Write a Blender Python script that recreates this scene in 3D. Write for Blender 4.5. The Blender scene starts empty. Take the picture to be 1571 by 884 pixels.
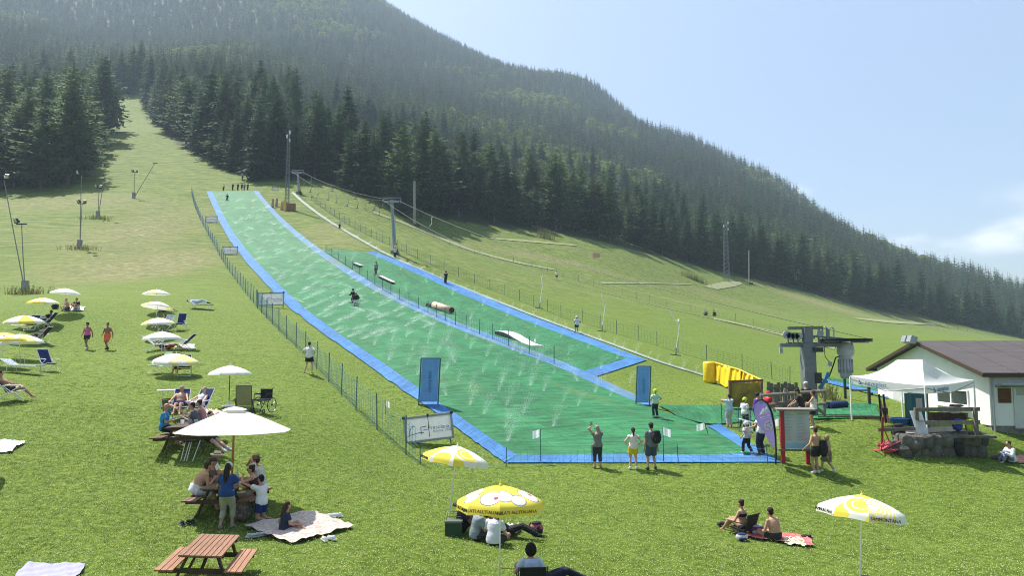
import bpy, bmesh, math, random
import numpy as np
from mathutils import Vector, Matrix, Euler
random.seed(7)
C = bpy.context.scene.collection
scene = bpy.context.scene
R = math.radians

# ------------------------------------------------------------------ camera, sky, sun, exposure
F, U0, V0, EYE = 1135.0, 785.5, 442.0, 4.4        # focal length and centre in photo pixels, eye height in metres
PITCH = math.atan((545 - 442) / F)
cam = bpy.data.objects.new('camera', bpy.data.cameras.new('camera'))
C.objects.link(cam)
cam.location = (0, 0, EYE)
cam.rotation_euler = (math.pi / 2 + PITCH, 0, 0)
cam.data.sensor_width = 36
cam.data.lens = 36 * F / 1571
cam.data.clip_end = 8000
scene.camera = cam
SUN_EL, SUN_AZ = R(59), R(-50)                    # azimuth from +Y towards +X: in front, to the left
sd = Vector((math.sin(SUN_AZ) * math.cos(SUN_EL), math.cos(SUN_AZ) * math.cos(SUN_EL), math.sin(SUN_EL)))
sun = bpy.data.objects.new('sun', bpy.data.lights.new('sun', 'SUN'))
C.objects.link(sun)
sun.data.energy = 5.0
sun.data.angle = R(0.5)
sun.data.color = (1, .95, .87)
sun.rotation_euler = (-sd).to_track_quat('-Z', 'Y').to_euler()
world = bpy.data.worlds.new('World')
scene.world = world
world.use_nodes = True
wn, wl = world.node_tree.nodes, world.node_tree.links
bg = wn['Background']
bg.inputs['Strength'].default_value = 0.105
sky = wn.new('ShaderNodeTexSky')
sky.sky_type = 'NISHITA'
sky.sun_disc = False
sky.sun_elevation = SUN_EL
sky.sun_rotation = SUN_AZ
sky.air_density, sky.dust_density, sky.ozone_density = 1.0, 2.4, 1.0
# a few soft summer clouds low over the valley on the right
tc = wn.new('ShaderNodeTexCoord')
cn = wn.new('ShaderNodeTexNoise'); cn.inputs['Scale'].default_value = 9; cn.inputs['Detail'].default_value = 7
mp = wn.new('ShaderNodeMapping'); mp.inputs['Scale'].default_value = (1, 1, 2.6)
wl.new(tc.outputs['Generated'], mp.inputs['Vector']); wl.new(mp.outputs['Vector'], cn.inputs['Vector'])
def cloud_mask(u, v, ru, rv):
    d = Vector(((u - U0) / F, 1, (545 - v) / F)).normalized()
    s = wn.new('ShaderNodeVectorMath'); s.operation = 'SUBTRACT'; s.inputs[1].default_value = d
    wl.new(tc.outputs['Generated'], s.inputs[0])
    m = wn.new('ShaderNodeVectorMath'); m.operation = 'MULTIPLY'; m.inputs[1].default_value = (F / ru, F / ru, F / rv)
    wl.new(s.outputs[0], m.inputs[0])
    l = wn.new('ShaderNodeVectorMath'); l.operation = 'LENGTH'; wl.new(m.outputs[0], l.inputs[0])
    r = wn.new('ShaderNodeMapRange'); r.inputs['From Min'].default_value = 1.1; r.inputs['From Max'].default_value = 0.0
    wl.new(l.outputs['Value'], r.inputs['Value'])
    return r.outputs[0]
ms = [cloud_mask(*a) for a in ((1530, 362, 150, 42), (1600, 350, 140, 50), (1405, 366, 60, 20), (1225, 290, 40, 20), (1760, 300, 240, 60), (-500, 150, 400, 90))]
acc = ms[0]
for m_ in ms[1:]:
    a_ = wn.new('ShaderNodeMath'); a_.operation = 'MAXIMUM'; wl.new(acc, a_.inputs[0]); wl.new(m_, a_.inputs[1]); acc = a_.outputs[0]
ad = wn.new('ShaderNodeMath'); ad.operation = 'MULTIPLY_ADD'; ad.inputs[1].default_value = 1.3; wl.new(cn.outputs['Fac'], ad.inputs[0])
ad.inputs[2].default_value = -.38
mu = wn.new('ShaderNodeMath'); mu.operation = 'MULTIPLY'; mu.use_clamp = True; wl.new(ad.outputs[0], mu.inputs[0]); wl.new(acc, mu.inputs[1])
mr = wn.new('ShaderNodeMapRange'); mr.interpolation_type = 'SMOOTHSTEP'; mr.inputs['From Min'].default_value = .06; mr.inputs['From Max'].default_value = .42; mr.inputs['To Max'].default_value = .5
wl.new(mu.outputs[0], mr.inputs['Value'])
mixc = wn.new('ShaderNodeMix'); mixc.data_type = 'RGBA'; mixc.inputs['B'].default_value = (8.6, 8.4, 8.5, 1)
wl.new(mr.outputs[0], mixc.inputs['Factor']); wl.new(sky.outputs[0], mixc.inputs['A']); wl.new(mixc.outputs['Result'], bg.inputs['Color'])
scene.view_settings.view_transform = 'Standard'
scene.view_settings.look = 'None'
scene.view_settings.exposure = 0.87
scene.render.engine = 'CYCLES'
scene.cycles.use_denoising = True
scene.cycles.denoising_prefilter = 'NONE'
scene.cycles.filter_width = 1.05
scene.cycles.max_bounces = 6
scene.cycles.transparent_max_bounces = 24
scene.cycles.volume_bounces = 1
scene.cycles.diffuse_bounces = 3

# ------------------------------------------------------------------ terrain as a smooth function
def at(u, v, y):                                   # the point seen at photo pixel (u, v), y metres ahead
    xc, yc = (u - U0) / F, -(v - V0) / F
    cp, sp = math.cos(PITCH), math.sin(PITCH)
    dy, dz = cp - yc * sp, sp + yc * cp
    return Vector((xc * y / dy, y, EYE + dz * y / dy))
CTRL = [  # photo u, v and distance: measured from people, parasols, towers and trees of known size
 (-900,905,12),(-300,900,13),(100,905,15),(310,872,15.6),(768,905,15.4),(1320,915,16.3),(1900,930,16.5),(2600,930,17),
 (350,806,19.4),(560,806,19.6),(687,803,20.6),(1190,840,20.6),(1700,850,20),
 (-200,690,23),(20,690,23),(290,702,23.5),(640,712,29),(775,711,29.6),(985,718,28.6),(1250,725,28),(1330,716,29),(1560,716,30.5),(1750,716,31.5),
 (1290,688,30),(1360,688,30.3),(1350,648,33.5),(1290,650,32.5),(1450,652,34.2),(1510,625,38),(1248,653,32.5),(1130,656,36),(1400,640,38),
 (-300,612,27),(10,617,27.5),(400,634,28.5),(350,624,29.5),(475,572,40),(268,578,36.5),(133,536,45),(250,540,43),(655,560,43),
 (690,640,34.5),(545,585,40),(1000,640,36),(900,582,47),(985,556,55),(1090,587,53),(1090,560,62),(1250,600,45),(1310,600,52),(1360,610,56),
 (245,508,49),(98,478,52),(300,475,56),(38,448,72),(122,381,100),(150,333,126),(205,303,146),(-300,440,72),(-300,330,130),
 (545,471,71),(885,512,71),(684,436,95),(606,390,107),(505,380,106),(400,385,106),(325,310,152),(318,294,163),(388,293,163),(450,300,160),
 (60,296,158),(130,262,185),(172,205,260),(180,152,380),(205,185,330),(260,218,255),(345,262,190),(407,278,176),(470,277,178),(530,292,172),(590,315,167),
 (640,345,165),(770,365,178),(854,430,126),(1083,483,112),(950,450,126),(1210,520,100),(1330,530,105),(1500,530,120),
 (870,374,186),(930,384,192),(1000,402,206),(1060,416,222),(1115,431,236),(1160,440,246),(1250,457,268),(1360,488,300),(1450,502,325),(1571,522,360),(1800,560,400),
 (1040,440,180),(1200,478,190),(1400,500,230),(1050,470,130),
 # below the near wood and up the mountain
 (-100,240,230),(60,190,330),(-300,230,230),(120,110,520),(-300,90,520),(20,60,640),(300,150,380),(420,215,270),
 (520,240,260),(640,272,280),(760,300,275),(870,330,280),(1000,362,290),(1160,405,330),(1300,430,380),(1450,470,450),(1571,500,500),(1900,560,600),
 (180,105,600),(330,90,600),(480,140,520),(640,175,540),(760,205,540),(870,238,520),(1000,285,500),(1100,320,480),(1200,360,470),
 (150,0,1000),(-300,-60,900),(400,0,1000),(560,80,850),(700,140,800),(850,180,760),(1000,240,700),(1100,270,640),
 # the skyline
 (-600,-400,1400),(0,-310,1450),(300,-180,1400),(480,-68,1350),(610,28,1250),(700,76,1200),(770,109,1170),(800,122,1150),(850,120,1120),(905,133,1100),(960,189,1040),
 (1040,231,960),(1060,224,940),(1110,252,900),(1150,270,860),(1200,290,810),(1230,325,770),(1262,354,720),(1330,378,660),(1400,408,620),(1500,438,600),(1571,460,590),(1800,545,620),
 # behind it the ground falls away
 (-600,-200,2300),(0,-100,2300),(480,60,2100),(700,170,1900),(905,220,1700),(1060,300,1450),(1230,390,1150),(1400,450,950),(1571,500,900),(1900,565,900),(2600,600,800),
 (900,400,3000),(0,300,3200),(1571,540,2500),(2600,590,2500),(-2500,300,1500),(-2500,400,300),(-2500,560,60),(2600,620,300),(2600,680,80),(-1200,350,160)]
def _feat(u, v, y):
    p = at(u, v, y)
    return p.x / max(y, 12), math.log(y), (p.z - EYE) / y
_T = np.array([_feat(*c) for c in CTRL])
def _basis(a, l):
    d2 = (a[:, None] * 1.3 - _T[None, :, 0] * 1.3) ** 2 + (l[:, None] - _T[None, :, 1]) ** 2
    return d2 * np.log(np.sqrt(d2) + 1e-9)
n_ = len(_T)
A_ = np.zeros((n_ + 3, n_ + 3))
A_[:n_, :n_] = _basis(_T[:, 0], _T[:, 1]) + np.eye(n_) * 2e-4
A_[:n_, n_] = A_[n_, :n_] = 1
A_[:n_, n_ + 1] = A_[n_ + 1, :n_] = _T[:, 0]
A_[:n_, n_ + 2] = A_[n_ + 2, :n_] = _T[:, 1]
_W = np.linalg.solve(A_, np.concatenate([_T[:, 2], [0, 0, 0]]))
def ground_np(x, y):
    x, y = np.asarray(x, float).ravel(), np.asarray(y, float).ravel()
    yy = np.maximum(y, 12.0)
    a, l = x / yy, np.log(yy)
    out = np.empty_like(x)
    for i in range(0, len(x), 20000):
        s = slice(i, i + 20000)
        out[s] = _basis(a[s], l[s]) @ _W[:n_] + _W[n_] + _W[n_ + 1] * a[s] + _W[n_ + 2] * l[s]
    return EYE + out * yy
def G(x, y):
    return float(ground_np([x], [y])[0])
_LY = np.exp(np.linspace(math.log(9), math.log(900), 330))
def P(u, v, lift=0.0):                             # where the sight line of photo pixel (u, v) meets the ground
    xc, yc = (u - U0) / F, -(v - V0) / F
    cp, sp = math.cos(PITCH), math.sin(PITCH)
    dy, dz = cp - yc * sp, sp + yc * cp
    h = (EYE + dz / dy * _LY) - ground_np(xc / dy * _LY, _LY)
    k = np.nonzero(h < 0)[0]
    if len(k) == 0: k = [int(np.argmin(h))]
    k = max(k[0], 1)
    f = h[k - 1] / max(h[k - 1] - h[k], 1e-9) if h[k] < 0 else 1
    y = _LY[k - 1] + (_LY[k] - _LY[k - 1]) * min(max(f, 0), 1)
    x = xc / dy * y
    return Vector((x, y, G(x, y) + lift))

# ------------------------------------------------------------------ helpers
class MB:                                          # collects simple shapes, then links them as one mesh object
    def __init__(s): s.v, s.f, s.m = [], [], []
    def add(s, vs, fs, mi=0):
        o = len(s.v); s.v.extend([tuple(p) for p in vs]); s.f.extend([tuple(i + o for i in f) for f in fs]); s.m.extend([mi] * len(fs)); return s
    def box(s, c, size, rot=None, mi=0, taper=1.0):
        hx, hy, hz = size[0] / 2, size[1] / 2, size[2] / 2
        vs = [Vector((x * hx * (taper if z > 0 else 1), y * hy * (taper if z > 0 else 1), z * hz)) for z in (-1, 1) for y in (-1, 1) for x in (-1, 1)]
        if rot is not None:
            m = rot if isinstance(rot, Matrix) else Euler(rot).to_matrix()
            vs = [m @ p for p in vs]
        vs = [p + Vector(c) for p in vs]
        return s.add(vs, [(0, 2, 3, 1), (4, 5, 7, 6), (0, 1, 5, 4), (2, 6, 7, 3), (0, 4, 6, 2), (1, 3, 7, 5)], mi)
    def beam(s, a, b, w, h, mi=0, up=(0, 0, 1)):   # rectangular bar from a to b
        a, b = Vector(a), Vector(b); d = (b - a); L = d.length; d.normalize()
        u = Vector(up); r = d.cross(u)
        if r.length < 1e-4: r = d.cross(Vector((0, 1, 0)))
        r.normalize(); u = r.cross(d)
        m = Matrix((r, d, u)).transposed()
        return s.box((a + b) / 2, (w, L, h), m, mi)
    def tube(s, pts, rad, n=8, mi=0, cap=True):
        pts = [Vector(p) for p in pts]
        if not isinstance(rad, (list, tuple)): rad = [rad] * len(pts)
        rings = []; ref = Vector((.31, .17, .93))
        for i, p in enumerate(pts):
            d = (pts[min(i + 1, len(pts) - 1)] - pts[max(i - 1, 0)])
            if d.length < 1e-9: d = Vector((0, 0, 1))
            d.normalize()
            a = d.cross(ref)
            if a.length < .05: a = d.cross(Vector((1, 0, 0)))
            a.normalize(); b = d.cross(a); ref = b.cross(d) if False else ref
            rings.append([p + (a * math.cos(t * 2 * math.pi / n) + b * math.sin(t * 2 * math.pi / n)) * rad[i] for t in range(n)])
        vs = [q for r in rings for q in r]; fs = []
        for i in range(len(rings) - 1):
            for t in range(n):
                u = (t + 1) % n
                fs.append((i * n + t, i * n + u, (i + 1) * n + u, (i + 1) * n + t))
        if cap:
            fs.append(tuple(range(n - 1, -1, -1))); fs.append(tuple((len(rings) - 1) * n + t for t in range(n)))
        return s.add(vs, fs, mi)
    def ell(s, c, r, rot=None, nu=12, nv=8, mi=0):
        vs = [Vector((0, 0, -1))]
        for j in range(1, nv):
            th = math.pi * j / nv - math.pi / 2
            for i in range(nu):
                ph = 2 * math.pi * i / nu
                vs.append(Vector((math.cos(th) * math.cos(ph), math.cos(th) * math.sin(ph), math.sin(th))))
        vs.append(Vector((0, 0, 1)))
        fs = [(0, 1 + (i + 1) % nu, 1 + i) for i in range(nu)]
        for j in range(nv - 2):
            for i in range(nu):
                a = 1 + j * nu + i; b = 1 + j * nu + (i + 1) % nu
                fs.append((a, b, b + nu, a + nu))
        t = len(vs) - 1
        fs += [(t, t - nu + i, t - nu + (i + 1) % nu) for i in range(nu)]
        vs = [Vector((p.x * r[0], p.y * r[1], p.z * r[2])) for p in vs]
        if rot is not None:
            m = rot if isinstance(rot, Matrix) else Euler(rot).to_matrix(); vs = [m @ p for p in vs]
        return s.add([p + Vector(c) for p in vs], fs, mi)
    def lathe(s, prof, n=16, c=(0, 0, 0), mi=0):   # prof: (radius, z)
        c = Vector(c); vs = []
        for r, z in prof:
            vs += [c + Vector((r * math.cos(2 * math.pi * i / n), r * math.sin(2 * math.pi * i / n), z)) for i in range(n)]
        fs = [(j * n + i, j * n + (i + 1) % n, (j + 1) * n + (i + 1) % n, (j + 1) * n + i) for j in range(len(prof) - 1) for i in range(n)]
        return s.add(vs, fs, mi)
    def loft(s, rings, mi=0, cap=True):
        n = len(rings[0]); vs = [q for r in rings for q in r]
        fs = [(j * n + i, j * n + (i + 1) % n, (j + 1) * n + (i + 1) % n, (j + 1) * n + i) for j in range(len(rings) - 1) for i in range(n)]
        if cap: fs += [tuple(range(n - 1, -1, -1)), tuple((len(rings) - 1) * n + i for i in range(n))]
        return s.add(vs, fs, mi)
    def slab(s, poly, t, mi=0):                    # polygon (points in order) given a thickness along its normal
        p = [Vector(q) for q in poly]; n = Vector((0, 0, 0))
        for i in range(len(p)): n += p[i].cross(p[(i + 1) % len(p)])
        n.normalize(); k = len(p)
        vs = [q + n * t / 2 for q in p] + [q - n * t / 2 for q in p]
        fs = [tuple(range(k)), tuple(range(2 * k - 1, k - 1, -1))] + [(i + k, (i + 1) % k + k, (i + 1) % k, i) for i in range(k)]
        return s.add(vs, fs, mi)
    def mesh(s, name, mats, smooth=False):
        me = bpy.data.meshes.new(name); me.from_pydata(s.v, [], s.f)
        for m in (mats if isinstance(mats, (list, tuple)) else [mats]): me.materials.append(m)
        me.polygons.foreach_set('material_index', s.m)
        if smooth: me.polygons.foreach_set('use_smooth', [True] * len(s.f))
        me.update(); return me
    def build(s, name, mats, parent=None, smooth=False, loc=None):
        return link(name, s.mesh(name, mats, smooth), parent, loc)
def link(name, me, parent=None, loc=None, rz=None):
    o = bpy.data.objects.new(name, me); C.objects.link(o)
    if parent is not None: o.parent = parent
    if loc is not None: o.location = loc
    if rz is not None: o.rotation_euler.z = rz
    return o
def tag(o, label, cat, group=None):
    o['label'] = label; o['category'] = cat
    if group: o['group'] = group
    return o
def empty(name, label, cat, loc, rz=0, group=None):
    o = bpy.data.objects.new(name, None); C.objects.link(o); o.location = loc; o.rotation_euler.z = rz
    o.empty_display_size = .2
    return tag(o, label, cat, group)
def copy_tree(o, parent=None):
    c = o.copy(); C.objects.link(c)
    if parent is not None: c.parent = parent
    for ch in o.children: copy_tree(ch, c)
    return c
def structure(o): o['kind'] = 'structure'; return o

def mat(name, col, rough=.8, var=.12, scale=4.0, spec=.3, metal=0.0, bump=0.0, bscale=40.0, trans=0.0, stretch=None, rnd=0.0, col2=None, sheen=0.0):
    m = bpy.data.materials.new(name); m.use_nodes = True
    n, l = m.node_tree.nodes, m.node_tree.links; b = n['Principled BSDF']
    b.inputs['Roughness'].default_value = rough; b.inputs['Specular IOR Level'].default_value = spec; b.inputs['Metallic'].default_value = metal
    t = n.new('ShaderNodeTexCoord'); mpn = n.new('ShaderNodeMapping'); l.new(t.outputs['Object'], mpn.inputs['Vector'])
    if stretch: mpn.inputs['Scale'].default_value = stretch
    no = n.new('ShaderNodeTexNoise'); no.inputs['Scale'].default_value = scale; no.inputs['Detail'].default_value = 6; no.inputs['Roughness'].default_value = .65
    l.new(mpn.outputs[0], no.inputs['Vector'])
    cr = n.new('ShaderNodeValToRGB'); c = Vector(col[:3])
    a = col2 if col2 else tuple(c * (1 - var)); z = tuple(c * (1 + var)) if not col2 else tuple(c)
    cr.color_ramp.elements[0].position = .32; cr.color_ramp.elements[1].position = .68
    cr.color_ramp.elements[0].color = (*a, 1); cr.color_ramp.elements[1].color = (*z, 1)
    l.new(no.outputs['Fac'], cr.inputs['Fac']); out = cr.outputs['Color']
    if rnd:
        oi = n.new('ShaderNodeObjectInfo'); hs = n.new('ShaderNodeHueSaturation'); r1 = n.new('ShaderNodeMapRange')
        r1.inputs['To Min'].default_value = 1 - rnd; r1.inputs['To Max'].default_value = 1 + rnd
        l.new(oi.outputs['Random'], r1.inputs['Value']); l.new(r1.outputs[0], hs.inputs['Value']); l.new(out, hs.inputs['Color']); out = hs.outputs['Color']
    l.new(out, b.inputs['Base Color'])
    if bump:
        n2 = n.new('ShaderNodeTexNoise'); n2.inputs['Scale'].default_value = bscale; n2.inputs['Detail'].default_value = 5; l.new(mpn.outputs[0], n2.inputs['Vector'])
        bp = n.new('ShaderNodeBump'); bp.inputs['Strength'].default_value = bump; bp.inputs['Distance'].default_value = .05
        l.new(n2.outputs['Fac'], bp.inputs['Height']); l.new(bp.outputs[0], b.inputs['Normal'])
    if trans:
        tr = n.new('ShaderNodeBsdfTranslucent'); l.new(out, tr.inputs['Color']); mx = n.new('ShaderNodeMixShader'); mx.inputs[0].default_value = trans
        l.new(b.outputs[0], mx.inputs[1]); l.new(tr.outputs[0], mx.inputs[2]); l.new(mx.outputs[0], n['Material Output'].inputs['Surface'])
    return m

# ------------------------------------------------------------------ meadow and mountain: one ground sheet out to the horizon
NX, ys_ = 330, []
y_ = -70.0
while y_ < 9: ys_.append(y_); y_ += 8 if y_ < 0 else 1.2
y_ = 9.0
while y_ < 3200: ys_.append(y_); y_ *= 1.0165 if y_ < 420 else 1.028
ys_ = np.array(ys_); ss_ = np.linspace(-1, 1, NX); ss_ = np.sign(ss_) * (0.42 * np.abs(ss_) + .58 * np.abs(ss_) ** 3)
YY = np.repeat(ys_, NX); XX = np.tile(ss_, len(ys_)) * np.maximum(YY, 12) * 2.4
ZZ = ground_np(XX, YY)
LB = [at(*c) for c in ((-900,330,130),(-300,300,150),(0,297,157),(60,296,158),(88,296,158),(112,282,168),(138,255,192),(155,222,228),(161,190,280),(158,150,390))]
RB = [at(*c) for c in ((218,148,392),(234,186,326),(264,212,264),(300,238,222),(335,256,196),(372,274,180),(405,278,176),(440,274,177),(470,277,178),(530,292,172),(590,315,167),
      (640,345,165),(700,352,171),(770,364,178),(870,374,186),(930,384,192),(1000,402,206),(1060,416,222),(1115,429,236),(1160,440,246),(1250,457,268),(1360,488,300),(1450,502,325),(1571,522,360),(1900,575,420),(2600,640,500))]
MEADOW = np.array([(p.x, p.y) for p in LB + RB] + [(1500, 300), (1500, -200), (-1500, -200), (-1500, 100)])
def inside(x, y, poly=MEADOW):
    x, y = np.asarray(x), np.asarray(y); r = np.zeros(x.shape, bool); n = len(poly)
    for i in range(n):
        x0, y0 = poly[i]; x1, y1 = poly[(i + 1) % n]
        c = (y0 > y) != (y1 > y)
        r ^= c & (x < (x1 - x0) * (y - y0) / (y1 - y0 + 1e-12) + x0)
    return r
me = bpy.data.meshes.new('meadow_ground')
ny = len(ys_); ii = np.arange((ny - 1) * (NX - 1)); r0 = ii // (NX - 1) * NX + ii % (NX - 1)
quads = np.stack([r0, r0 + 1, r0 + NX + 1, r0 + NX], 1)
me.from_pydata(np.stack([XX, YY, ZZ], 1).tolist(), [], quads.tolist())
me.polygons.foreach_set('use_smooth', np.ones(len(quads), bool))
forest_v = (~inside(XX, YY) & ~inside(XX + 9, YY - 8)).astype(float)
def blob(u, v, rx, ry, w=1.0):
    p = P(u, v); return w * np.exp(-((XX - p.x) / rx) ** 2 - ((YY - p.y) / ry) ** 2)
dry = sum(blob(*b) for b in ((235,350,9,22,.9),(190,405,9,16,.8),(60,360,18,14,.45),(60,310,30,14,.6),(150,310,20,12,.5),(265,405,5,14,.9),(120,420,16,9,.3),
    (505,352,5,14,.9),(530,372,6,8,.7),(960,560,8,3,.35),(1070,470,7,7,.6),(1090,450,14,9,.5),(880,384,14,5,.6),(800,385,16,6,.35),(1330,487,26,7,.7),(1230,500,9,4,.3),(1250,462,26,10,.9),(1450,505,40,9,1.),
    (985,395,20,6,.4),(150,220,12,40,.25),(250,250,12,25,.25),(880,445,25,2.5,.8),(960,425,25,2,.8),(1010,455,22,2.5,.9),(1180,475,22,2.5,.9),(1110,462,25,3,.8),(1230,492,25,2.5,.9),(850,400,22,2.5,.9),(790,392,18,2,.8),(1150,508,9,1.5,.8),(1290,475,20,10,.9),(1370,492,20,10,.9)))
YELL = np.clip((YY - 30) / 70, 0, 1) * np.clip((ZZ - 2) / 18, 0, 1)
for nm, arr in (('forest', forest_v), ('dry', np.clip(dry * .6, 0, 1)), ('high', YELL)):
    a = me.attributes.new(nm, 'FLOAT', 'POINT'); a.data.foreach_set('value', arr.astype(np.float32))
def meadow_material():
    m = bpy.data.materials.new('meadow_turf'); m.use_nodes = True; n, l = m.node_tree.nodes, m.node_tree.links; b = n['Principled BSDF']
    b.inputs['Roughness'].default_value = .85; b.inputs['Specular IOR Level'].default_value = .15
    t = n.new('ShaderNodeTexCoord')
    def noise(sc, det=6, st=None, rough=.6):
        o = n.new('ShaderNodeTexNoise'); o.inputs['Scale'].default_value = sc; o.inputs['Detail'].default_value = det; o.inputs['Roughness'].default_value = rough
        if st:
            q = n.new('ShaderNodeMapping'); q.inputs['Scale'].default_value = st; l.new(t.outputs['Object'], q.inputs['Vector']); l.new(q.outputs[0], o.inputs['Vector'])
        else: l.new(t.outputs['Object'], o.inputs['Vector'])
        return o.outputs['Fac']
    def ramp(f, stops):
        c = n.new('ShaderNodeValToRGB'); e = c.color_ramp.elements
        while len(e) < len(stops): e.new(.5)
        for q, (p, col) in zip(e, stops): q.position = p; q.color = (*col, 1)
        l.new(f, c.inputs['Fac']); return c.outputs['Color']
    def mix(f, a, c, mode='MIX'):
        q = n.new('ShaderNodeMix'); q.data_type = 'RGBA'; q.blend_type = mode
        if isinstance(f, float): q.inputs['Factor'].default_value = f
        else: l.new(f, q.inputs['Factor'])
        l.new(a, q.inputs['A']); l.new(c, q.inputs['B']) if not isinstance(c, tuple) else setattr(q.inputs['B'], 'default_value', (*c, 1)); return q.outputs['Result']
    def math_(op, a, c, clamp=False):
        q = n.new('ShaderNodeMath'); q.operation = op; q.use_clamp = clamp
        for i, z in enumerate((a, c)):
            if isinstance(z, (int, float)): q.inputs[i].default_value = z
            else: l.new(z, q.inputs[i])
        return q.outputs[0]
    def attr(nm): q = n.new('ShaderNodeAttribute'); q.attribute_name = nm; return q.outputs['Fac']
    lawn = ramp(noise(9, 8, None, .75), [(.40, GRASS_D), (.52, GRASS_M), (.64, GRASS_L)])
    lawn = mix(math_('MULTIPLY', noise(.35, 4), .35), lawn, ramp(noise(2.2, 6), [(.42, (.075, .125, .014)), (.60, (.185, .22, .038))]))
    high = ramp(noise(1.0, 10, (.22, 2.2, 2.2), .82), [(.42, (.038, .080, .009)), (.51, (.105, .155, .026)), (.59, (.26, .265, .09))])
    high = mix(math_('MULTIPLY', noise(.09, 5), .45), high, ramp(noise(.5, 8), [(.44, (.055, .120, .014)), (.57, (.165, .195, .045))]))
    hf = math_('ADD', attr('high'), math_('MULTIPLY', math_('SUBTRACT', noise(.06, 5), .5), .7), True)
    col = mix(hf, lawn, high)
    dr = ramp(noise(1.6, 8, (.6, 2.6, 1), .7), [(.40, (.085, .105, .03)), (.52, (.19, .18, .075)), (.62, (.36, .32, .18))])
    df = math_('MULTIPLY', attr('dry'), math_('MULTIPLY_ADD', noise(.5, 7, (.6, 2.2, 1), .75), 1.0), True)
    dfr = n.new('ShaderNodeMapRange'); dfr.inputs['From Min'].default_value = .2; dfr.inputs['From Max'].default_value = .75; dfr.inputs['To Max'].default_value = .8; l.new(df, dfr.inputs['Value'])
    col = mix(dfr.outputs[0], col, dr)
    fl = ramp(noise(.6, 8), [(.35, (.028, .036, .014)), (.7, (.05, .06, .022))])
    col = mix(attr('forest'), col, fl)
    l.new(col, b.inputs['Base Color'])
    bp = n.new('ShaderNodeBump'); bp.inputs['Strength'].default_value = .55; bp.inputs['Distance'].default_value = .09
    l.new(math_('ADD', noise(22, 8, None, .75), math_('MULTIPLY', noise(2.5, 5), 1.6)), bp.inputs['Height']); l.new(bp.outputs[0], b.inputs['Normal'])
    return m
GRASS_D, GRASS_M, GRASS_L = (.052, .100, .011), (.122, .190, .025), (.245, .305, .062)
me.materials.append(meadow_material())
structure(link('meadow_ground', me))

# ------------------------------------------------------------------ conifers
def needle_mat(name, c1, c2, trans=.4, rnd=.38):
    return mat(name, c1, rough=.75, col2=c2, scale=.55, spec=.15, trans=trans, rnd=rnd)
M_SPRUCE = needle_mat('spruce_needles', (.078, .130, .062), (.034, .064, .036))
M_LARCH = needle_mat('larch_needles', (.125, .180, .078), (.060, .100, .044), .35)
M_LEAF = needle_mat('beech_leaves', (.22, .28, .06), (.10, .15, .03), .35)
M_BARK = mat('conifer_bark', (.12, .09, .065), var=.4, scale=3, bump=.5, bscale=9)
def conifer(seed, h, rad, nw, nb, nseg, droop, bare=.06, shape=.85, ragged=.25):
    rnd = random.Random(seed); cr = MB()
    for w in range(nw):
        t = (w + rnd.random() * .7) / nw
        z = h * (bare + (1 - bare) * t ** .92)
        prof = (1 - t) ** shape * min(1, .45 + t * 3.2)
        n = max(3, round(nb * (.5 + .5 * (1 - t))))
        a0 = rnd.random() * 6.28
        for k in range(n):
            a = a0 + 6.283 * k / n + rnd.uniform(-.35, .35)
            L = (rad * prof + .18) * rnd.uniform(1 - ragged * 1.6, 1 + ragged)
            dx, dy = math.cos(a), math.sin(a); px, py = -dy, dx
            up0 = rnd.uniform(-.05, .3) - droop * (1 - t)
            prev = None
            for s_ in range(nseg + 1):
                q = s_ / nseg; r_ = L * q
                zz = z + r_ * up0 - droop * .5 * L * q * q + .14 * L * q ** 3
                c = (dx * r_, dy * r_, zz)
                wd = max(.05, L * (.27 + .1 * rnd.random()) * (1 - q) ** .7 * (.45 + .9 * min(1, q * 3)))
                hang = wd * rnd.uniform(.35, .9)
                lft = (c[0] + px * wd + dx * .3 * wd, c[1] + py * wd + dy * .3 * wd, zz - hang)
                rgt = (c[0] - px * wd + dx * .3 * wd, c[1] - py * wd + dy * .3 * wd, zz - hang * rnd.uniform(.6, 1.2))
                if prev:
                    pc, pl, pr = prev
                    mid = lambda A, B, f: tuple(A[i] + (B[i] - A[i]) * f for i in range(3))
                    cr.add([pc, c, mid(pl, lft, rnd.uniform(.35, .8))], [(0, 1, 2)])
                    cr.add([pc, mid(pr, rgt, rnd.uniform(.35, .8)), c], [(0, 1, 2)])
                    if nseg > 2: 
                        g = wd * rnd.uniform(.5, 1.1)
                        cr.add([pc, c, (c[0] * .55 + pc[0] * .45, c[1] * .55 + pc[1] * .45, zz - g)], [(0, 1, 2)])
                prev = (c, lft, rgt)
    cr.tube([(0, 0, h * .93), (0, 0, h * 1.0)], [.09, .012], 4)
    tr = MB().tube([(0, 0, -.6), (0, 0, h * .02), (0, 0, h * .5), (0, 0, h * .95)], [h * .017, h * .0135, h * .008, .03], 7)
    return cr, tr
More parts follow.
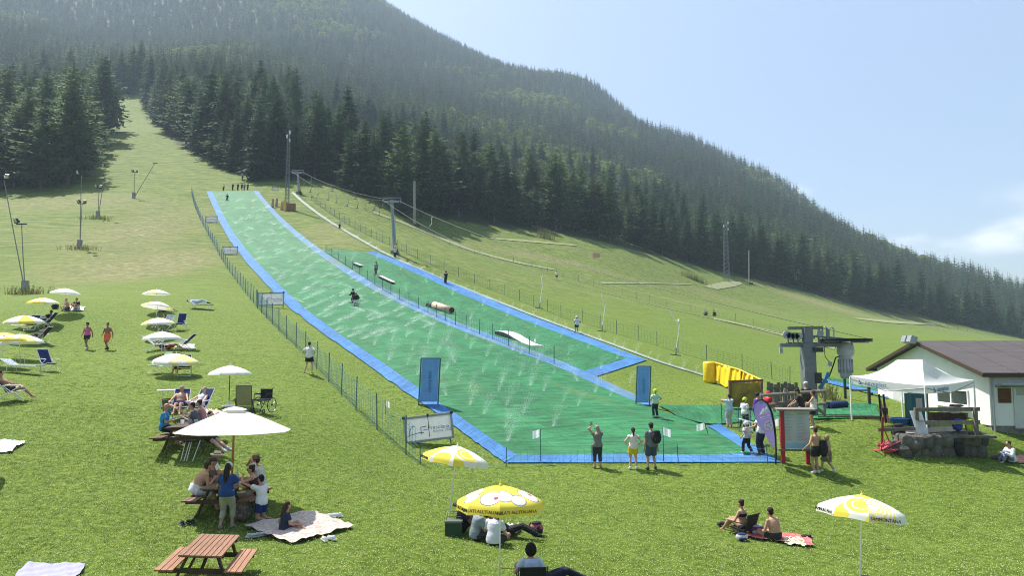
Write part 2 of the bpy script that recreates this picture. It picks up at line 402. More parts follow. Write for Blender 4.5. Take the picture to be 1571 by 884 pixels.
def broadleaf(seed, h, rad, ncl, nl, leaf):
    rnd = random.Random(seed); cr = MB()
    for i in range(ncl):
        a, b_ = rnd.random() * 6.28, rnd.uniform(-.6, 1)
        rr = rad * rnd.uniform(.45, .8)
        c = Vector((math.cos(a) * rr * math.sqrt(max(0, 1 - b_ * b_)), math.sin(a) * rr * math.sqrt(max(0, 1 - b_ * b_)), h * .58 + b_ * h * .3))
        cl = rad * rnd.uniform(.3, .5)
        for k in range(nl):
            d = Vector((rnd.gauss(0, 1), rnd.gauss(0, 1), rnd.gauss(0, 1) + .25)).normalized()
            p = c + d * cl * rnd.uniform(.55, 1.05); u = d.orthogonal().normalized(); u.rotate(Matrix.Rotation(rnd.random() * 6.28, 3, d)); v = (d + Vector((rnd.uniform(-.8, .8),) * 3)).cross(u).normalized(); s_ = leaf * rnd.uniform(.6, 1.3)
            cr.add([p - u * s_, p - v * s_ * .6, p + u * s_, p + v * s_ * .7], [(0, 1, 2, 3)])
    tr = MB().tube([(0, 0, -.5), (0, 0, h * .3), (.05 * rad, 0, h * .7)], [h * .025, h * .018, h * .008], 7)
    for i in range(5):
        a = i * 1.26 + rnd.random(); tr.tube([(0, 0, h * (.28 + .07 * i)), (math.cos(a) * rad * .5, math.sin(a) * rad * .5, h * (.5 + .06 * i))], [h * .009, h * .003], 5)
    return cr, tr
SPR = [conifer(10 + i, 24 + 1.5 * (i % 3), (5.2, 6.4, 4.6, 5.7, 6.0, 5.0)[i], 34, 10, 4, (.42, .5, .36, .45, .3, .55)[i], (.05, .04, .1, .05, .03, .16)[i], (.68, .80, .6, .7, .95, .55)[i], (.22, .3, .2, .35, .25, .4)[i]) for i in range(6)]
LAR = [conifer(30 + i, 23 + 1.5 * i, (6.0, 6.8, 5.6)[i], 30, 8, 4, .22, .1, .62, .38) for i in range(3)]
NEAR = []
for i, (cr_, tr_) in enumerate(SPR): NEAR.append((cr_.mesh('spruce_crown', M_SPRUCE), tr_.mesh('trunk', M_BARK), 24 + 1.5 * (i % 3)))
for i, (cr_, tr_) in enumerate(LAR): NEAR.append((cr_.mesh('larch_crown', M_LARCH), tr_.mesh('trunk', M_BARK), 23 + 1.5 * i))
rng = np.random.default_rng(5)
# jittered grid of stems over everything that is not meadow
def stems(x0, x1, y0, y1, st):
    gx, gy = np.meshgrid(np.arange(x0, x1, st), np.arange(y0, y1, st)); gx, gy = gx.ravel(), gy.ravel()
    return np.stack([gx + rng.uniform(-.48, .48, len(gx)) * st, gy + rng.uniform(-.48, .48, len(gy)) * st], 1)
near_p = stems(-330, 520, 130, 470, 5.4)
far_p = stems(-1250, 1100, 470, 1500, 7.6)
k_ = (np.abs(far_p[:, 0]) < .86 * far_p[:, 1]); far_p = far_p[k_]
k_ = (np.abs(near_p[:, 0]) < .9 * near_p[:, 1]) & ~inside(near_p[:, 0], near_p[:, 1]) & ~(inside(near_p[:, 0] + 12, near_p[:, 1] - 10) & (near_p[:, 0] > -.12 * near_p[:, 1])); near_p = near_p[k_]
uu_ = U0 + F * near_p[:, 0] / near_p[:, 1]; near_p = near_p[~((near_p[:, 1] > 268 + .32 * np.maximum(0, uu_ - 840)) & (near_p[:, 1] < 385) & (uu_ > 500) & (uu_ < 1130))]
far_p = far_p[~inside(far_p[:, 0], far_p[:, 1])]
allp = np.concatenate([near_p, far_p]); az = ground_np(allp[:, 0], allp[:, 1]); hs = rng.uniform(.62, 1.14, len(allp)) * np.where(allp[:, 1] > 470, .80, np.where(allp[:, 0] > -.3 * allp[:, 1], .83, 1.0))
# leave out stems that nothing of which shows from around the camera (behind the skyline or sunk behind nearer wood)
aa = allp[:, 0] / allp[:, 1]; bins = np.clip(((aa + .9) / 1.8 * 600).astype(int), 0, 599)
order = np.argsort(allp[:, 1]); hor = np.full(600, -9.0); keep = np.zeros(len(allp), bool); vis = np.zeros(len(allp))
for i in order:
    y0 = allp[i, 1]; top = (az[i] + 24 * hs[i] - EYE) / y0; b0 = bins[i]; w_ = max(1, int(3.0 / y0 * 333))
    sl = slice(max(0, b0 - w_), b0 + w_ + 1); hv = hor[sl].min()
    vis[i] = top - max(hv, (az[i] - EYE) / y0)
    keep[i] = top > hv - .004
    if y0 > 1450 or (y0 > 400 and az[i] < 0): keep[i] = False
    low = (az[i] + 24 * hs[i] * .72 - EYE) / y0
    hor[sl] = np.maximum(hor[sl], low)
allp, az, hs, vis = allp[keep], az[keep], hs[keep], vis[keep]
pr = np.argsort(-(vis * (allp[:, 1] < 470)))
near_idx = [i for i in pr if abs(allp[i, 0] / allp[i, 1]) < .71][:296]
is_near = np.zeros(len(allp), bool); is_near[near_idx] = True
print('TREES', len(allp), 'nearest kept', len(near_idx), 'to distance', round(float(allp[near_idx, 1].max())))
def larchy(x, y): return (math.sin(x * .045 + 1.3) + math.sin(y * .06 + x * .021) + rng.uniform(-1.3, 1.3)) > .35
for i in near_idx:
    x, y = allp[i]; u = U0 + F * x / y; lar = larchy(x, y)
    v = (6 + rng.integers(3)) if lar else rng.integers(6)
    cm, tm, hh = NEAR[v]
    zone = 'dark stand left of the grassy run' if u < 185 else 'wood right of the run and above the lift' if u < 480 else 'dark wall of forest behind the lift towers' if u < 900 else 'forest edge beyond the lattice mast' if u < 1250 else 'forest sloping down to the right'
    kind = 'pale green feathery larch' if lar else 'dark green spruce'
    o = empty('larch_tree' if lar else 'spruce_tree', '%s in the %s' % (kind, zone), 'tree', (x, y, az[i] - .2), rng.uniform(0, 6.28), '%ss of the %s' % (kind, zone))
    s_ = hs[i] * rng.uniform(.92, 1.06); w_ = s_ * rng.uniform(.98, 1.32); o.scale = (w_, w_, s_)
    link('crown', cm, o); link('trunk', tm, o)
# the remaining wood is one mass of instanced trees, cheaper shapes, far up the mountain
protos = []
def proto(mb, tr, m): 
    q = MB(); q.add(mb.v, mb.f, 0); q.add(tr.v, tr.f, 1); o = bpy.data.objects.new('far_tree_shape', q.mesh('far_tree_shape', [m, M_BARK])); protos.append(o)
for i in range(4): proto(*conifer(50 + i, 24, 4.4 + .4 * i, 15, 6, 3, .4, .04, .8), M_SPRUCE)
for i in range(2): proto(*conifer(60 + i, 22, 5.4, 13, 6, 3, .2, .08, .6, .35), M_LARCH)
for i in range(2): proto(*broadleaf(70 + i, 15, 6, 16, 26, .95), M_LEAF)
pc = bpy.data.collections.new('tree_shapes')
for o in protos: pc.objects.link(o)
fi = np.nonzero(~is_near)[0]; fx, fy, fz = allp[fi, 0], allp[fi, 1], az[fi]
patch = np.sin(fx * .021 + 1) + np.sin(fy * .017 + fx * .008) + np.sin(fx * .043 - fy * .03) * .7 + rng.uniform(-.9, .9, len(fi))
idx = np.where(patch > 1.6, 6 + rng.integers(0, 2, len(fi)), np.where(patch > .75, 4 + rng.integers(0, 2, len(fi)), rng.integers(0, 4, len(fi))))
def points_object(name, co, attrs, coll, mat_slots):
    me = bpy.data.meshes.new(name); me.from_pydata(co.tolist(), [], [])
    for nm, tp, arr in attrs:
        a = me.attributes.new(nm, tp, 'POINT'); a.data.foreach_set('value', arr)
    o = link(name, me); o['kind'] = 'stuff'
    ng = bpy.data.node_groups.new(name, 'GeometryNodeTree')
    ng.interface.new_socket('Geometry', in_out='INPUT', socket_type='NodeSocketGeometry'); ng.interface.new_socket('Geometry', in_out='OUTPUT', socket_type='NodeSocketGeometry')
    n, l = ng.nodes, ng.links; gi, go = n.new('NodeGroupInput'), n.new('NodeGroupOutput')
    ci = n.new('GeometryNodeCollectionInfo'); ci.inputs['Collection'].default_value = coll; ci.inputs['Separate Children'].default_value = True; ci.inputs['Reset Children'].default_value = True
    ip = n.new('GeometryNodeInstanceOnPoints'); ip.inputs['Pick Instance'].default_value = True
    def at_(nm, tp): q = n.new('GeometryNodeInputNamedAttribute'); q.data_type = tp; q.inputs['Name'].default_value = nm; return q.outputs['Attribute']
    l.new(gi.outputs[0], ip.inputs['Points']); l.new(ci.outputs[0], ip.inputs['Instance']); l.new(at_('pick', 'INT'), ip.inputs['Instance Index'])
    sv = n.new('ShaderNodeCombineXYZ'); w, h = at_('wide', 'FLOAT'), at_('tall', 'FLOAT')
    l.new(w, sv.inputs[0]); l.new(w, sv.inputs[1]); l.new(h, sv.inputs[2]); l.new(sv.outputs[0], ip.inputs['Scale'])
    rv = n.new('ShaderNodeCombineXYZ'); l.new(at_('turn', 'FLOAT'), rv.inputs[2]); l.new(rv.outputs[0], ip.inputs['Rotation'])
    l.new(ip.outputs[0], go.inputs[0])
    md = o.modifiers.new('scatter', 'NODES'); md.node_group = ng
    return o
points_object('mountain_forest', np.stack([fx, fy, fz - .3], 1), [('pick', 'INT', idx.astype(np.int32)), ('tall', 'FLOAT', (hs[fi] * np.where(idx > 5, .95, 1)).astype(np.float32)),
    ('wide', 'FLOAT', (hs[fi] * rng.uniform(.85, 1.3, len(fi))).astype(np.float32)), ('turn', 'FLOAT', rng.uniform(0, 6.28, len(fi)).astype(np.float32))], pc, None)

# ------------------------------------------------------------------ shared materials
def paint(name, col, rough=.45, **k): return mat(name, col, rough, var=k.pop('var', .06), **k)
WHITE = paint('white_paint', (.78, .78, .76)); STEEL = paint('galvanised_steel', (.30, .31, .32), .5, metal=.5, var=.2, scale=6); DARK = paint('dark_metal', (.035, .037, .04), .5)
BLACK = paint('black_cloth', (.018, .018, .02), .85, var=.3); NAVY = paint('navy_cloth', (.016, .03, .11), .85, var=.2); RUBBER = paint('rubber', (.02, .02, .02), .8)
def mat_sheet(name, c1, c2, tile, worn=None, wf=.0):  # brush matting in tiles: bristle streaks, joints and worn places, on the sheet's own metres
    m = bpy.data.materials.new(name); m.use_nodes = True; n, l = m.node_tree.nodes, m.node_tree.links; b = n['Principled BSDF']; b.inputs['Roughness'].default_value = .7; b.inputs['Specular IOR Level'].default_value = .22
    t = n.new('ShaderNodeTexCoord')
    def ns(sc, st, det=6): q = n.new('ShaderNodeMapping'); q.inputs['Scale'].default_value = st; l.new(t.outputs['UV'], q.inputs['Vector']); o = n.new('ShaderNodeTexNoise'); o.inputs['Scale'].default_value = sc; o.inputs['Detail'].default_value = det; o.inputs['Roughness'].default_value = .7; l.new(q.outputs[0], o.inputs['Vector']); return o.outputs['Fac']
    def rp(f, stops):
        r = n.new('ShaderNodeValToRGB'); r.color_ramp.elements[0].position, r.color_ramp.elements[1].position = stops[0][0], stops[1][0]; r.color_ramp.elements[0].color, r.color_ramp.elements[1].color = (*stops[0][1], 1), (*stops[1][1], 1); l.new(f, r.inputs['Fac']); return r.outputs['Color']
    def mx(f, a, c, mode='MIX'):
        q = n.new('ShaderNodeMix'); q.data_type = 'RGBA'; q.blend_type = mode
        if isinstance(f, float): q.inputs['Factor'].default_value = f
        else: l.new(f, q.inputs['Factor'])
        l.new(a, q.inputs['A'])
        if isinstance(c, tuple): q.inputs['B'].default_value = (*c, 1)
        else: l.new(c, q.inputs['B'])
        return q.outputs['Result']
    col = rp(ns(1.0, (.6, 3.4, 1), 10), ((.44, c2), (.56, c1))); col = mx(.45, col, rp(ns(2.2, (.7, 4.5, 1), 8), ((.43, c2), (.57, c1)))); col = mx(.3, col, rp(ns(.35, (1, .6, 1), 7), ((.40, c2), (.60, c1))))
    br = n.new('ShaderNodeTexBrick'); br.inputs['Scale'].default_value = 1; br.inputs['Brick Width'].default_value, br.inputs['Row Height'].default_value = tile; br.inputs['Mortar Size'].default_value = .035; br.inputs['Mortar Smooth'].default_value = .6
    br.inputs['Color1'].default_value = (.80, .80, .80, 1); br.inputs['Color2'].default_value = (1.15, 1.15, 1.15, 1); br.inputs['Mortar'].default_value = (.62, .62, .62, 1); l.new(t.outputs['UV'], br.inputs['Vector']); col = mx(.8, col, br.outputs['Color'], 'MULTIPLY')
    if worn: w = rp(ns(.28, (1, .35, 1), 9), ((.56 - wf, (0, 0, 0)), (.72 - wf, (.75, .75, .75)))); col = mx(w, col, worn)
    l.new(col, b.inputs['Base Color']); bp = n.new('ShaderNodeBump'); bp.inputs['Strength'].default_value = .8; bp.inputs['Distance'].default_value = .06; l.new(ns(3.0, (1, 4, 1), 8), bp.inputs['Height']); l.new(bp.outputs[0], b.inputs['Normal']); return m
GREEN = mat_sheet('green_ski_mat', (.038, .235, .086), (.005, .082, .030), (2.0, 1.0), (.12, .16, .045), -.01)
BLUE = mat_sheet('blue_ski_mat', (.07, .24, .52), (.03, .12, .31), (.6, 1.2), (.05, .12, .22), -.03)
POSTB = paint('blue_grey_post', (.045, .11, .16), .6); NETM = paint('net_cord', (.10, .23, .25), .8); NETG = paint('green_net_cord', (.06, .17, .10), .8)
PLANK = mat('plank_lit_copy', (.36, .195, .12), .7, col2=(.22, .11, .065), scale=3, stretch=(9, .8, 3), rnd=.16, bump=.3, bscale=30)  # lit copy of the table planks, a lighter brown for the sun
DKWOOD = mat('dark_stained_wood', (.075, .045, .03), .75, var=.35, scale=4); GREYWOOD = mat('weathered_wood', (.24, .21, .18), .85, col2=(.13, .115, .10), scale=4, stretch=(6, 6, .7), rnd=.2)
PANEL = paint('white_banner', (.80, .82, .84), .55, trans=.55); GREYF = paint('grey_aluminium', (.34, .36, .38), .45, metal=.3)
BLUEINK = paint('blue_print', (.05, .22, .46), .6); GREYINK = paint('grey_print', (.25, .29, .33), .6); BLACKINK = paint('dark_print', (.02, .02, .03), .6); TEALINK = paint('pale_blue_print', (.22, .42, .56), .6)
PW = mat('parasol_white', (.80, .80, .76), .8, var=.04, trans=.3); PY = mat('parasol_yellow', (.88, .74, .10), .8, var=.06, trans=.3)
def decal_mat(name, base, shapes):                 # flat print: soft discs and rings (x, y, r_in, r_out, colour) in the panel's own coordinates
    m = mat(name, base, .8, var=.03, trans=.3); n, l = m.node_tree.nodes, m.node_tree.links; ramp = [q for q in n if q.type == 'VALTORGB'][0]
    users = [k.to_socket for k in ramp.outputs['Color'].links]; t = [q for q in n if q.type == 'TEX_COORD'][0]; col = ramp.outputs['Color']
    for x, y, ri, ro, c in shapes:
        s = n.new('ShaderNodeVectorMath'); s.operation = 'MULTIPLY_ADD'; s.inputs[1].default_value = (1, 1, 0); s.inputs[2].default_value = (-x, -y, 0); l.new(t.outputs['Object'], s.inputs[0])
        g = n.new('ShaderNodeVectorMath'); g.operation = 'LENGTH'; l.new(s.outputs[0], g.inputs[0])
        a = n.new('ShaderNodeMath'); a.operation = 'GREATER_THAN'; a.inputs[1].default_value = ri; l.new(g.outputs['Value'], a.inputs[0])
        b = n.new('ShaderNodeMath'); b.operation = 'LESS_THAN'; b.inputs[1].default_value = ro; l.new(g.outputs['Value'], b.inputs[0])
        p = n.new('ShaderNodeMath'); p.operation = 'MULTIPLY'; l.new(a.outputs[0], p.inputs[0]); l.new(b.outputs[0], p.inputs[1])
        x_ = n.new('ShaderNodeMix'); x_.data_type = 'RGBA'; l.new(p.outputs[0], x_.inputs['Factor']); l.new(col, x_.inputs['A']); x_.inputs['B'].default_value = (*c, 1); col = x_.outputs['Result']
    for u_ in users: l.new(col, u_)
    return m
YEL, WHT, GRY, RED_ = (.88, .74, .10), (.82, .82, .80), (.2, .2, .24), (.75, .08, .10)
PWR = decal_mat('parasol_white_rings', WHT, [(.62, -.12, .10 + .075 * k, .137 + .075 * k, (.85, .72, .20)) for k in range(5)] + [(.62, -.12, .06, .075, (.55, .57, .62))])
PYA = decal_mat('parasol_yellow_arc', YEL, [(.55, .12, .30, .36, WHT), (.55, .12, .17, .2, WHT), (.95, 0, 0, .08, WHT)])
PWD = decal_mat('parasol_white_disc', WHT, [(.84, 0, 0, .24, YEL)])
PYB = decal_mat('parasol_yellow_blob', YEL, [(.60, .05, 0, .235, GRY), (.60, .05, 0, .215, WHT), (.60, .16, 0, .05, RED_)])
PYC = decal_mat('parasol_yellow_blob', YEL, [(.52, -.14, 0, .20, GRY), (.68, .12, 0, .17, GRY), (.52, -.14, 0, .18, WHT), (.68, .12, 0, .15, WHT)])
def bw(mb, name, mats, parent=None, smooth=False):  # mesh given in world coordinates, hung under a thing that stands elsewhere
    o = Vector((0, 0, 0)); p = parent
    while p is not None: o += p.location; p = p.parent
    mb.v = [tuple(Vector(v) - o) for v in mb.v]
    return mb.build(name, mats, parent, smooth)
def dg(): return bpy.context.evaluated_depsgraph_get()
def lettering(txt, size, m, parent, mtx, name='lettering', depth=.004):
    cu = bpy.data.curves.new('lettering', 'FONT'); cu.body = txt; cu.size = size; cu.align_x = 'CENTER'; cu.align_y = 'CENTER'; cu.extrude = depth; cu.resolution_u = 3
    o = bpy.data.objects.new('tmp', cu); C.objects.link(o); d = dg(); me = bpy.data.meshes.new_from_object(o.evaluated_get(d)); bpy.data.objects.remove(o)
    me.materials.clear(); me.materials.append(m); q = link(name, me, parent); q.matrix_local = mtx; return q
def resample(pts, n):
    p = np.array(pts, float); d = np.concatenate([[0], np.cumsum(np.hypot(*np.diff(p, axis=0).T))]); t = np.linspace(0, d[-1], n)
    return np.stack([np.interp(t, d, p[:, 0]), np.interp(t, d, p[:, 1])], 1)
def smooth_px(pts, n, k=9):
    q = resample(pts, n); s = q.copy()
    for _ in range(k): s[1:-1] = (s[:-2] + 2 * s[1:-1] + s[2:]) / 4
    return s

# ------------------------------------------------------------------ the dry ski slope: plastic mats laid on the turf
def strip(name, A, B, na, nb, m, lift=.03):
    pa, pb = [P(*q) for q in smooth_px(A, na)], [P(*q) for q in smooth_px(B, na)]; jr = random.Random(na); pa = [q + Vector((jr.gauss(0, .035), jr.gauss(0, .05), 0)) for q in pa] if 'edge' in name and nb == 4 else pa
    xs, ys = [], []
    for i in range(na):
        for j in range(nb):
            q = pa[i].lerp(pb[i], j / (nb - 1)); xs.append(q.x); ys.append(q.y)
    z = ground_np(xs, ys) + lift + np.array(ys) * .0007
    mb = MB().add(list(zip(xs, ys, z.tolist())), [(i * nb + j, i * nb + j + 1, (i + 1) * nb + j + 1, (i + 1) * nb + j) for i in range(na - 1) for j in range(nb - 1)])
    o = mb.build(name, m, None, True); structure(o); cl = [0.0]
    for i in range(1, na): cl.append(cl[-1] + ((pa[i] - pa[i - 1]).length + (pb[i] - pb[i - 1]).length) / 2)
    uv = o.data.uv_layers.new(name='UVMap'); vi = np.zeros(len(o.data.loops), np.int32); o.data.loops.foreach_get('vertex_index', vi)
    ii_, jj_ = vi // nb, vi % nb; wd = np.array([(pb[i] - pa[i]).length for i in range(na)]); uv.data.foreach_set('uv', np.stack([jj_ / (nb - 1) * wd[ii_], np.array(cl)[ii_]], 1).astype(np.float32).ravel()); return o
ML_OUT = [(317, 294), (328, 322), (343, 355), (366, 390), (397, 425), (437, 468), (497, 514), (557, 556), (618, 600), (668, 634), (700, 657), (738, 686), (775, 712)]
ML_IN = [(325, 294), (338, 322), (356, 355), (382, 390), (415, 425), (459, 468), (520, 514), (580, 553), (643, 598), (695, 634), (728, 657), (760, 680), (793, 700)]
MR_IN = [(388, 293), (410, 322), (440, 353), (477, 383), (518, 412), (560, 440), (618, 469), (698, 505), (780, 536), (848, 561), (896, 583), (940, 603), (985, 622)]
MR_OUT = [(395, 293), (418, 322), (451, 353), (490, 383), (533, 411), (578, 438), (638, 467), (718, 502), (800, 532), (868, 558), (915, 579), (958, 599), (1010, 624)]
strip('ski_slope_mat', ML_IN, MR_IN + [(1040, 641), (1085, 655), (1152, 697)], 90, 26, GREEN)
strip('blue_edge_mat', ML_OUT, ML_IN, 90, 4, BLUE)
WORN = mat_sheet('worn_blue_mat', (.09, .24, .50), (.06, .16, .30), (.6, 1.2), (.15, .19, .06), .08)
strip('blue_edge_mat', MR_IN, MR_OUT, 80, 3, WORN)
strip('blue_edge_mat', [(775, 712), (1198, 711)], [(793, 700), (1152, 697)], 40, 3, BLUE)
strip('blue_edge_mat', [(1085, 655), (1152, 697)], [(1104, 652), (1198, 711)], 20, 3, BLUE)
strip('snow_park_mat', [(490, 383), (533, 411), (578, 438), (638, 467), (718, 502), (800, 532), (868, 558), (897, 571)], [(562, 388), (628, 416), (700, 449), (780, 483), (870, 517), (962, 551)], 60, 14, GREEN)
strip('blue_edge_mat', [(562, 388), (628, 416), (700, 449), (780, 483), (870, 517), (962, 551)], [(575, 387), (642, 413), (718, 446), (800, 481), (895, 516), (992, 554)], 60, 3, BLUE)
strip('blue_edge_mat', [(897, 571), (962, 551)], [(915, 579), (992, 554)], 16, 3, BLUE)
strip('landing_mat', [(1010, 624), (1110, 625), (1200, 622), (1345, 621)], [(1040, 641), (1085, 655), (1170, 646), (1352, 643)], 40, 8, GREEN, .045)
strip('side_slope_mat', [(1268, 580), (1366, 594)], [(1276, 585), (1362, 606)], 12, 5, GREEN)
strip('blue_edge_mat', [(1250, 580), (1276, 585), (1362, 606)], [(1249, 584), (1290, 594), (1362, 613)], 14, 3, BLUE, .032)
TRACKM = mat('wet_tow_track', (.30, .36, .35), .6, col2=(.15, .20, .09), scale=1.2, stretch=(.7, .7, 1))
TOW = [(448, 296), (460, 308), (478, 322), (505, 341), (545, 364), (590, 390), (620, 403), (665, 424), (720, 446), (800, 478), (880, 508), (950, 533), (1010, 556), (1080, 577)]
strip('tow_track', [(u - 1.2, v + .9) for u, v in TOW], [(u + 1.8, v - 1.0) for u, v in TOW], 80, 3, TRACKM, .02)
ROADM = mat('gravel_track', (.29, .29, .18), .9, col2=(.13, .18, .04), scale=.9)
for A, B in (([(922, 433.5), (1000, 434.5), (1060, 436.5)], [(924, 435.8), (1000, 436), (1060, 437.6)]), ([(1310, 488), (1370, 493), (1440, 497)], [(1312, 490), (1368, 497), (1440, 500)]), ([(750, 365), (800, 368), (885, 376)], [(752, 367), (798, 371), (885, 378)]),
             ([(574, 325), (640, 348), (720, 383), (800, 404), (850, 413)], [(572, 327), (638, 351), (718, 386), (798, 406), (850, 415)]), ([(1095, 488), (1180, 507), (1282, 533)], [(1094, 490), (1178, 510), (1280, 537)]), ([(1080, 440), (1108, 433), (1135, 433)], [(1100, 445), (1130, 440), (1140, 436)])):
    strip('gravel_path', A, B, 24, 3, ROADM, .0)

# ------------------------------------------------------------------ safety nets and wire fences
def along(px, step):
    w = [P(*q) for q in smooth_px(px, max(12, len(px) * 6), 4)]; d = [0]
    for a, b in zip(w, w[1:]): d.append(d[-1] + (b - a).length)
    n = max(2, round(d[-1] / step)); t = np.linspace(0, d[-1], n + 1); x = np.interp(t, d, [p.x for p in w]); y = np.interp(t, d, [p.y for p in w]); z = ground_np(x, y)
    return [Vector(q) for q in zip(x, y, z)]
def net_fence(name, px, h, label, cat, every, rows, fine, post_m, net_m, pr=.022, cr=.005, lean=.0, post_extra=.12):
    pts = along(px, fine); o = empty(name, label, cat, pts[0]); rnd = random.Random(len(px)); posts = [i for i in range(0, len(pts), every)]
    for i in posts:
        p = pts[i]; l_ = Vector((rnd.uniform(-.05, .05), rnd.uniform(-.05, .05), h + post_extra))
        bw(MB().tube([p - Vector((0, 0, .15)), p + l_], pr + .00012 * p.y, 6), 'post', post_m, o)
    nt = MB()
    def sag(i): k = i % every; f = k / every; return -.10 * h * 4 * f * (1 - f)
    for r in range(rows):
        f = r / (rows - 1); th = cr + .00009 * pts[0].y * 0
        for i in range(len(pts) - 1):
            a, b = pts[i], pts[i + 1]; k = cr + a.y * .00006
            za, zb = .06 + (h + sag(i) * f - .06) * f, .06 + (h + sag((i + 1) if (i + 1) % every else 0) * f - .06) * f
            nt.tube([a + Vector((0, 0, za)), b + Vector((0, 0, zb))], k, 3, cap=False)
    for i in range(len(pts) - 1):
        if i % every: nt.tube([pts[i] + Vector((0, 0, .05)), pts[i] + Vector((0, 0, h + sag(i)))], cr + pts[i].y * .00005, 3, cap=False)
    bw(nt, 'net', net_m, o); return o
LN = [(294, 298), (299, 320), (311, 345), (327, 375), (345, 408), (366, 437), (395, 474), (429, 510), (464, 543), (511, 594), (543, 627), (589, 669), (641, 713)]
net_fence('safety_net', LN[6:], 1.42, 'blue-green safety net on posts beside the white banner nearest the lawn', 'safety net', 10, 9, .27, POSTB, NETM)
net_fence('safety_net', LN[:7], 1.35, 'far upper safety net climbing the left side of the slope past three banners', 'safety net', 5, 6, .6, POSTB, NETM, .02, .003)
net_fence('safety_net', [(500, 389), (545, 418), (580, 442), (612, 461), (647, 477), (685, 495), (733, 513), (792, 537), (850, 560)], 1.15, 'sagging green net dividing the main slope from the snow park', 'safety net', 8, 7, .35, POSTB, NETG, .022, .004)
net_fence('safety_net', [(478, 308), (530, 344), (580, 369), (642, 397), (700, 424), (784, 457), (834, 476), (861, 488), (904, 498), (938, 511), (980, 522), (1029, 538), (1087, 555), (1150, 572), (1215, 592)], 1.3, 'long green net right of the tow track, ending at the yellow crash mats', 'safety net', 6, 7, .55, POSTB, NETG, .02, .004)
net_fence('safety_net', [(645, 713), (760, 718), (830, 714), (900, 713), (1019, 712), (1100, 712), (1190, 714)], .62, 'low pale net along the blue bottom edge of the slope', 'safety net', 12, 4, .28, POSTB, NETM, .012, .003)
WIREW = paint('fence_wire', (.20, .19, .17), .8); STAKE = GREYWOOD
net_fence('wire_fence', [(560, 322), (640, 356), (720, 389), (801, 406), (860, 424), (924, 443), (1025, 473), (1106, 485), (1180, 508), (1210, 520)], 1.0, 'low wire fence on thin stakes following the gravel track across the meadow', 'fence', 5, 3, .8, STAKE, WIREW, .02, .004)
net_fence('wire_fence', [(1155, 438), (1200, 447), (1250, 457), (1300, 468), (1360, 482), (1440, 500), (1560, 522)], 1.1, 'thin stake fence along the crest below the right-hand forest', 'fence', 4, 3, 1.6, STAKE, WIREW, .025, .004)
net_fence('safety_net', [(1108, 655), (1150, 668), (1196, 712)], 1.0, 'short green net beside the purple feather flag', 'safety net', 7, 7, .26, POSTB, NETG, .018, .004)

# little white marker flags on stakes
def marker(u, v, h, label, tilt=0, w=.34, fl=1):
    p = P(u, v); o = empty('marker_flag', label, 'marker flag', p, 0, None)
    MB().tube([(0, 0, -.1), (tilt * h, 0, h)], .016, 6).build('stake', POSTB, o)
    f = MB(); c = Vector((tilt * h, 0, h)); n = 5
    vs = [c + Vector((fl * w * i / n, .03 * math.sin(i * 1.7), -.30 * j - .02 * i)) for j in (0, 1) for i in range(n + 1)]
    f.add(vs, [(i, i + 1, n + 2 + i, n + 1 + i) for i in range(n)]); f.build('flag', PANEL, o)
marker(829, 710, 1.30, 'small white flag on a stake at the bottom edge left of the spectators', 0, .30, -1)
marker(1018, 710, 1.35, 'small white flag on a stake behind the man with the black backpack', 0, .30, 1)
marker(1088, 668, .55, 'tilted white square flag on the grass beside the blue mat corner', -.35, .36, -1)
marker(1043, 500, .9, 'tiny white flag on the net far behind the yellow crash mats', 0, .4, -1)
marker(592, 636, .65, 'white rag tied to the net post by the big banner', .0, .16, 1)
marker(1197, 680, 1.0, 'white paper notice on a thin stake between feather flag and board', 0, .34, -1)

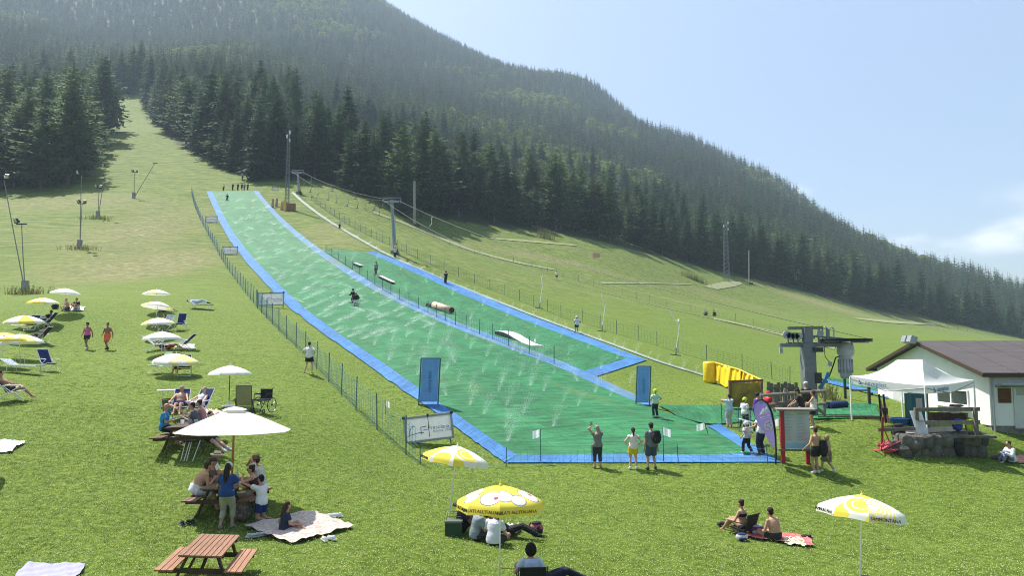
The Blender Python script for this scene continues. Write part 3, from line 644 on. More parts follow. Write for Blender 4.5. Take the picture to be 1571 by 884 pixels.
# ------------------------------------------------------------------ banners
def banner(u, v, w, h, yaw, roll, label, text, mid=True):
    p = P(u, v); o = empty('banner_board', label, 'banner', p, yaw); o.rotation_euler = (0, roll, yaw); z0 = .10
    fr = MB(); t = .09
    fr.box((0, 0, z0 + h - t / 2), (w - 2 * t, .06, t)).box((0, 0, z0 + t / 2), (w - 2 * t, .06, t)); fr.box((-w / 2 + t / 2, 0, z0 + h / 2), (t, .064, h)).box((w / 2 - t / 2, 0, z0 + h / 2), (t, .064, h))
    fr.build('frame', GREYF, o); MB().box((0, 0, z0 + h / 2), (w - 2 * t, .03, h - 2 * t)).build('panel', PANEL, o)
    for s in (-1, 1):
        MB().box((s * (w / 2 - .02), 0, z0 + h - .02), (.12, .09, .12)).build('corner_cap', DARK, o); MB().tube([(s * w * .42, .03, -.12), (s * w * .42, .03, z0 + .05)], .02, 6).build('leg', DARK, o)
        MB().tube([(s * w * .42, .03, z0 + h * .8), (s * w * .42, .55, -.08)], .018, 6).build('strut', DARK, o)
    if mid: MB().box((0, -.025, z0 + h * .58), (.025, .02, h * .82)).box((0, -.02, z0 + h), (.09, .08, .09)).build('centre_post', DARK, o)
    if text:
        rx = Matrix.Rotation(math.pi / 2, 4, 'X')
        lettering('Presolana', h * .21, BLUEINK, o, Matrix.Translation((w * .20, -.03, z0 + h * .50)) @ rx); lettering('Anima 360', h * .16, GREYINK, o, Matrix.Translation((w * .26, -.03, z0 + h * .36)) @ rx)
        lg = MB(); arc = [(-w * .42 + h * .10 * k * .35, -.022, z0 + h * (.24 + .38 * math.sin(min(k, 5) / 5 * 1.57))) for k in range(9)]
        lg.tube(arc, h * .016, 5); lg.tube([(-w * .41, -.022, z0 + h * .30), (-w * .20, -.022, z0 + h * .36), (-w * .10, -.022, z0 + h * .35)], h * .014, 5); lg.tube([(-w * .16, -.022, z0 + h * .30), (-w * .16, -.022, z0 + h * .56), (-w * .05, -.022, z0 + h * .57)], h * .018, 5)
        lg.tube([(-w * .12, -.022, z0 + h * .44), (-w * .03, -.022, z0 + h * .45)], h * .014, 5); lg.build('emblem', BLUEINK, o)
    return o
banner(660, 681, 2.05, 1.10, R(10), R(-6), 'large white banner board with blue lettering, nearest the lawn', True)
banner(416, 471, 2.15, 1.12, R(4), R(-2), 'white two-panel banner behind the net, second up the slope', True)
banner(353, 391, 2.10, 1.05, 0, R(-1), 'white banner beside the blue edge, third up the slope', True)
banner(324, 342, 2.10, 1.05, 0, 0, 'small far white banner highest on the left edge of the slope', True, False)
banner(422, 292, 1.5, .55, 0, 0, 'low white board near the lattice mast at the top of the slope', False, False)
def vbanner(u, v, w, h, label, yaw):
    p = P(u, v); o = empty('upright_banner', label, 'banner', p, yaw); lean = .10
    f = MB()
    for s in (-1, 1): f.tube([(s * w / 2, 0, 0), (s * w / 2 + lean, 0, h)], .035, 8)
    f.tube([(-w / 2 + lean, 0, h), (w / 2 + lean, 0, h)], .035, 8).tube([(-w / 2, 0, .02), (w / 2, 0, .02)], .04, 8).tube([(-w / 2, .0, .03), (-w / 2, .7, .03)], .03, 6).tube([(w / 2, .0, .03), (w / 2, .7, .03)], .03, 6); f.build('frame', POSTB, o)
    MB().slab([(-w / 2 + .05, 0, .16), (w / 2 - .04, 0, .16), (w / 2 - .05 + lean, 0, h - .05), (-w / 2 + .05 + lean, 0, h - .05)], .02).build('panel', paint('blue_banner', (.16, .35, .68), .6, var=.14, scale=2), o)
    m4 = Matrix.Translation((lean * .5, -.02, h * .5)) @ Matrix.Rotation(math.pi / 2, 4, 'X') @ Matrix.Rotation(math.pi / 2, 4, 'Z'); lettering('neveplast', w * .30, BLUEINK, o, m4)
vbanner(657, 622, .92, 2.25, 'blue upright banner on the lower left edge of the green slope', R(8)); vbanner(986, 623, .70, 2.05, 'blue upright banner right of the slope beside the helmeted child', R(-12))

# ------------------------------------------------------------------ snow park obstacles
def on_slope(name, label, cat, u, v, u2, v2):      # a frame whose +Y runs from the first photo point to the second along the ground
    a, b = P(u, v), P(u2, v2); y = (b - a).normalized(); x = y.cross(Vector((0, 0, 1))).normalized(); z = x.cross(y); o = empty(name, label, cat, a)
    o.rotation_euler = Matrix((x, y, z)).transposed().to_euler(); return o, (b - a).length
KICK = mat('white_plastic', (.72, .71, .67), .5, var=.12)
def box_rail(u, v, u2, v2, w, h, label):
    o, L = on_slope('slide_box', label, 'ski obstacle', u, v, u2, v2); MB().box((0, L / 2, h - .04), (w, L, .08)).build('deck', KICK, o); MB().box((0, L / 2, h / 2 - .06), (w - .1, L - .2, h - .05)).build('base', DARK, o)
    MB().tube([(w / 2, 0, h), (w / 2, L, h)], .04, 6).tube([(-w / 2, 0, h), (-w / 2, L, h)], .04, 6).build('edge_rail', STEEL, o)
box_rail(543, 407, 553, 411, .6, .35, 'short white slide box at the top of the snow park'); box_rail(582, 427, 603, 437, .5, .35, 'long narrow white slide box in the upper snow park')
o, L = on_slope('pipe_rail', 'thick pinkish pipe on the green mat with a black kicker behind it', 'ski obstacle', 656, 471, 692, 483)
MB().tube([(0, L * .28, .42), (0, L, .42)], .36, 16).build('pipe', paint('faded_pink_plastic', (.62, .42, .30), .6), o, True); MB().tube([(0, L * .985, .42), (0, L + .03, .42)], .30, 16).build('end_cap', DARK, o); MB().box((0, L * .12, .2), (.7, L * .22, .4), taper=.8).build('kicker', BLACK, o); MB().box((0, L * .64, .1), (.4, L * .6, .22)).build('stand', DARK, o)
o, L = on_slope('wave_box', 'white wave-shaped box with black sides in the lower snow park', 'ski obstacle', 768, 515, 826, 533)
wv = [(L * k / 16, .32 + .14 * math.cos(k / 16 * 5.4 - 1.3) - .16 * k / 16) for k in range(17)]
for s in (-1, 1): MB().slab([(s * .55, 0, 0)] + [(s * .55, y, z) for y, z in wv] + [(s * .55, L, 0)], .05).build('side_panel', BLACK, o)
d_ = MB()
for (y0, z0), (y1, z1) in zip(wv, wv[1:]): d_.beam((0, y0, z0 + .02), (0, y1, z1 + .02), 1.08, .05)
d_.build('deck', KICK, o); MB().box((0, -.3, .12), (.4, .5, .22), taper=.5).build('entry_ramp', paint('cream_plastic', (.6, .55, .38)), o)
for f in (.08, .75): MB().box((-.585, L * f, .28), (.02, .22, .22)).build('sticker', PANEL, o)

# ------------------------------------------------------------------ sprinkler jets: clouds of small drops
WATER = bpy.data.materials.new('water_drops'); WATER.use_nodes = True; WATER.node_tree.nodes['Principled BSDF'].inputs['Base Color'].default_value = (.9, .95, .95, 1); WATER.node_tree.nodes['Principled BSDF'].inputs['Roughness'].default_value = .2
_t = WATER.node_tree.nodes.new('ShaderNodeBsdfTranslucent'); _t.inputs[0].default_value = (.9, .95, .95, 1); _x = WATER.node_tree.nodes.new('ShaderNodeMixShader'); _x.inputs[0].default_value = .6
_l = WATER.node_tree.links; _l.new(WATER.node_tree.nodes['Principled BSDF'].outputs[0], _x.inputs[1]); _l.new(_t.outputs[0], _x.inputs[2]); _l.new(_x.outputs[0], WATER.node_tree.nodes['Material Output'].inputs['Surface'])
def jet(seed, h, L, s0, s1, n, drop):               # drops thin out along a slanting path, drifting with the breeze
    r = random.Random(seed); mb = MB(); bend = r.uniform(.7, 1.1); L *= r.uniform(.7, 1.25); ph = r.uniform(0, 6)
    for i in range(n):
        f = r.random() ** 1.25; s = s0 + s1 * f; w = 1 + .25 * math.sin(7 * f + ph)
        p = Vector((L * f ** bend + r.gauss(0, s * .8), r.gauss(0, s), h * f * (1.15 - .35 * f) + abs(r.gauss(0, s * .45 * w)) + .02))
        d = Vector((r.gauss(0, 1), r.gauss(0, 1), r.gauss(0, 1))).normalized(); e = d.orthogonal().normalized(); k = drop * r.uniform(.6, 1.3)
        mb.add([p + d * k, p - d * k * .6 + e * k, p - d * k * .6 - e * k], [(0, 1, 2)])
    return mb.mesh('water_jet', WATER)
JN = [jet(i, 1.45, .48, .05, .36, 3200, .0045) for i in range(6)]; JF = [jet(9 + i, .6, 1.25, .10, .32, 1700, .0078) for i in range(6)]
rs = random.Random(21)
def spray(u, v, meshes, lab, grp, sc=1.0, rz=None):
    p = P(u, v); o = empty('water_jet', lab, 'water jet', p, rs.uniform(-.3, .3) + (math.pi if rs.random() < .12 else 0), grp); k = sc * rs.uniform(.65, 1.2); o.scale = (k, k, k); q = link('spray', rs.choice(meshes), o); q['kind'] = 'stuff'
def lerp_poly(A, B, t, s):
    a, b = resample(A, 101)[int(t * 100)], resample(B, 101)[int(t * 100)]; return a + (b - a) * s
for t in np.linspace(.02, .52, 26):
    for s in np.linspace(.05, .95, 6):
        u, v = lerp_poly(ML_IN, MR_IN, min(1, t + rs.uniform(-.012, .012)), s + rs.uniform(-.07, .07)); spray(u, v, JF, 'fine white water spray on the upper green slope', 'sprinkler jets of the upper slope', 1.0 - .45 * t)
for t in np.linspace(.55, .95, 10):
    for s in np.linspace(.12, .93, 5 if t < .8 else 4):
        u, v = lerp_poly(ML_IN, MR_IN, min(1, t + rs.uniform(-.012, .012)), s + rs.uniform(-.06, .06)); spray(u, v, JN, 'thin plume of water rising from the lower green slope', 'sprinkler jets of the lower slope', .9)
for t in np.linspace(.06, .94, 10):
    for s in (.3, .85):
        u, v = lerp_poly(MR_OUT[3:], [(562, 388), (628, 416), (700, 449), (780, 483), (870, 517), (962, 551)], t, s); spray(u + rs.uniform(-4, 4), v, JN, 'plume of water on the snow park mat', 'sprinkler jets of the snow park', .85)
for t in np.linspace(.04, .98, 36):
    u, v = resample(TOW, 101)[int(t * 100)]; spray(u, v, JN if t > .35 else JF, 'low mist of water over the tow track', 'sprinkler jets of the tow track', .6)

# ------------------------------------------------------------------ lawn: real blades near the camera, scattered as one mass
GB = mat('grass_blade', (.255, .350, .058), .7, col2=(.13, .205, .028), scale=.8, trans=.45, spec=.2, rnd=.55)
FLW = paint('clover_flower', (.60, .62, .34), .8)
gp = bpy.data.collections.new('grass_shapes')
for k in range(6):
    r = random.Random(100 + k); mb = MB()
    for i in range(30):
        a, q = r.random() * 6.28, .11 * math.sqrt(r.random()); x, y = q * math.cos(a), q * math.sin(a); h = r.uniform(.016, .048); w = r.uniform(.003, .0065); l = r.uniform(0, .04); b_ = r.random() * 6.28
        dx, dy = math.cos(b_) * w, math.sin(b_) * w
        mb.add([(x - dx, y - dy, 0), (x + dx, y + dy, 0), (x + l * dy / w, y - l * dx / w, h)], [(0, 1, 2)])
    for i in range((0, 1, 2, 0, 3, 1)[k]):
        x, y = r.uniform(-.1, .1), r.uniform(-.1, .1); mb.ell((x, y, .05), (.011, .011, .008), None, 5, 3, 1)
    gp.objects.link(bpy.data.objects.new('grass_tuft', mb.mesh('grass_tuft', [GB, FLW])))
pts = []
for y0, y1, st in ((12.5, 20, .135), (20, 28, .15), (28, 50, .19)):
    gx, gy = np.meshgrid(np.arange(-.74 * y1, .74 * y1, st), np.arange(y0, y1, st)); pts.append(np.stack([gx.ravel(), gy.ravel()], 1) + rng.uniform(-.5, .5, (gx.size, 2)) * st)
gq = np.concatenate(pts); gq = gq[(np.abs(gq[:, 0]) < .73 * gq[:, 1]) & (rng.uniform(0, 1, len(gq)) > np.clip((gq[:, 1] - 24) / 26, 0, 1) ** .8)]
def poly_px(pp): return np.array([tuple(P(*q)[:2]) for q in pp])
for pp in (ML_OUT[5:] + [(1198, 711), (1104, 652), (1352, 643), (1345, 621), (1010, 624)] + MR_OUT[::-1][1:8], [(1250, 580), (1362, 613), (1366, 594), (1268, 580)]):
    gq = gq[~inside(gq[:, 0], gq[:, 1], poly_px(pp))]
gq = gq[~((gq[:, 0] > 21.5) & (gq[:, 1] > 33.8))]
gz = ground_np(gq[:, 0], gq[:, 1]); ng_ = len(gq); tall = rng.uniform(.6, 1.3, ng_) * (.85 + .2 * (np.sin(gq[:, 0] * .9) * np.sin(gq[:, 1] * 1.1 + gq[:, 0] * .4) > .1))
points_object('lawn_grass', np.stack([gq[:, 0], gq[:, 1], gz - .004], 1), [('pick', 'INT', rng.integers(0, 6, ng_).astype(np.int32)), ('tall', 'FLOAT', tall.astype(np.float32)), ('wide', 'FLOAT', rng.uniform(.8, 1.25, ng_).astype(np.float32)), ('turn', 'FLOAT', rng.uniform(0, 6.28, ng_).astype(np.float32))], gp, None)

# ------------------------------------------------------------------ the lift: drive station, towers, ropes and T-bars
GP = paint('grey_lift_paint', (.16, .175, .19), .5, var=.18, scale=3); GP2 = paint('pale_grey_lift_paint', (.32, .35, .38), .45, var=.15, scale=3)
S0 = P(1243, 640); st_ = empty('lift_station', 'grey drag lift drive station with big bullwheel above the queue', 'ski lift', S0)
def SW(u, v, dy=0): return at(u, v, S0.y + dy)
pt = SW(1243, 503); z_ = lambda v: SW(1243, v).z
m = MB(); m.box(((S0.x), S0.y, (S0.z - .3 + z_(527)) / 2), (.56, .56, z_(527) - S0.z + .3)); m.box((S0.x, S0.y, z_(515)), (.40, .40, z_(503) - z_(527)))
bw(m, 'mast', GP, st_)
for q_ in (MB().box((S0.x + .33, S0.y - .25, z_(580)), (.3, .2, .5)), MB().box((S0.x + .36, S0.y - .3, z_(537)), (.45, .2, .22)), ): bw(q_, 'control_box', DARK, st_)
m = MB().beam(SW(1196, 530), SW(1302, 530), .18, .17).beam(SW(1206, 527, .5), SW(1302, 527, .5), .10, .11); bw(m, 'crossbeam', GP, st_)
m = MB().beam(SW(1208, 504), SW(1262, 503), .12, .15).beam(SW(1209, 503.5, .6), SW(1258, 503, .6), .10, .13); bw(m, 'top_beam', GP, st_)
for k, (u, v) in enumerate(((1207, 514), (1213, 516), (1219, 516), (1225, 516))):
    c = SW(u, v, -.15); m = MB().tube([c - Vector((.0, .05, 0)), c + Vector((0, .05, 0))], .19, 14); o = bw(m, 'sheave', GP2, st_); bw(MB().tube([c - Vector((0, .09, 0)), c + Vector((0, .09, 0))], .05, 8), 'hub', DARK, o)
m = MB()
for u in (1209, 1217, 1224): m.beam(SW(u, 519), SW(u, 529), .06, .06)
m.tube([SW(1204, 512), SW(1240, 516)], .04, 6).tube([SW(1204, 518), SW(1250, 519)], .035, 6).beam(SW(1256, 506), SW(1256, 529), .08, .08).beam(SW(1268, 504), SW(1268, 528), .07, .07).beam(SW(1248, 516), SW(1300, 521), .06, .10); bw(m, 'sheave_frame', GP, st_)
for us in ((1231, 1236), (1262, 1270), (1272, 1279)):
    a, b = us; m = MB().tube([SW(a, 527), SW(a, 505), SW((a + b) / 2, 501.5), SW(b, 505), SW(b, 527)], .035, 6); bw(m, 'ladder_hoop', STEEL, st_)
m = MB().tube([SW(1258, 512) - Vector((0, .06, 0)), SW(1258, 512) + Vector((0, .06, 0))], .16, 12); bw(m, 'sheave', GP2, st_)
wc = SW(1297, 522.5); m = MB().lathe([(.30, .03), (1.02, .05), (1.20, .075), (1.20, .02), (1.12, -.0), (1.20, -.03), (1.20, -.07), (1.0, -.05), (.30, -.03), (.30, .03)], 36, wc); whl = bw(m, 'bullwheel', DARK, st_)
m = MB()
for k in range(6): a = k * math.pi / 3; m.beam(wc + Vector((math.cos(a) * .2, math.sin(a) * .2, -.08)), wc + Vector((math.cos(a) * 1.1, math.sin(a) * 1.1, -.08)), .08, .07)
bw(m, 'spoke', GP, whl)
m = MB().lathe([(.1, .35), (.30, .3), (.36, .12), (.40, -.12), (.38, -.28), (.30, -.36), (.34, -.40), (.1, -.42)], 18, SW(1297, 534)); bw(m, 'gearbox', GP2, st_, True)
m = MB().lathe([(.05, .60), (.20, .58), (.27, .46), (.32, .2), (.33, -.15), (.27, -.5), (.20, -.62), (.05, -.64)], 14, SW(1297, 561)); mo = bw(m, 'motor', GP2, st_)
m = MB()
for k in range(14): a = k * 2 * math.pi / 14; c = SW(1297, 561); m.beam(c + Vector((math.cos(a) * .315, math.sin(a) * .315, -.35)), c + Vector((math.cos(a) * .315, math.sin(a) * .315, .3)), .03, .05)
bw(m, 'cooling_rib', GP, mo)
m = MB().tube([SW(1245, 560), SW(1253, 573), SW(1262, 583), SW(1272, 578), SW(1278, 562), SW(1282, 549), SW(1290, 546)], .035, 6).tube([SW(1264, 530), SW(1266, 548), SW(1273, 556)], .018, 5); bw(m, 'cable', RUBBER, st_)
bw(MB().box(SW(1273, 559), (.16, .14, .22)), 'junction_box', GP2, st_); bw(MB().box(SW(1198, 538), (.14, .14, .26)), 'signal_lamp', GP2, st_)
bw(MB().beam(SW(1258, 597), SW(1271, 572), .16, .14).beam(SW(1262, 584), SW(1270, 586), .08, .08), 'blue_brace', paint('blue_steel', (.06, .20, .38), .5), st_)
def rope(a, b, sag, r, n=24):
    a, b = Vector(a), Vector(b); return [a.lerp(b, i / n) - Vector((0, 0, sag * 4 * (i / n) * (1 - i / n))) for i in range(n + 1)]
def tower(u, v, vt, u2, label):
    p = P(u, v); o = empty('lift_tower', label, 'ski lift tower', p); top = at(u2, vt, p.y); h = top.z - p.z; x = top.x
    bw(MB().tube([p - Vector((0, 0, .4)), p.lerp(top, .5), top], [.34, .27, .21], 10), 'mast', GP2, o); bw(MB().box(p + Vector((0, 0, .12)), (1.1, 1.1, .5)), 'footing', ROADM, o)
    bw(MB().beam(top + Vector((-1.4, 0, -.15)), top + Vector((1.4, 0, -.15)), .22, .26).beam(top + Vector((-1.3, 0, .45)), top + Vector((1.3, 0, .45)), .08, .08), 'crossarm', GP2, o)
    for s in (-1.25, 1.25):
        b = MB().beam(top + Vector((s, -.8, -.42)), top + Vector((s, .8, -.28)), .08, .14).beam(top + Vector((s, 0, -.45)), top + Vector((s, 0, .5)), .06, .06); q = bw(b, 'sheave_bracket', STEEL, o)
        for k in (-.7, -.25, .25, .7): c = top + Vector((s, k, -.3 + k * .08)); bw(MB().tube([c - Vector((.05, 0, 0)), c + Vector((.05, 0, 0))], .17, 10), 'sheave', DARK, q)
    ld = MB()
    for s in (-.16, .16): ld.tube([p + Vector((s, -.36, .3)), top + Vector((s, -.3, -.3))], .018, 4)
    for k in range(int(h / .45)): q = p.lerp(top, (k + 1) * .45 / h); ld.tube([q + Vector((-.16, -.34, 0)), q + Vector((.16, -.34, 0))], .014, 4)
    bw(ld, 'ladder', STEEL, o); return top
T1 = tower(606, 389, 308, 601, 'tall grey drag lift tower standing beside the tow track'); T2 = tower(459, 297, 264, 457, 'small far drag lift tower near the lattice mast')
ropes = {}
ro = empty('haul_rope', 'thin steel lift ropes hanging between the towers and the drive station', 'lift rope', T1)
off = Vector((1.25, 0, -.1)); B0, B1 = SW(1263, 513), SW(1206, 513)
paths = [rope(T2 - off, T1 - off, 1.6, 0) + rope(T1 - off, B1, 2.0, 0, 60)[1:], rope(T2 + off, T1 + off, .9, 0) + rope(T1 + off, SW(1337, 521), 1.2, 0, 60)[1:], rope(at(380, 235, 235), T2 - off, 1, 0, 8), rope(at(384, 233, 235), T2 + off, 1, 0, 8)]
for q in paths: bw(MB().tube(q, [.011 + .00011 * p.y for p in q], 5, cap=False), 'rope', DARK, ro)
YT = paint('yellow_steel', (.75, .55, .05), .5)
def tbar(p, drop, label, grp, spring=True):
    o = empty('lift_hanger', label, 'lift hanger', p, 0, grp); k = .012 + .00012 * p.y; l = rs.uniform(-.3, .3)
    bw(MB().tube([p, p + Vector((l * .3, 0, -.35)), p + Vector((l + .25, 0, -.9)), p + Vector((l, .0, -drop))], k * 1.3, 5), 'arm', PANEL if not spring else STEEL, o)
    bw(MB().tube([p + Vector((l + .02, -.0, -drop + .30)), p + Vector((l, 0, -drop - .1))], k * 3, 6), 'reel', STEEL, o); bw(MB().tube([p + Vector((l - .35, 0, -drop - .08)), p + Vector((l + .3, 0, -drop - .16))], k * 1.6, 5), 'bar', DARK, o)
for i in range(9): tbar(paths[0][2 + int(i * 2.5)], 1.5, 'hooked hanger on the rope between the two lift towers', 'hangers on the upper lift rope')
for f in (3, 9, 15, 21): tbar(paths[1][f], 1.1, 'hanger on the farther rope between the two lift towers', 'hangers on the farther lift rope')
for u, v, lab in ((836, 418, 'pale T-bar hanger above the meadow left of a walking person'), (919, 455, 'pale T-bar hanger above the middle of the right meadow'), (1032, 487, 'pale T-bar hanger nearest the drive station'), (660, 352, 'pale hanger just right of the grey pole by the forest')):
    pth = paths[1] if u < 700 else paths[0]; pr_ = min(pth, key=lambda q: abs((q.x / q.y) * F + U0 - u)); tbar(Vector(pr_), 2.6 if u > 700 else 1.4, lab, 'T-bars over the right meadow', False)

# ------------------------------------------------------------------ masts, poles, floodlights
def lattice(u, v, vt, w, label, bays):
    p = P(u, v); top = at(u, vt, p.y); h = top.z - p.z; o = empty('lattice_mast', label, 'mast', p); k = .025 + p.y * .00009
    legs = [(sx * w / 2, sy * w / 2) for sx in (-1, 1) for sy in (-1, 1)]; f = lambda t: 1 - .45 * t
    for x, y in legs: MB().tube([(x, y, -.3), (x * f(1), y * f(1), h * .93)], k * 1.2, 5).build('leg', GP, o)
    br = MB()
    for i in range(bays):
        a, b = i / bays * .93, (i + 1) / bays * .93
        for (x0, y0), (x1, y1) in ((legs[0], legs[2]), (legs[1], legs[3]), (legs[0], legs[1]), (legs[2], legs[3])):
            br.tube([(x0 * f(a), y0 * f(a), a * h), (x1 * f(b), y1 * f(b), b * h)], k * .7, 3); br.tube([(x1 * f(a), y1 * f(a), a * h), (x0 * f(b), y0 * f(b), b * h)], k * .7, 3)
    br.build('bracing', GP, o); MB().tube([(0, 0, h * .9), (0, 0, h)], k, 5).build('antenna', STEEL, o)
    for q in range(3): MB().box((w * .4 * (-1) ** q, -w * .4, h * (.84 + .05 * q)), (.22, .18, .7)).build('panel_antenna', PANEL, o)
lattice(440, 321, 196, .7, 'slender two-legged lattice mast at the top right of the ski slope', 18); lattice(1115, 432, 337, 1.7, 'wide grey lattice mast on the meadow crest before the forest', 14)
def pole(u, v, vt, r, label, m, cross=False):
    p = P(u, v); top = at(u, vt, p.y); o = empty('wooden_pole', label, 'pole', p); bw(MB().tube([p - Vector((0, 0, .3)), top], [r, r * .8], 10), 'shaft', m, o); bw(MB().box(p + Vector((.5, 0, .15)), (1.4, .8, .5)), 'footing', DKWOOD, o)
    if cross: bw(MB().beam(top + Vector((-1, 0, -1)), top + Vector((1, 0, -1)), .12, .12), 'crossarm', m, o)
POLEM = paint('silvered_pole', (.30, .28, .25), .8, var=.25)
pole(636, 347, 278, .30, 'thick silvered pole in front of the forest right of the lift tower', POLEM); pole(1149, 436, 384, .22, 'thin utility pole right of the wide lattice mast', POLEM)
def flood(u, v, tops, label, bush=True):
    p = P(u, v); o = empty('floodlight_pole', label, 'floodlight', p)
    bw(MB().box(p + Vector((0, 0, .5)), (.5, .45, 1.3)), 'cabinet', STEEL, o)
    for (tu, tv, n) in tops:
        t = at(tu, tv, p.y); k = .03 + p.y * .00012; bw(MB().tube([p + Vector((.05, 0, 0)), p.lerp(t, .5), t], [k * 1.5, k * 1.2, k], 7), 'mast', POLEM, o)
        bw(MB().beam(t + Vector((-.5, 0, -.05)), t + Vector((.5, 0, -.05)), .10, .10), 'crossarm', DARK, o)
        for i in range(n):
            c = t + Vector((-.42 + .84 * i / max(1, n - 1), -.15, .25)); b = MB().box(c, (.46, .34, .44), (R(35), 0, R(-25 + 50 * i)), taper=.7); h_ = bw(b, 'lamp_head', DARK, o)
            bw(MB().box(c + Vector((.02, -.17, -.1)), (.36, .03, .30), (R(35), 0, R(-25 + 50 * i))), 'glass', PANEL, h_)
flood(38, 449, ((6, 275, 2), (33, 343, 1)), 'leaning double floodlight pole nearest on the left edge'); flood(122, 381, ((126, 312, 2), (125, 268, 1)), 'two-headed floodlight pole standing in the mown meadow'); flood(150, 334, ((152, 288, 2), (163, 256, 1)), 'floodlight pole beyond the two-headed one, rising from a weedy patch'); flood(205, 304, ((207, 264, 2), (238, 250, 0)), 'farthest floodlight pole below the grassy run')
def slim(u, v, tu, tv, label):
    p = P(u, v); t = at(tu, tv, p.y); o = empty('slanted_pole', label, 'pole', p); bw(MB().tube([p, t], [.10, .07], 6), 'shaft', POLEM, o); bw(MB().box(p + Vector((0, 0, .4)), (.5, .5, .8)), 'base', STEEL, o)
slim(72, 275, 102, 236, 'pale slanted pole before the left stand of trees'); slim(146, 232, 170, 200, 'pale slanted pole high on the left side of the run')
WEED = mat('tall_weeds', (.26, .26, .10), .8, col2=(.13, .16, .04), scale=2, trans=.5)
def weeds(u, v, rx, h, n, label):
    p = P(u, v); o = empty('weed_clump', label, 'weeds', p); r = random.Random(n); mb = MB()
    for i in range(n):
        x, y = r.gauss(0, rx * .5), r.gauss(0, .5); z = G(p.x + x, p.y + y) - p.z; hh = h * r.uniform(.4, 1.1); w = .05; a = r.random() * 6.28; l = r.uniform(-.3, .3)
        mb.add([(x - w * math.cos(a), y - w * math.sin(a), z), (x + w * math.cos(a), y + w * math.sin(a), z), (x + l, y, z + hh)], [(0, 1, 2)])
        for q in range(2): t = r.uniform(.4, .9); c = Vector((x + l * t, y, z + hh * t)); mb.add([c, c + Vector((r.uniform(-.15, .15), .05, r.uniform(.02, .12))), c + Vector((r.uniform(-.15, .15), -.05, -.06))], [(0, 1, 2)])
    mb.build('stems', WEED, o)['kind'] = 'stuff'
weeds(38, 452, 2.2, .9, 130, 'brownish tall weeds round the foot of the leaning floodlight'); weeds(124, 383, 2.4, .75, 110, 'weeds round the foot of the two-headed floodlight'); weeds(150, 336, 2.8, .8, 150, 'dark weedy patch under a far floodlight')
weeds(1065, 430, 3.5, 2.2, 260, 'dark bush on the crest left of the wide lattice mast'); weeds(836, 366, 3.0, 2.8, 150, 'pale shrub at the foot of the dark forest wall'); weeds(1270, 612, .4, .9, 70, 'small green bush beside the lift mast')
for i, (u, v) in enumerate(((418, 312), (424, 311), (432, 316), (438, 317))):
    p = P(u, v + 6); o = empty('net_roll', 'faded orange safety net rolled upright by the slope', 'net roll', p, 0, 'orange rolled nets at the top of the slope'); MB().tube([(0, 0, 0), (.1, 0, 1.7)], [.3, .22], 8).build('roll', paint('orange_net', (.55, .30, .20), .8), o)
p = P(437, 323); o = empty('yellow_post', 'yellow padded post at the foot of the lattice mast', 'post', p); MB().box((0, 0, 1.0), (.5, .5, 2.1)).build('pad', YT, o); MB().box((1.2, .3, .7), (1.5, .8, 1.5)).build('cabinet', paint('rust_box', (.28, .13, .07)), o)
p = P(915, 396); o = empty('warning_sign', 'small red and white striped sign lying on the far meadow', 'sign', p); MB().slab([(-.9, 0, .2), (.9, 0, .1), (.9, .1, 1.1), (-.9, .1, 1.3)], .05).build('panel', paint('faded_red', (.7, .35, .25)), o)

# ------------------------------------------------------------------ the white lift house, its terrace and the sales tent
PLASTER = mat('white_plaster', (.74, .75, .74), .9, var=.05, scale=1.5, bump=.15, bscale=20); ROOFM = mat('brown_bitumen_roof', (.095, .085, .085), .9, col2=(.065, .058, .06), scale=1.2, stretch=(.5, 3, 1), bump=.2, bscale=30)
FASC = paint('dark_brown_fascia', (.06, .04, .03), .6); CONC = mat('grey_concrete', (.23, .22, .20), .95, var=.3, scale=2.5, bump=.4, bscale=14); GLASS = paint('dark_window_glass', (.03, .04, .05), .12, spec=.6)
STONE = mat('mossy_stone', (.15, .14, .12), .95, col2=(.05, .048, .042), scale=2.2, bump=.7, bscale=9, rnd=.25); SHUT = paint('grey_white_shutter', (.55, .57, .56), .6)
HZ = -.35; K = Vector((21.75, 34.0, HZ)); hs_ = empty('lift_house', 'white plastered lift house with brown gable roof at the right edge', 'house', K, R(-3.8))
e0, rg, LX, LY, pz = 3.59 - HZ, 5.05 - HZ, 13.0, 12.0, 1.2 - HZ
m = MB(); m.add([(0, 0, pz), (LX, 0, pz), (LX, LY, pz), (0, LY, pz), (0, 0, e0), (LX, 0, e0), (LX, LY, e0), (0, LY, e0), (0, LY / 2, rg), (LX, LY / 2, rg)],
    [(0, 1, 5, 4), (1, 2, 6, 9, 5), (2, 3, 7, 6), (3, 0, 4, 8, 7), (4, 5, 9, 8), (8, 9, 6, 7)]); m.build('wall', PLASTER, hs_)
MB().box((LX / 2 + .02, LY / 2 + .02, pz / 2), (LX - .06, LY - .06, pz)).build('plinth', CONC, hs_)
oh = .45; sl = (rg - e0) / (LY / 2)
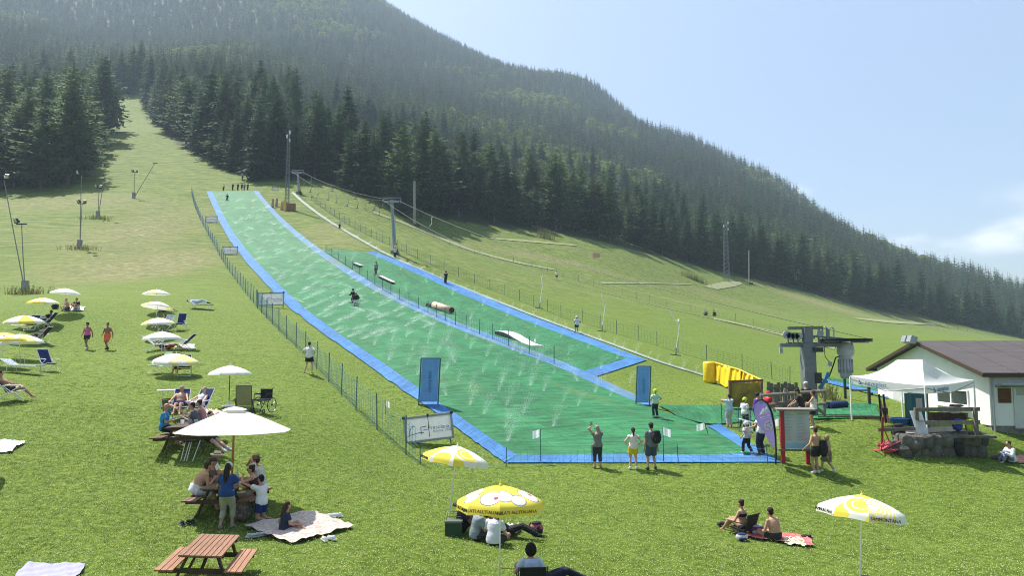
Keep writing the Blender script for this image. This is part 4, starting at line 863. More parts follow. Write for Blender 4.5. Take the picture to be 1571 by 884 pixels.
for s in (0, 1):
    y0, y1 = ((-oh, LY / 2) if s == 0 else (LY + oh, LY / 2)); z0 = e0 - oh * sl + .05; z1 = rg + .05
    pl = [(-oh, y0, z0), (LX + oh, y0, z0), (LX + oh, y1, z1), (-oh, y1, z1)]
    m = MB(); m.add([Vector(q) + Vector((0, 0, h)) for h in (.07, 0) for q in pl], [(0, 1, 2, 3), (7, 6, 5, 4)] + [(i + 4, (i + 1) % 4 + 4, (i + 1) % 4, i) for i in range(4)]); ro_ = m.build('roof', ROOFM, hs_)
    for k in range(1, 9): 
        x = -oh + k * (LX + 2 * oh) / 9; mm = MB().beam((x, y0, z0 + .075), (x, y1, z1 + .075), .05, .02); mm.build('roof_seam', ROOFM, ro_)
    MB().beam((-oh - .02, y0, z0 - .04), (-oh - .02, y1 - .02 * (1 if s == 0 else -1), z1 - .02), .05, .18).build('bargeboard', FASC, hs_)
    MB().beam((-oh, y0, z0 - .04), (LX + oh, y0, z0 - .02), .05, .18).build('gutter', FASC, hs_)
w = MB().box((-.03, 3.2, 2.68 - HZ), (.08, 2.95, .06)).box((-.03, 3.2, 1.98 - HZ), (.08, 2.95, .06)).box((-.03, 1.76, 2.33 - HZ), (.08, .07, .66)).box((-.03, 4.64, 2.33 - HZ), (.08, .07, .66)).box((-.03, 3.3, 2.33 - HZ), (.08, .08, .66)).build('window', WHITE, hs_)
for y in (2.52, 3.98): MB().box((-.012, y, 2.33 - HZ), (.03, 1.32 if y > 3 else 1.4, .62)).build('pane', GLASS, w)
MB().box((-.16, 3.2, 1.89 - HZ), (.34, 3.2, .08)).build('sill', WHITE, w)
dr = MB().box((-.03, 8.9, 2.05 - HZ), (.07, 1.8, 1.75)).build('door', PANEL, hs_); MB().box((-.08, 8.2, 2.0 - HZ), (.05, .08, .2)).build('handle', DARK, dr); MB().box((-.01, 7.15, 2.05 - HZ), (.03, 1.6, 1.75)).build('doorway', paint('opening_painted_shade', (.07, .09, .08)), hs_)  # doorway is a flat panel; the opening's inner shade is its colour
lv = MB()
for k in range(9): lv.box((.64, -.035, 2.27 - HZ + k * .075), (.56, .05, .055), (R(25), 0, 0))
lv.build('louvre', paint('brown_louvre', (.16, .07, .045)), hs_)
sh = MB().box((1.9, -.035, 2.0 - HZ), (1.75, .05, 1.78)).build('shutter', SHUT, hs_); MB().box((1.9, -.09, 1.08 - HZ), (1.9, .14, .06)).build('sill', CONC, sh); MB().box((1.9, -.07, 2.72 - HZ), (1.5, .03, .28)).build('vent', paint('vent_grey', (.35, .36, .36)), sh)
MB().box((2.2, -.28, 3.03 - HZ), (3.9, .55, .07), (R(-14), 0, 0)).build('canopy', GREYF, hs_)
MB().tube([(.12, -.06, e0 - .1), (.12, -.06, .1)], .045, 7).build('downpipe', GREYF, hs_)
fl_ = MB().beam((-.5, LY / 2, rg - .1), (-.75, LY / 2, rg + .1), .06, .06).build('lamp_bracket', DARK, hs_)
for y in (5.65, 6.3): MB().box((-.72, y, rg + .18), (.34, .48, .36), (0, R(20), 0)).build('floodlight', GREYF, hs_)
MB().tube([(-.3, LY + .6, 2.2 - HZ), (-1.4, LY + .6, 2.2 - HZ)], .05, 6).build('conduit', DARK, hs_)
# terrace with its wall of rough stones
tl, trr = P(1378, 697), P(1509, 699); TZ = 1.18
ter = MB(); ter.slab([(tl.x + .8, tl.y + .9, TZ - .3), (19.35, trr.y + .9, TZ - .3), (21.0, 37.5, TZ - .3), (tl.x + 1.6, 36.5, TZ - .3)], .6); structure(ter.build('terrace', CONC))
sw = empty('stone_wall', 'low dark wall of rough stones holding up the terrace', 'wall', (tl.x, tl.y, .3)); r = random.Random(4)
n_st = 9
for row, (zc, hh) in enumerate(((.16, .52), (.62, .50))):
    for i in range(n_st):
        f0 = (i + (.5 if row else 0) * .6) / n_st; x = (trr.x - tl.x) * (f0 + .05); L = (trr.x - tl.x) / n_st * r.uniform(.95, 1.12)
        mb = MB().ell((0, 0, 0), (1, 1, 1), None, 11, 8); ang = r.uniform(-.25, .25); sz = Vector((L * .60, .38, hh * .62))
        mb.v = [tuple(Euler((0, ang, 0)).to_matrix() @ Vector([sz[q_] * math.copysign(abs(c_) ** .55, c_) for q_, c_ in enumerate(Vector(v) * r.uniform(.9, 1.1))])) for v in mb.v]; mb.build('stone', STONE, sw, False, (x, .12 + r.uniform(-.08, .08) + (trr.y - tl.y) * f0, zc + r.uniform(-.04, .04)))
MB().box(((trr.x - tl.x) / 2 + .1, .55, .80), (trr.x - tl.x - .1, .5, .09)).build('coping', STONE, sw)
def loose(u, v, s, m, name, label, cat, y=None):
    p = P(u, v) if y is None else at(u, v, y); o = MB().ell((0, 0, 0), s, (0, 0, r.uniform(0, 3)), 9, 7); o.v = [tuple(Vector(q) * r.uniform(.88, 1.12)) for q in o.v]; o = o.build(name, m, None, True, p + Vector((0, 0, s[2] * .7))); return tag(o, label, cat)
loose(1392, 694, (.55, .4, .36), STONE, 'boulder', 'rounded boulder at the left end of the stone wall', 'boulder'); loose(1372, 692, (.35, .3, .25), STONE, 'boulder', 'smaller boulder beside the pink rope heap', 'boulder')
# railing, boxes and bags on the terrace
rl = empty('wooden_railing', 'grey wooden railing along the terrace edge in front of the tent', 'railing', (tl.x + .3, tl.y + .5, TZ))
ya = tl.y + .55
for u, va in ((1407, 628), (1498, 627)): q = at(u, 664, ya); bw(MB().box((q.x, ya, TZ + .52), (.13, .13, 1.1)), 'post', GREYWOOD, rl)
for v in (628, 648): a, b = at(1404, v + 1, ya), at(1503, v, ya + .1); bw(MB().beam(a, b, .06, .16), 'rail', GREYWOOD, rl)
cr_ = empty('plank_stack', 'pile of brown boards lying behind the terrace railing', 'boards', at(1455, 652, ya + .6))
for k in range(6): bw(MB().beam(at(1428 - k, 647 - 2.6 * k, ya + .6), at(1480 + (k % 3), 648 - 2.6 * k, ya + .75), .5 - .05 * k, .06), 'board', DKWOOD, cr_)
def bag(p, w, h, m, label, m2=None, rz=0.0):       # a rucksack: body, lid, pocket, two straps
    o = empty('backpack', label, 'backpack', p, rz); b = MB().ell((0, 0, h * .48), (w * .5, w * .36, h * .52), None, 12, 8); b.v = [(x, y, max(z, 0.01)) for x, y, z in b.v]; b.build('body', m, o, True)
    MB().ell((0, -w * .3, h * .32), (w * .33, w * .14, h * .24), None, 10, 6).build('pocket', m2 or m, o, True); MB().ell((0, 0, h * .9), (w * .38, w * .3, h * .13), None, 10, 6).build('lid', m2 or m, o, True)
    for s in (-1, 1): MB().tube([(s * w * .25, w * .3, h * .9), (s * w * .32, w * .48, h * .55), (s * w * .28, w * .32, h * .1)], .018, 5).build('strap', BLACK, o)
    return o
bag(P(1386, 690) + Vector((0, .3, .25)), .55, .75, BLACK, 'black bag resting on the stones left of the terrace wall'); bag(P(1467, 700) - Vector((0, .25, 0)), .42, .6, BLACK, 'black rucksack leaning against the foot of the stone wall')
bag(at(1470, 662, ya + .3), .38, .5, paint('blue_bag', (.03, .06, .28), .7), 'blue bag on the terrace below the boards'); bag(at(1488, 663, ya + .25), .3, .5, paint('lime_bag', (.50, .62, .04), .7), 'lime yellow bag at the right end of the terrace')
o = empty('white_bundle', 'white folded cloth lying on top of the boards', 'cloth', at(1464, 632, ya + .6)); MB().ell((0, 0, .08), (.35, .25, .16), None, 12, 6).build('cloth', PANEL, o, True); MB().ell((.1, 0, .25), (.3, .2, .07), None, 12, 6).build('brown_fold', DKWOOD, o, True)
o = empty('leaning_notice', 'white notice board leaning on the terrace post', 'notice', at(1416, 668, ya - .2)); MB().slab([(-.22, 0, 0), (.24, 0, 0), (.1, .25, .95), (-.36, .25, .95)], .03).build('panel', PANEL, o); bw(MB().box((o.location.x + .02, o.location.y + .1, o.location.z + .55), (.28, .02, .04)), 'print_line', GREYINK, o)
o = empty('teal_cabinet', 'teal machine cabinet with a paper notice under the tent', 'cabinet', at(1408, 662, 33.6)); o.location.z = TZ; MB().box((0, 0, .75), (.75, .6, 1.5)).build('body', paint('teal_paint', (.02, .10, .14), .5), o); MB().box((-.05, -.31, 1.1), (.28, .02, .4)).build('notice', PANEL, o); MB().box((.3, -.31, .75), (.04, .04, .15)).build('handle', DARK, o)
o = empty('blue_tub', 'blue plastic tub on the grass under the tent', 'tub', P(1382, 650)); MB().lathe([(.01, 0), (.32, 0), (.42, .22), (.38, .22), (.3, .04), (.01, .04)], 18).build('tub', paint('blue_plastic', (.03, .16, .45), .4), o); MB().lathe([(.41, .20), (.45, .22), (.41, .24)], 18).build('rim', paint('blue_rim', (.05, .25, .6)), o)
rp = empty('red_post', 'thin red post with a slanted red stay beside the pink rope heap', 'post', P(1353, 692)); a = P(1353, 692); bw(MB().tube([a, at(1354, 640, a.y)], .05, 8), 'post', paint('dark_red_paint', (.25, .03, .03)), rp); bw(MB().tube([P(1369, 690), at(1355, 655, a.y)], .025, 6), 'stay', paint('red_paint', (.45, .06, .05)), rp)
bw(MB().beam(at(1347, 660, a.y), at(1404, 658, a.y + .3), .05, .14), 'rail', GREYWOOD, rp)
hp = MB(); p = P(1363, 694)
for k in range(26): t = k * .9; c = p + Vector((math.cos(t) * r.uniform(.15, .4), math.sin(t) * r.uniform(.1, .3), r.uniform(.02, .42))); hp.tube([c, c + Vector((r.uniform(-.3, .3), r.uniform(-.2, .2), r.uniform(-.1, .12))), c + Vector((r.uniform(-.3, .3), .1, -.1))], .035, 5)
tag(bw(hp, 'rope_heap', paint('pink_rope', (.62, .12, .16), .8)), 'tangled heap of pink rope net on the grass by the red post', 'rope')
hp['kind'] if False else None
def ski_pair(p, ang, L, lean, m, label, w=.085):
    for s in (-1, 1):
        o = empty('ski', label, 'ski', p, ang, 'skis ' + label[:24])
        if lean: pts_ = [(s * .09, 0, .02), (s * .09, lean * .5, L * .5), (s * .09, lean, L)]
        else: pts_ = [(s * .11, -L * .45, .02), (s * .11, 0, .02), (s * .11, L * .42, .02), (s * .11, L * .5, .10)]
        b = MB()
        for q0, q1 in zip(pts_, pts_[1:]): b.beam(q0, q1, w, .018, up=(0, 1, 0) if lean else (0, 0, 1))
        b.build('blade', m, o); c = pts_[1] if not lean else pts_[1]
        MB().box(Vector(c) + (Vector((0, -.03, 0)) if lean else Vector((0, 0, .04))), (.07, .04 if lean else .26, .26 if lean else .05)).build('binding', DARK, o)
SKR = paint('red_ski', (.5, .14, .16), .4); SKW = paint('white_ski', (.65, .66, .66), .4)
ski_pair(at(1361, 648, 33), .2, .95, .25, SKR, 'red and white ski leaning by the tent leg'); ski_pair(at(1356, 650, 32.7), -.2, 1.25, .2, BLACK, 'black ski leaning left of the tent wall')
# tent
Nn, Rr, Ll = at(1419, 592, 30.6), at(1494, 583, 33.2), at(1304, 577, 33.2); Bb = Ll + Rr - Nn; P1, P2 = at(1415, 551.5, 32.2), at(1376, 552.5, 33.4)
TENT = mat('white_tent_cloth', (.82, .83, .82), .8, var=.03, trans=.35); tn = empty('sales_tent', 'white open pop-up tent with blue lettered valance before the house', 'tent', Vector((Nn.x, Nn.y, 1.0)))
def cloth_panel(a, b, c, d, sag, name, m=TENT, n=10):
    mb = MB(); vs = []
    for i in range(n + 1):
        for j in range(n + 1):
            s, t = i / n, j / n; q = (a.lerp(b, s)).lerp(d.lerp(c, s), t); q = q - Vector((0, 0, sag * math.sin(math.pi * t) + .06 * math.sin(math.pi * s) * (1 - t))); vs.append(q)
    mb.add(vs, [(i * (n + 1) + j, (i + 1) * (n + 1) + j, (i + 1) * (n + 1) + j + 1, i * (n + 1) + j + 1) for i in range(n) for j in range(n)]); return bw(mb, name, m, tn, True)
for a, b, c, d in ((Nn, Rr, P1, P1), (Ll, Nn, P1, P2), (Bb, Ll, P2, P2), (Rr, Bb, P2, P1)): cloth_panel(a, b, c, d, .22, 'roof_panel')
for a, b in ((Nn, Rr), (Ll, Nn), (Bb, Ll), (Rr, Bb)):
    dn = Vector((0, 0, -.34)); n = 12; vs = [a.lerp(b, i / n) + dn * j - Vector((0, 0, .05 * math.sin(math.pi * i / n))) for j in (0, 1) for i in range(n + 1)]
    bw(MB().add(vs, [(i, i + 1, n + 2 + i, n + 1 + i) for i in range(n)]), 'valance', TENT, tn)
def on_edge(a, b, f, txt, size):
    d = (b - a).normalized(); nrm = d.cross(Vector((0, 0, 1))); up = nrm.cross(d); pos = a.lerp(b, f) - Vector((0, 0, .21)) + nrm * .02 - tn.location
    mt = Matrix((d, up, nrm)).transposed().to_4x4(); mt.translation = pos; lettering(txt, size, BLUEINK, tn, mt)
    c = pos - d * size * 2.75; c2 = MB()
    for t in range(4): c2.beam(c + up * (size * .32) * (1 if t < 2 else -1) * (1 if t % 2 else -1) - d * size * .25, c + up * (size * .32) * (-1 if t < 2 else -1) + d * size * .25, .015, .03)
    c2.build('emblem', BLUEINK, tn)
on_edge(Nn, Rr, .34, 'neveplast', .27); on_edge(Ll, Nn, .36, 'neveplast', .25)
for q, gz_ in ((Nn, TZ), (Rr, TZ), (Ll, G(Ll.x, Ll.y)), (Bb, G(Bb.x, Bb.y))): bw(MB().box((q.x, q.y, (q.z + gz_) / 2 - .03), (.05, .05, q.z - gz_)), 'leg', WHITE, tn); bw(MB().box((q.x, q.y, gz_ + .02), (.14, .14, .02)), 'foot', STEEL, tn)
for a, b in ((Nn, Rr), (Ll, Nn)): bw(MB().tube([a - Vector((0, 0, .1)), a.lerp(b, .5) - Vector((0, 0, .45)), b - Vector((0, 0, .1))], .018, 5), 'truss', STEEL, tn)

# ------------------------------------------------------------------ around the lift queue
YM = mat('yellow_crash_mat', (.80, .55, .02), .5, var=.15, scale=1.5, bump=.5, bscale=5)
p = P(1090, 588); o = empty('crash_mat', 'upright rolled yellow crash mat at the left end of the row', 'crash mat', p); MB().lathe([(.01, 0), (.46, 0), (.50, .2), (.49, .8), (.50, 1.35), (.44, 1.5), (.01, 1.5)], 20).build('roll', YM, o, True); MB().lathe([(.30, 1.50), (.33, 1.53), (.36, 1.50)], 16).build('coil_edge', YM, o)
def drape(top, bot, label, ydep):
    n = 28; o = empty('crash_mat', label, 'crash mat', at(*bot[0], ydep[0])); t, b = resample(top, n), resample(bot, n); mb = MB(); vs = []
    for j in range(7):
        f = j / 6
        for i in range(n): y = ydep[0] + (ydep[1] - ydep[0]) * i / (n - 1); u, v = t[i] * (1 - f) + b[i] * f; q = at(u, v, y + .17 * math.sin(i * 1.1 + f * 2.4) + .15 * math.sin(i * .37) - .35 * f); vs.append(q)
    vs2 = [v + Vector((.05, .25, 0)) for v in vs]; fs = [(j * n + i, j * n + i + 1, (j + 1) * n + i + 1, (j + 1) * n + i) for j in range(6) for i in range(n - 1)]
    k = len(vs); bw(MB().add(vs + vs2, fs + [tuple(q + k for q in f[::-1]) for f in fs] + [(i, i + k, i + 1 + k, i + 1) for i in range(n - 1)]), 'cover', YM, o, True); bw(MB().tube([at(*q, ydep[0] + (ydep[1] - ydep[0]) * i / (n - 1)) for i, q in enumerate(t)], .05, 6), 'hem', YM, o)
drape([(1098, 557), (1112, 561), (1136, 568)], [(1099, 584), (1112, 594), (1136, 592)], 'yellow crash mat draped right of the rolled one', (52, 47)); drape([(1136, 568), (1152, 576), (1170, 584)], [(1134, 594), (1150, 596), (1170, 595)], 'lower yellow crash mat trailing off to the right', (47, 44))
BRW = paint('brown_wood', (.22, .125, .065), .75, var=.3)
bx = empty('wooden_stall', 'open wooden box with brown rim and yellow padding behind the lift queue', 'wooden box', at(1143, 626, 40)); YB = 40
bw(MB().beam(at(1118, 586, YB), at(1170, 584, YB + .2), .18, .14), 'rim', BRW, bx); PAD_SHADE = mat('padding_painted_shade', (.40, .26, .04), .7, var=.3, scale=2)  # yellow padding dimmed: shading inside the box is put into its colour
bw(MB().slab([at(1121, 625, YB), at(1167, 625, YB + .2), at(1168, 587, YB + .2), at(1120, 588, YB)], .1), 'padding', PAD_SHADE, bx)
for u in (1120, 1168): bw(MB().beam(at(u, 627, YB - .1), at(u, 586, YB - .1), .14, .14, up=(0, 1, 0)), 'post', BRW, bx)
bw(MB().beam(at(1125, 622, YB - .12), at(1150, 600, YB - .12), .08, .08), 'brace', BRW, bx)
pf = empty('plank_fence', 'grey board fence behind the lift queue', 'fence', at(1178, 624, 37.5))
for k in range(9):
    u = 1180 + k * 5.3; a = at(u, 626, 37.5); bw(MB().box((a.x, 37.5 + (k % 2) * .04, (at(u, 626, 37.5).z + at(u, 586 + (k * 37 % 5), 37.5).z) / 2), (.165, .03, at(u, 586 + (k * 37 % 5), 37.5).z - a.z)), 'plank', GREYWOOD, pf)
bw(MB().beam(at(1176, 596, 37.4), at(1226, 596, 37.4), .05, .1), 'rail', GREYWOOD, pf)
qr = empty('queue_railing', 'weathered wooden rails guiding the lift queue', 'railing', at(1220, 640, 33.4)); YQ = 33.4
for a, b in (((1166, 607), (1266, 600)), ((1165, 624), (1216, 616)), ((1236, 622), (1266, 619)), ((1250, 624), (1266, 636))): bw(MB().tube([at(*a, YQ), at(*b, YQ)], .075, 7), 'rail', GREYWOOD, qr)
for u, v0, v1 in ((1265, 600, 640), (1215, 603, 642), (1168, 605, 645), (1201, 598, 622), (1188, 606, 632)): bw(MB().tube([at(u + (4 if v0 < 600 else 0), v0 - 2, YQ + .05), at(u, v1, YQ + .05)], .07, 7), 'post', GREYWOOD, qr)
bn = empty('queue_bench', 'small pale board bench in front of the lift queue', 'bench', at(1148, 660, 31)); bw(MB().beam(at(1135, 643, 31), at(1160, 650, 31), .3, .05), 'seat', PANEL, bn)
for u, v in ((1137, 644), (1158, 650)): bw(MB().beam(at(u, v, 31), at(u - 1, v + 12, 31), .06, .06, up=(0, 1, 0)), 'leg', DARK, bn)
o = empty('mat_roll', 'dark blue rolled mat lying on the green landing mat', 'mat roll', P(1275, 630)); bw(MB().tube([P(1270, 629) + Vector((0, 0, .2)), P(1297, 626) + Vector((0, 0, .2))], .2, 12), 'roll', NAVY, o); bw(MB().tube([P(1270, 629) + Vector((-.01, 0, .2)), P(1270, 629) + Vector((-.04, 0, .2))], .1, 10), 'core', DARK, o)
for u, v0, v1, lab in ((1297, 574, 612, 'black post under the hanging motor'), (1334, 592, 622, 'black post left of the tent')): q = P(u, v1); o = empty('black_post', lab, 'post', q); bw(MB().box((q.x, q.y, (q.z + at(u, v0, q.y).z) / 2), (.12, .12, at(u, v0, q.y).z - q.z)), 'shaft', DARK, o); bw(MB().box((q.x + .1, q.y, q.z + .6), (.2, .1, .16)), 'bracket', DARK, o)
bb = empty('edge_boards', 'reddish boards along the front of the landing mat', 'boards', P(1300, 643))
for k in range(4): bw(MB().beam(P(1256 + 24 * k, 643) + Vector((0, 0, .06)), P(1278 + 24 * k, 643) + Vector((0, 0, .06)), .12, .14), 'board', paint('red_brown_board', (.16, .07, .05)), bb)
# information board
p = P(1222, 711); ib = empty('info_board', 'information board with red posts and grey printed panel', 'information board', p, R(-6)); REDP = paint('red_post_paint', (.36, .025, .03), .5)
for x in (-.50, .43): MB().box((x, -.05 if x < 0 else 0.02, .95), (.14, .13, 2.1)).build('post', REDP, ib)
MB().box((.04, -.09, 1.28), (.92, .04, 1.46)).build('panel', paint('grey_panel', (.42, .45, .44)), ib); MB().box((0, -.05, 2.04), (1.45, .36, .06), (R(8), 0, 0)).build('roof_board', GREYWOOD, ib); MB().box((0, -.08, .50), (1.35, .16, .07)).build('shelf', GREYWOOD, ib)
pm = MB(); r = random.Random(8)
for c in (-1, 1):
    for k in range(19): wd = r.uniform(.2, .4); pm.box((c * .25 + (wd - .4) / 2 * 1, -.113, 1.88 - k * .055), (wd, .004, .016 if k else .035))
q = pm.build('print', GREYINK, ib); q['kind'] = 'stuff'; MB().box((0, -.113, .66), (.86, .005, .18)).build('printed_band', TEALINK, ib); MB().box((0, -.114, 1.3), (.012, .005, 1.2)).build('centre_line', TEALINK, ib)
# feather flag
YF = P(1190, 713).y; ff = empty('feather_flag', 'purple feather flag with white mountain emblem on a black pole', 'flag', P(1190, 713)); PUR = mat('purple_flag', (.30, .24, .56), .7, var=.06, trans=.35)
ol = [(1187, 690), (1172, 664), (1159, 643), (1156.5, 630), (1159, 620), (1164, 615.5), (1170, 615), (1177, 620), (1183, 633), (1187, 652), (1189, 675)]
c = (1172, 640); vs = [at(*c, YF - .12)] + [at(*q, YF + .02 * math.sin(i)) for i, q in enumerate(ol)]; bw(MB().add(vs, [(0, i + 1, (i + 1) % len(ol) + 1) for i in range(len(ol))]), 'flag', PUR, ff, True)
bw(MB().tube([at(*q, YF) for q in ((1190, 716), (1190.5, 690), (1189.5, 668), (1187.5, 650), (1183.5, 632), (1177.5, 619), (1170, 613.5), (1163, 614.5))], [.03, .03, .045, .045, .04, .035, .03, .02], 7), 'pole', BLACK, ff)
def patch(px, m, name, d=-.16): bw(MB().slab([at(*q, YF + d) for q in px], .008), name, m, ff)
patch([(1165, 637), (1171, 626), (1173, 629), (1176, 624), (1182, 633)], PANEL, 'mountain_emblem'); patch([(1166, 641), (1181, 636.5), (1181, 637.6), (1166, 642.2)], PANEL, 'text_line'); patch([(1168, 644), (1179, 640.6), (1179, 641.5), (1168, 645)], PANEL, 'text_line')
patch([(1179 + 6.8 * math.cos(a), 653 + 8 * math.sin(a)) for a in np.linspace(0, 6.28, 15)[:-1]], PANEL, 'round_emblem', -.14)
for a in range(5): patch([(1179 + 3.6 * math.cos(a * 1.26) + 1.4 * math.cos(b), 653 + 4.3 * math.sin(a * 1.26) + 1.5 * math.sin(b)) for b in (0, 1.5, 3, 4.6)], paint('pink_print', (.55, .2, .32)), 'emblem_mark', -.155)

# ------------------------------------------------------------------ parasols
def canopy_panel(R_, hc, n=8, val=.16, rows=7, cols=6, inner=0.0, pw=1.75):
    a = math.pi / n; vs, fs = [], []
    for j in range(rows + 1):
        f = inner + (1 - inner) * j / rows
        for i in range(cols + 1):
            s = -1 + 2 * i / cols; th = a * s; bow = (1 - s * s)
            rr = R_ * f * math.cos(a) / math.cos(th) * (1 - .035 * bow * f) if False else R_ * f * (1 - .05 * bow * f)
            vs.append((rr * math.cos(th), rr * math.sin(th), hc * (1 - f ** pw) - .05 * bow * f * (1 - f) * R_))
    k = len(vs)
    if val:
        for j in (1, 2):
            for i in range(cols + 1):
                s = -1 + 2 * i / cols; bow = 1 - s * s; th = a * s; rr = R_ * (1 - .05 * bow) + .02 * j; vs.append((rr * math.cos(th), rr * math.sin(th), -val * j / 2 * (1 - .15 * bow)))
    fs = [(j * (cols + 1) + i, j * (cols + 1) + i + 1, (j + 1) * (cols + 1) + i + 1, (j + 1) * (cols + 1) + i) for j in range(rows + (2 if val else 0)) for i in range(cols)]
    m = MB(); m.add(vs, fs); return m
pan_cache = {}
def parasol(u, v, h, D, mats, label, lean=(0, 0), spin=0.0, y=None, pole_m=WHITE, base=None, hc=None, val=.15, n=8, pole_r=.017, cap=True, text=None, grp=None, vent=False, loc=None, pw=1.75):
    p = loc if loc is not None else (P(u, v) if y is None else Vector((at(u, v, y).x, y, G(at(u, v, y).x, y)))); o = empty('parasol', label, 'parasol', p, 0, grp); hc = hc or D * .17; top = Vector((lean[0] * h, lean[1] * h, h))
    ax = Vector((lean[0] * 1.3, lean[1] * 1.3, 1)).normalized(); rot = Vector((0, 0, 1)).rotation_difference(ax).to_matrix().to_4x4(); base_z = top - ax * hc
    for i in range(n):
        mt = mats[i % len(mats)]; key = (mt.name, round(D, 2), round(hc, 2), n, val)
        if key not in pan_cache: pan_cache[key] = canopy_panel(D / 2, hc, n, val, pw=pw).mesh('canopy_panel', mt, True)
        q = link('canopy_panel', pan_cache[key], o); q.matrix_local = Matrix.Translation(base_z) @ rot @ Matrix.Rotation(spin + i * 2 * math.pi / n, 4, 'Z')
        rb = MB().tube([(D * .5 * f * math.cos(math.pi / n), D * .5 * f * math.sin(math.pi / n), hc * (1 - f ** pw) - .015) for f in (.04, .35, .7, 1)], .008, 4)
        kk = ('rib', round(D, 2), round(hc, 2), n)
        if kk not in pan_cache: pan_cache[kk] = rb.mesh('rib', STEEL)
        w_ = link('rib', pan_cache[kk], o); w_.matrix_local = q.matrix_local.copy()
        if text and i in text:
            t, sz, mm = text[i]; m4 = Matrix.Translation((D * .5 * .965 + .03, 0, -val * .52)) @ Matrix.Rotation(math.pi / 2, 4, 'Z') @ Matrix.Rotation(math.pi / 2, 4, 'X'); lettering(t, sz, mm, q, m4)
    MB().tube([(0, 0, -.15), tuple(top)], pole_r, 8).build('pole', pole_m, o); MB().lathe([(.03, 0), (.035, .03), (.012, .06), (.01, .10), (.001, .11)], 8, tuple(top)).build('finial', mats[0], o)
    if vent: q = MB(); c_ = canopy_panel(D * .11, hc * .13, n, 0); [q.add([tuple(Matrix.Rotation(i * 2 * math.pi / n, 3, 'Z') @ Vector(v_)) for v_ in c_.v], c_.f) for i in range(n)]; w_ = q.build('vent_cap', mats[0], o, True); w_.matrix_local = Matrix.Translation(base_z + ax * (hc * .93)) @ rot @ Matrix.Rotation(spin, 4, 'Z')
    if base: MB().lathe([(.01, 0), (.26, 0), (.26, .06), (.06, .10), (.05, .25), (.01, .25)], 16).build('base', base, o)
    return o
SM = 'SAMMONTANA'; GA = "GELATI ALL'ITALIANA"
a8 = math.pi / 8
PYL = mat('parasol_pale_yellow', (.86, .79, .34), .8, var=.06, trans=.3)
parasol(687, 804, 2.02, 1.80, [PWD, PYA, PW, PY], 'yellow and white parasol leaning right beside the big banner', (.12, .06), R(-112), y=20.7, text={7: (SM, .10, BLACKINK)}, vent=True, val=.17)
parasol(766, 905, 1.97, 1.80, [PYB, PYC], 'yellow parasol printed with white shapes, nearest the bottom middle', (.01, .03), R(-112), y=15.9, val=.20, text={7: (GA, .092, BLACKINK), 0: (GA, .092, BLACKINK), 1: (GA, .09, BLACKINK), 6: (GA, .09, BLACKINK)})
parasol(1319, 909, 2.0, 1.80, [PYA, PWR, PW, PW], 'white parasol with yellow rings at the bottom right', (.09, .05), R(-128), y=16.9, val=.17, text={1: (SM, .10, BLACKINK), 7: (SM, .1, BLACKINK)}, vent=True)
parasol(353, 806, 2.74, 3.05, [PW], 'very large white market parasol shading the crowded picnic table', (.0, .02), R(8), y=20.3, pole_m=paint('varnished_pole', (.30, .12, .05), .5), hc=.62, val=0, pole_r=.03, vent=True, pw=1.18)
parasol(351, 625, 1.62, 1.62, [PW], 'plain white parasol on a dark pole beside the khaki recliner', (0, 0), .3, pole_m=DARK, base=WHITE, val=.09)
parasol(268, 588, 1.12, 2.15, [PW, PWR, PYL, PW, PW], 'low yellow and white parasol over a green chair', (.05, -.06), .5, y=36.5, val=.14)
parasol(248, 545, 1.35, 2.02, [PW], 'white parasol over the person in red shorts', (0, -.03), .2, y=42, val=.12); parasol(243, 514, 1.3, 1.95, [PW, PYL, PW], 'white and yellow parasol left of the blue upright deckchair', (-.03, -.05), .9, y=47, val=.10)
parasol(238, 490, 1.6, 2.0, [PW, PYL, PW, PW], 'flattened pale parasol tilted to the right, second from the top of its row', (.05, .09), .2, y=50.5, val=.08); parasol(239, 476, 1.7, 1.85, [PW, PYL, PW, PW, PW], 'pale parasol farthest up the middle row', (.0, -.02), .1, y=54, val=.08)
parasol(98, 472, 1.75, 1.85, [PW], 'pale parasol farthest up the left row, above the seated pair', (.05, -.02), .1, y=51.5, val=.08); parasol(65, 495, 1.75, 1.88, [PYC, PW, PYB], 'yellow printed parasol left of the seated pair', (.02, -.04), .3, y=49, val=.10)
parasol(37, 512, 1.55, 2.2, [PYL, PW, PY, PW], 'yellow and white parasol above the two blue deckchairs', (0, -.06), .7, y=45, val=.12); parasol(30, 537, 1.35, 2.15, [PW, PYL, PW, PW], 'mostly white parasol with one yellow side on a white pole', (.02, -.05), R(100), y=39, val=.14)
parasol(2, 577, 1.65, 1.9, [PYB, PYC], 'yellow printed parasol cut by the left edge of the photo', (0, -.03), .4, y=35.5, val=.12)
parasol(-80, 800, 2.2, 1.9, [PW, PY], 'parasol left of the view whose shadow falls on the lawn', (0, 0), .4, y=21.0, val=.12)

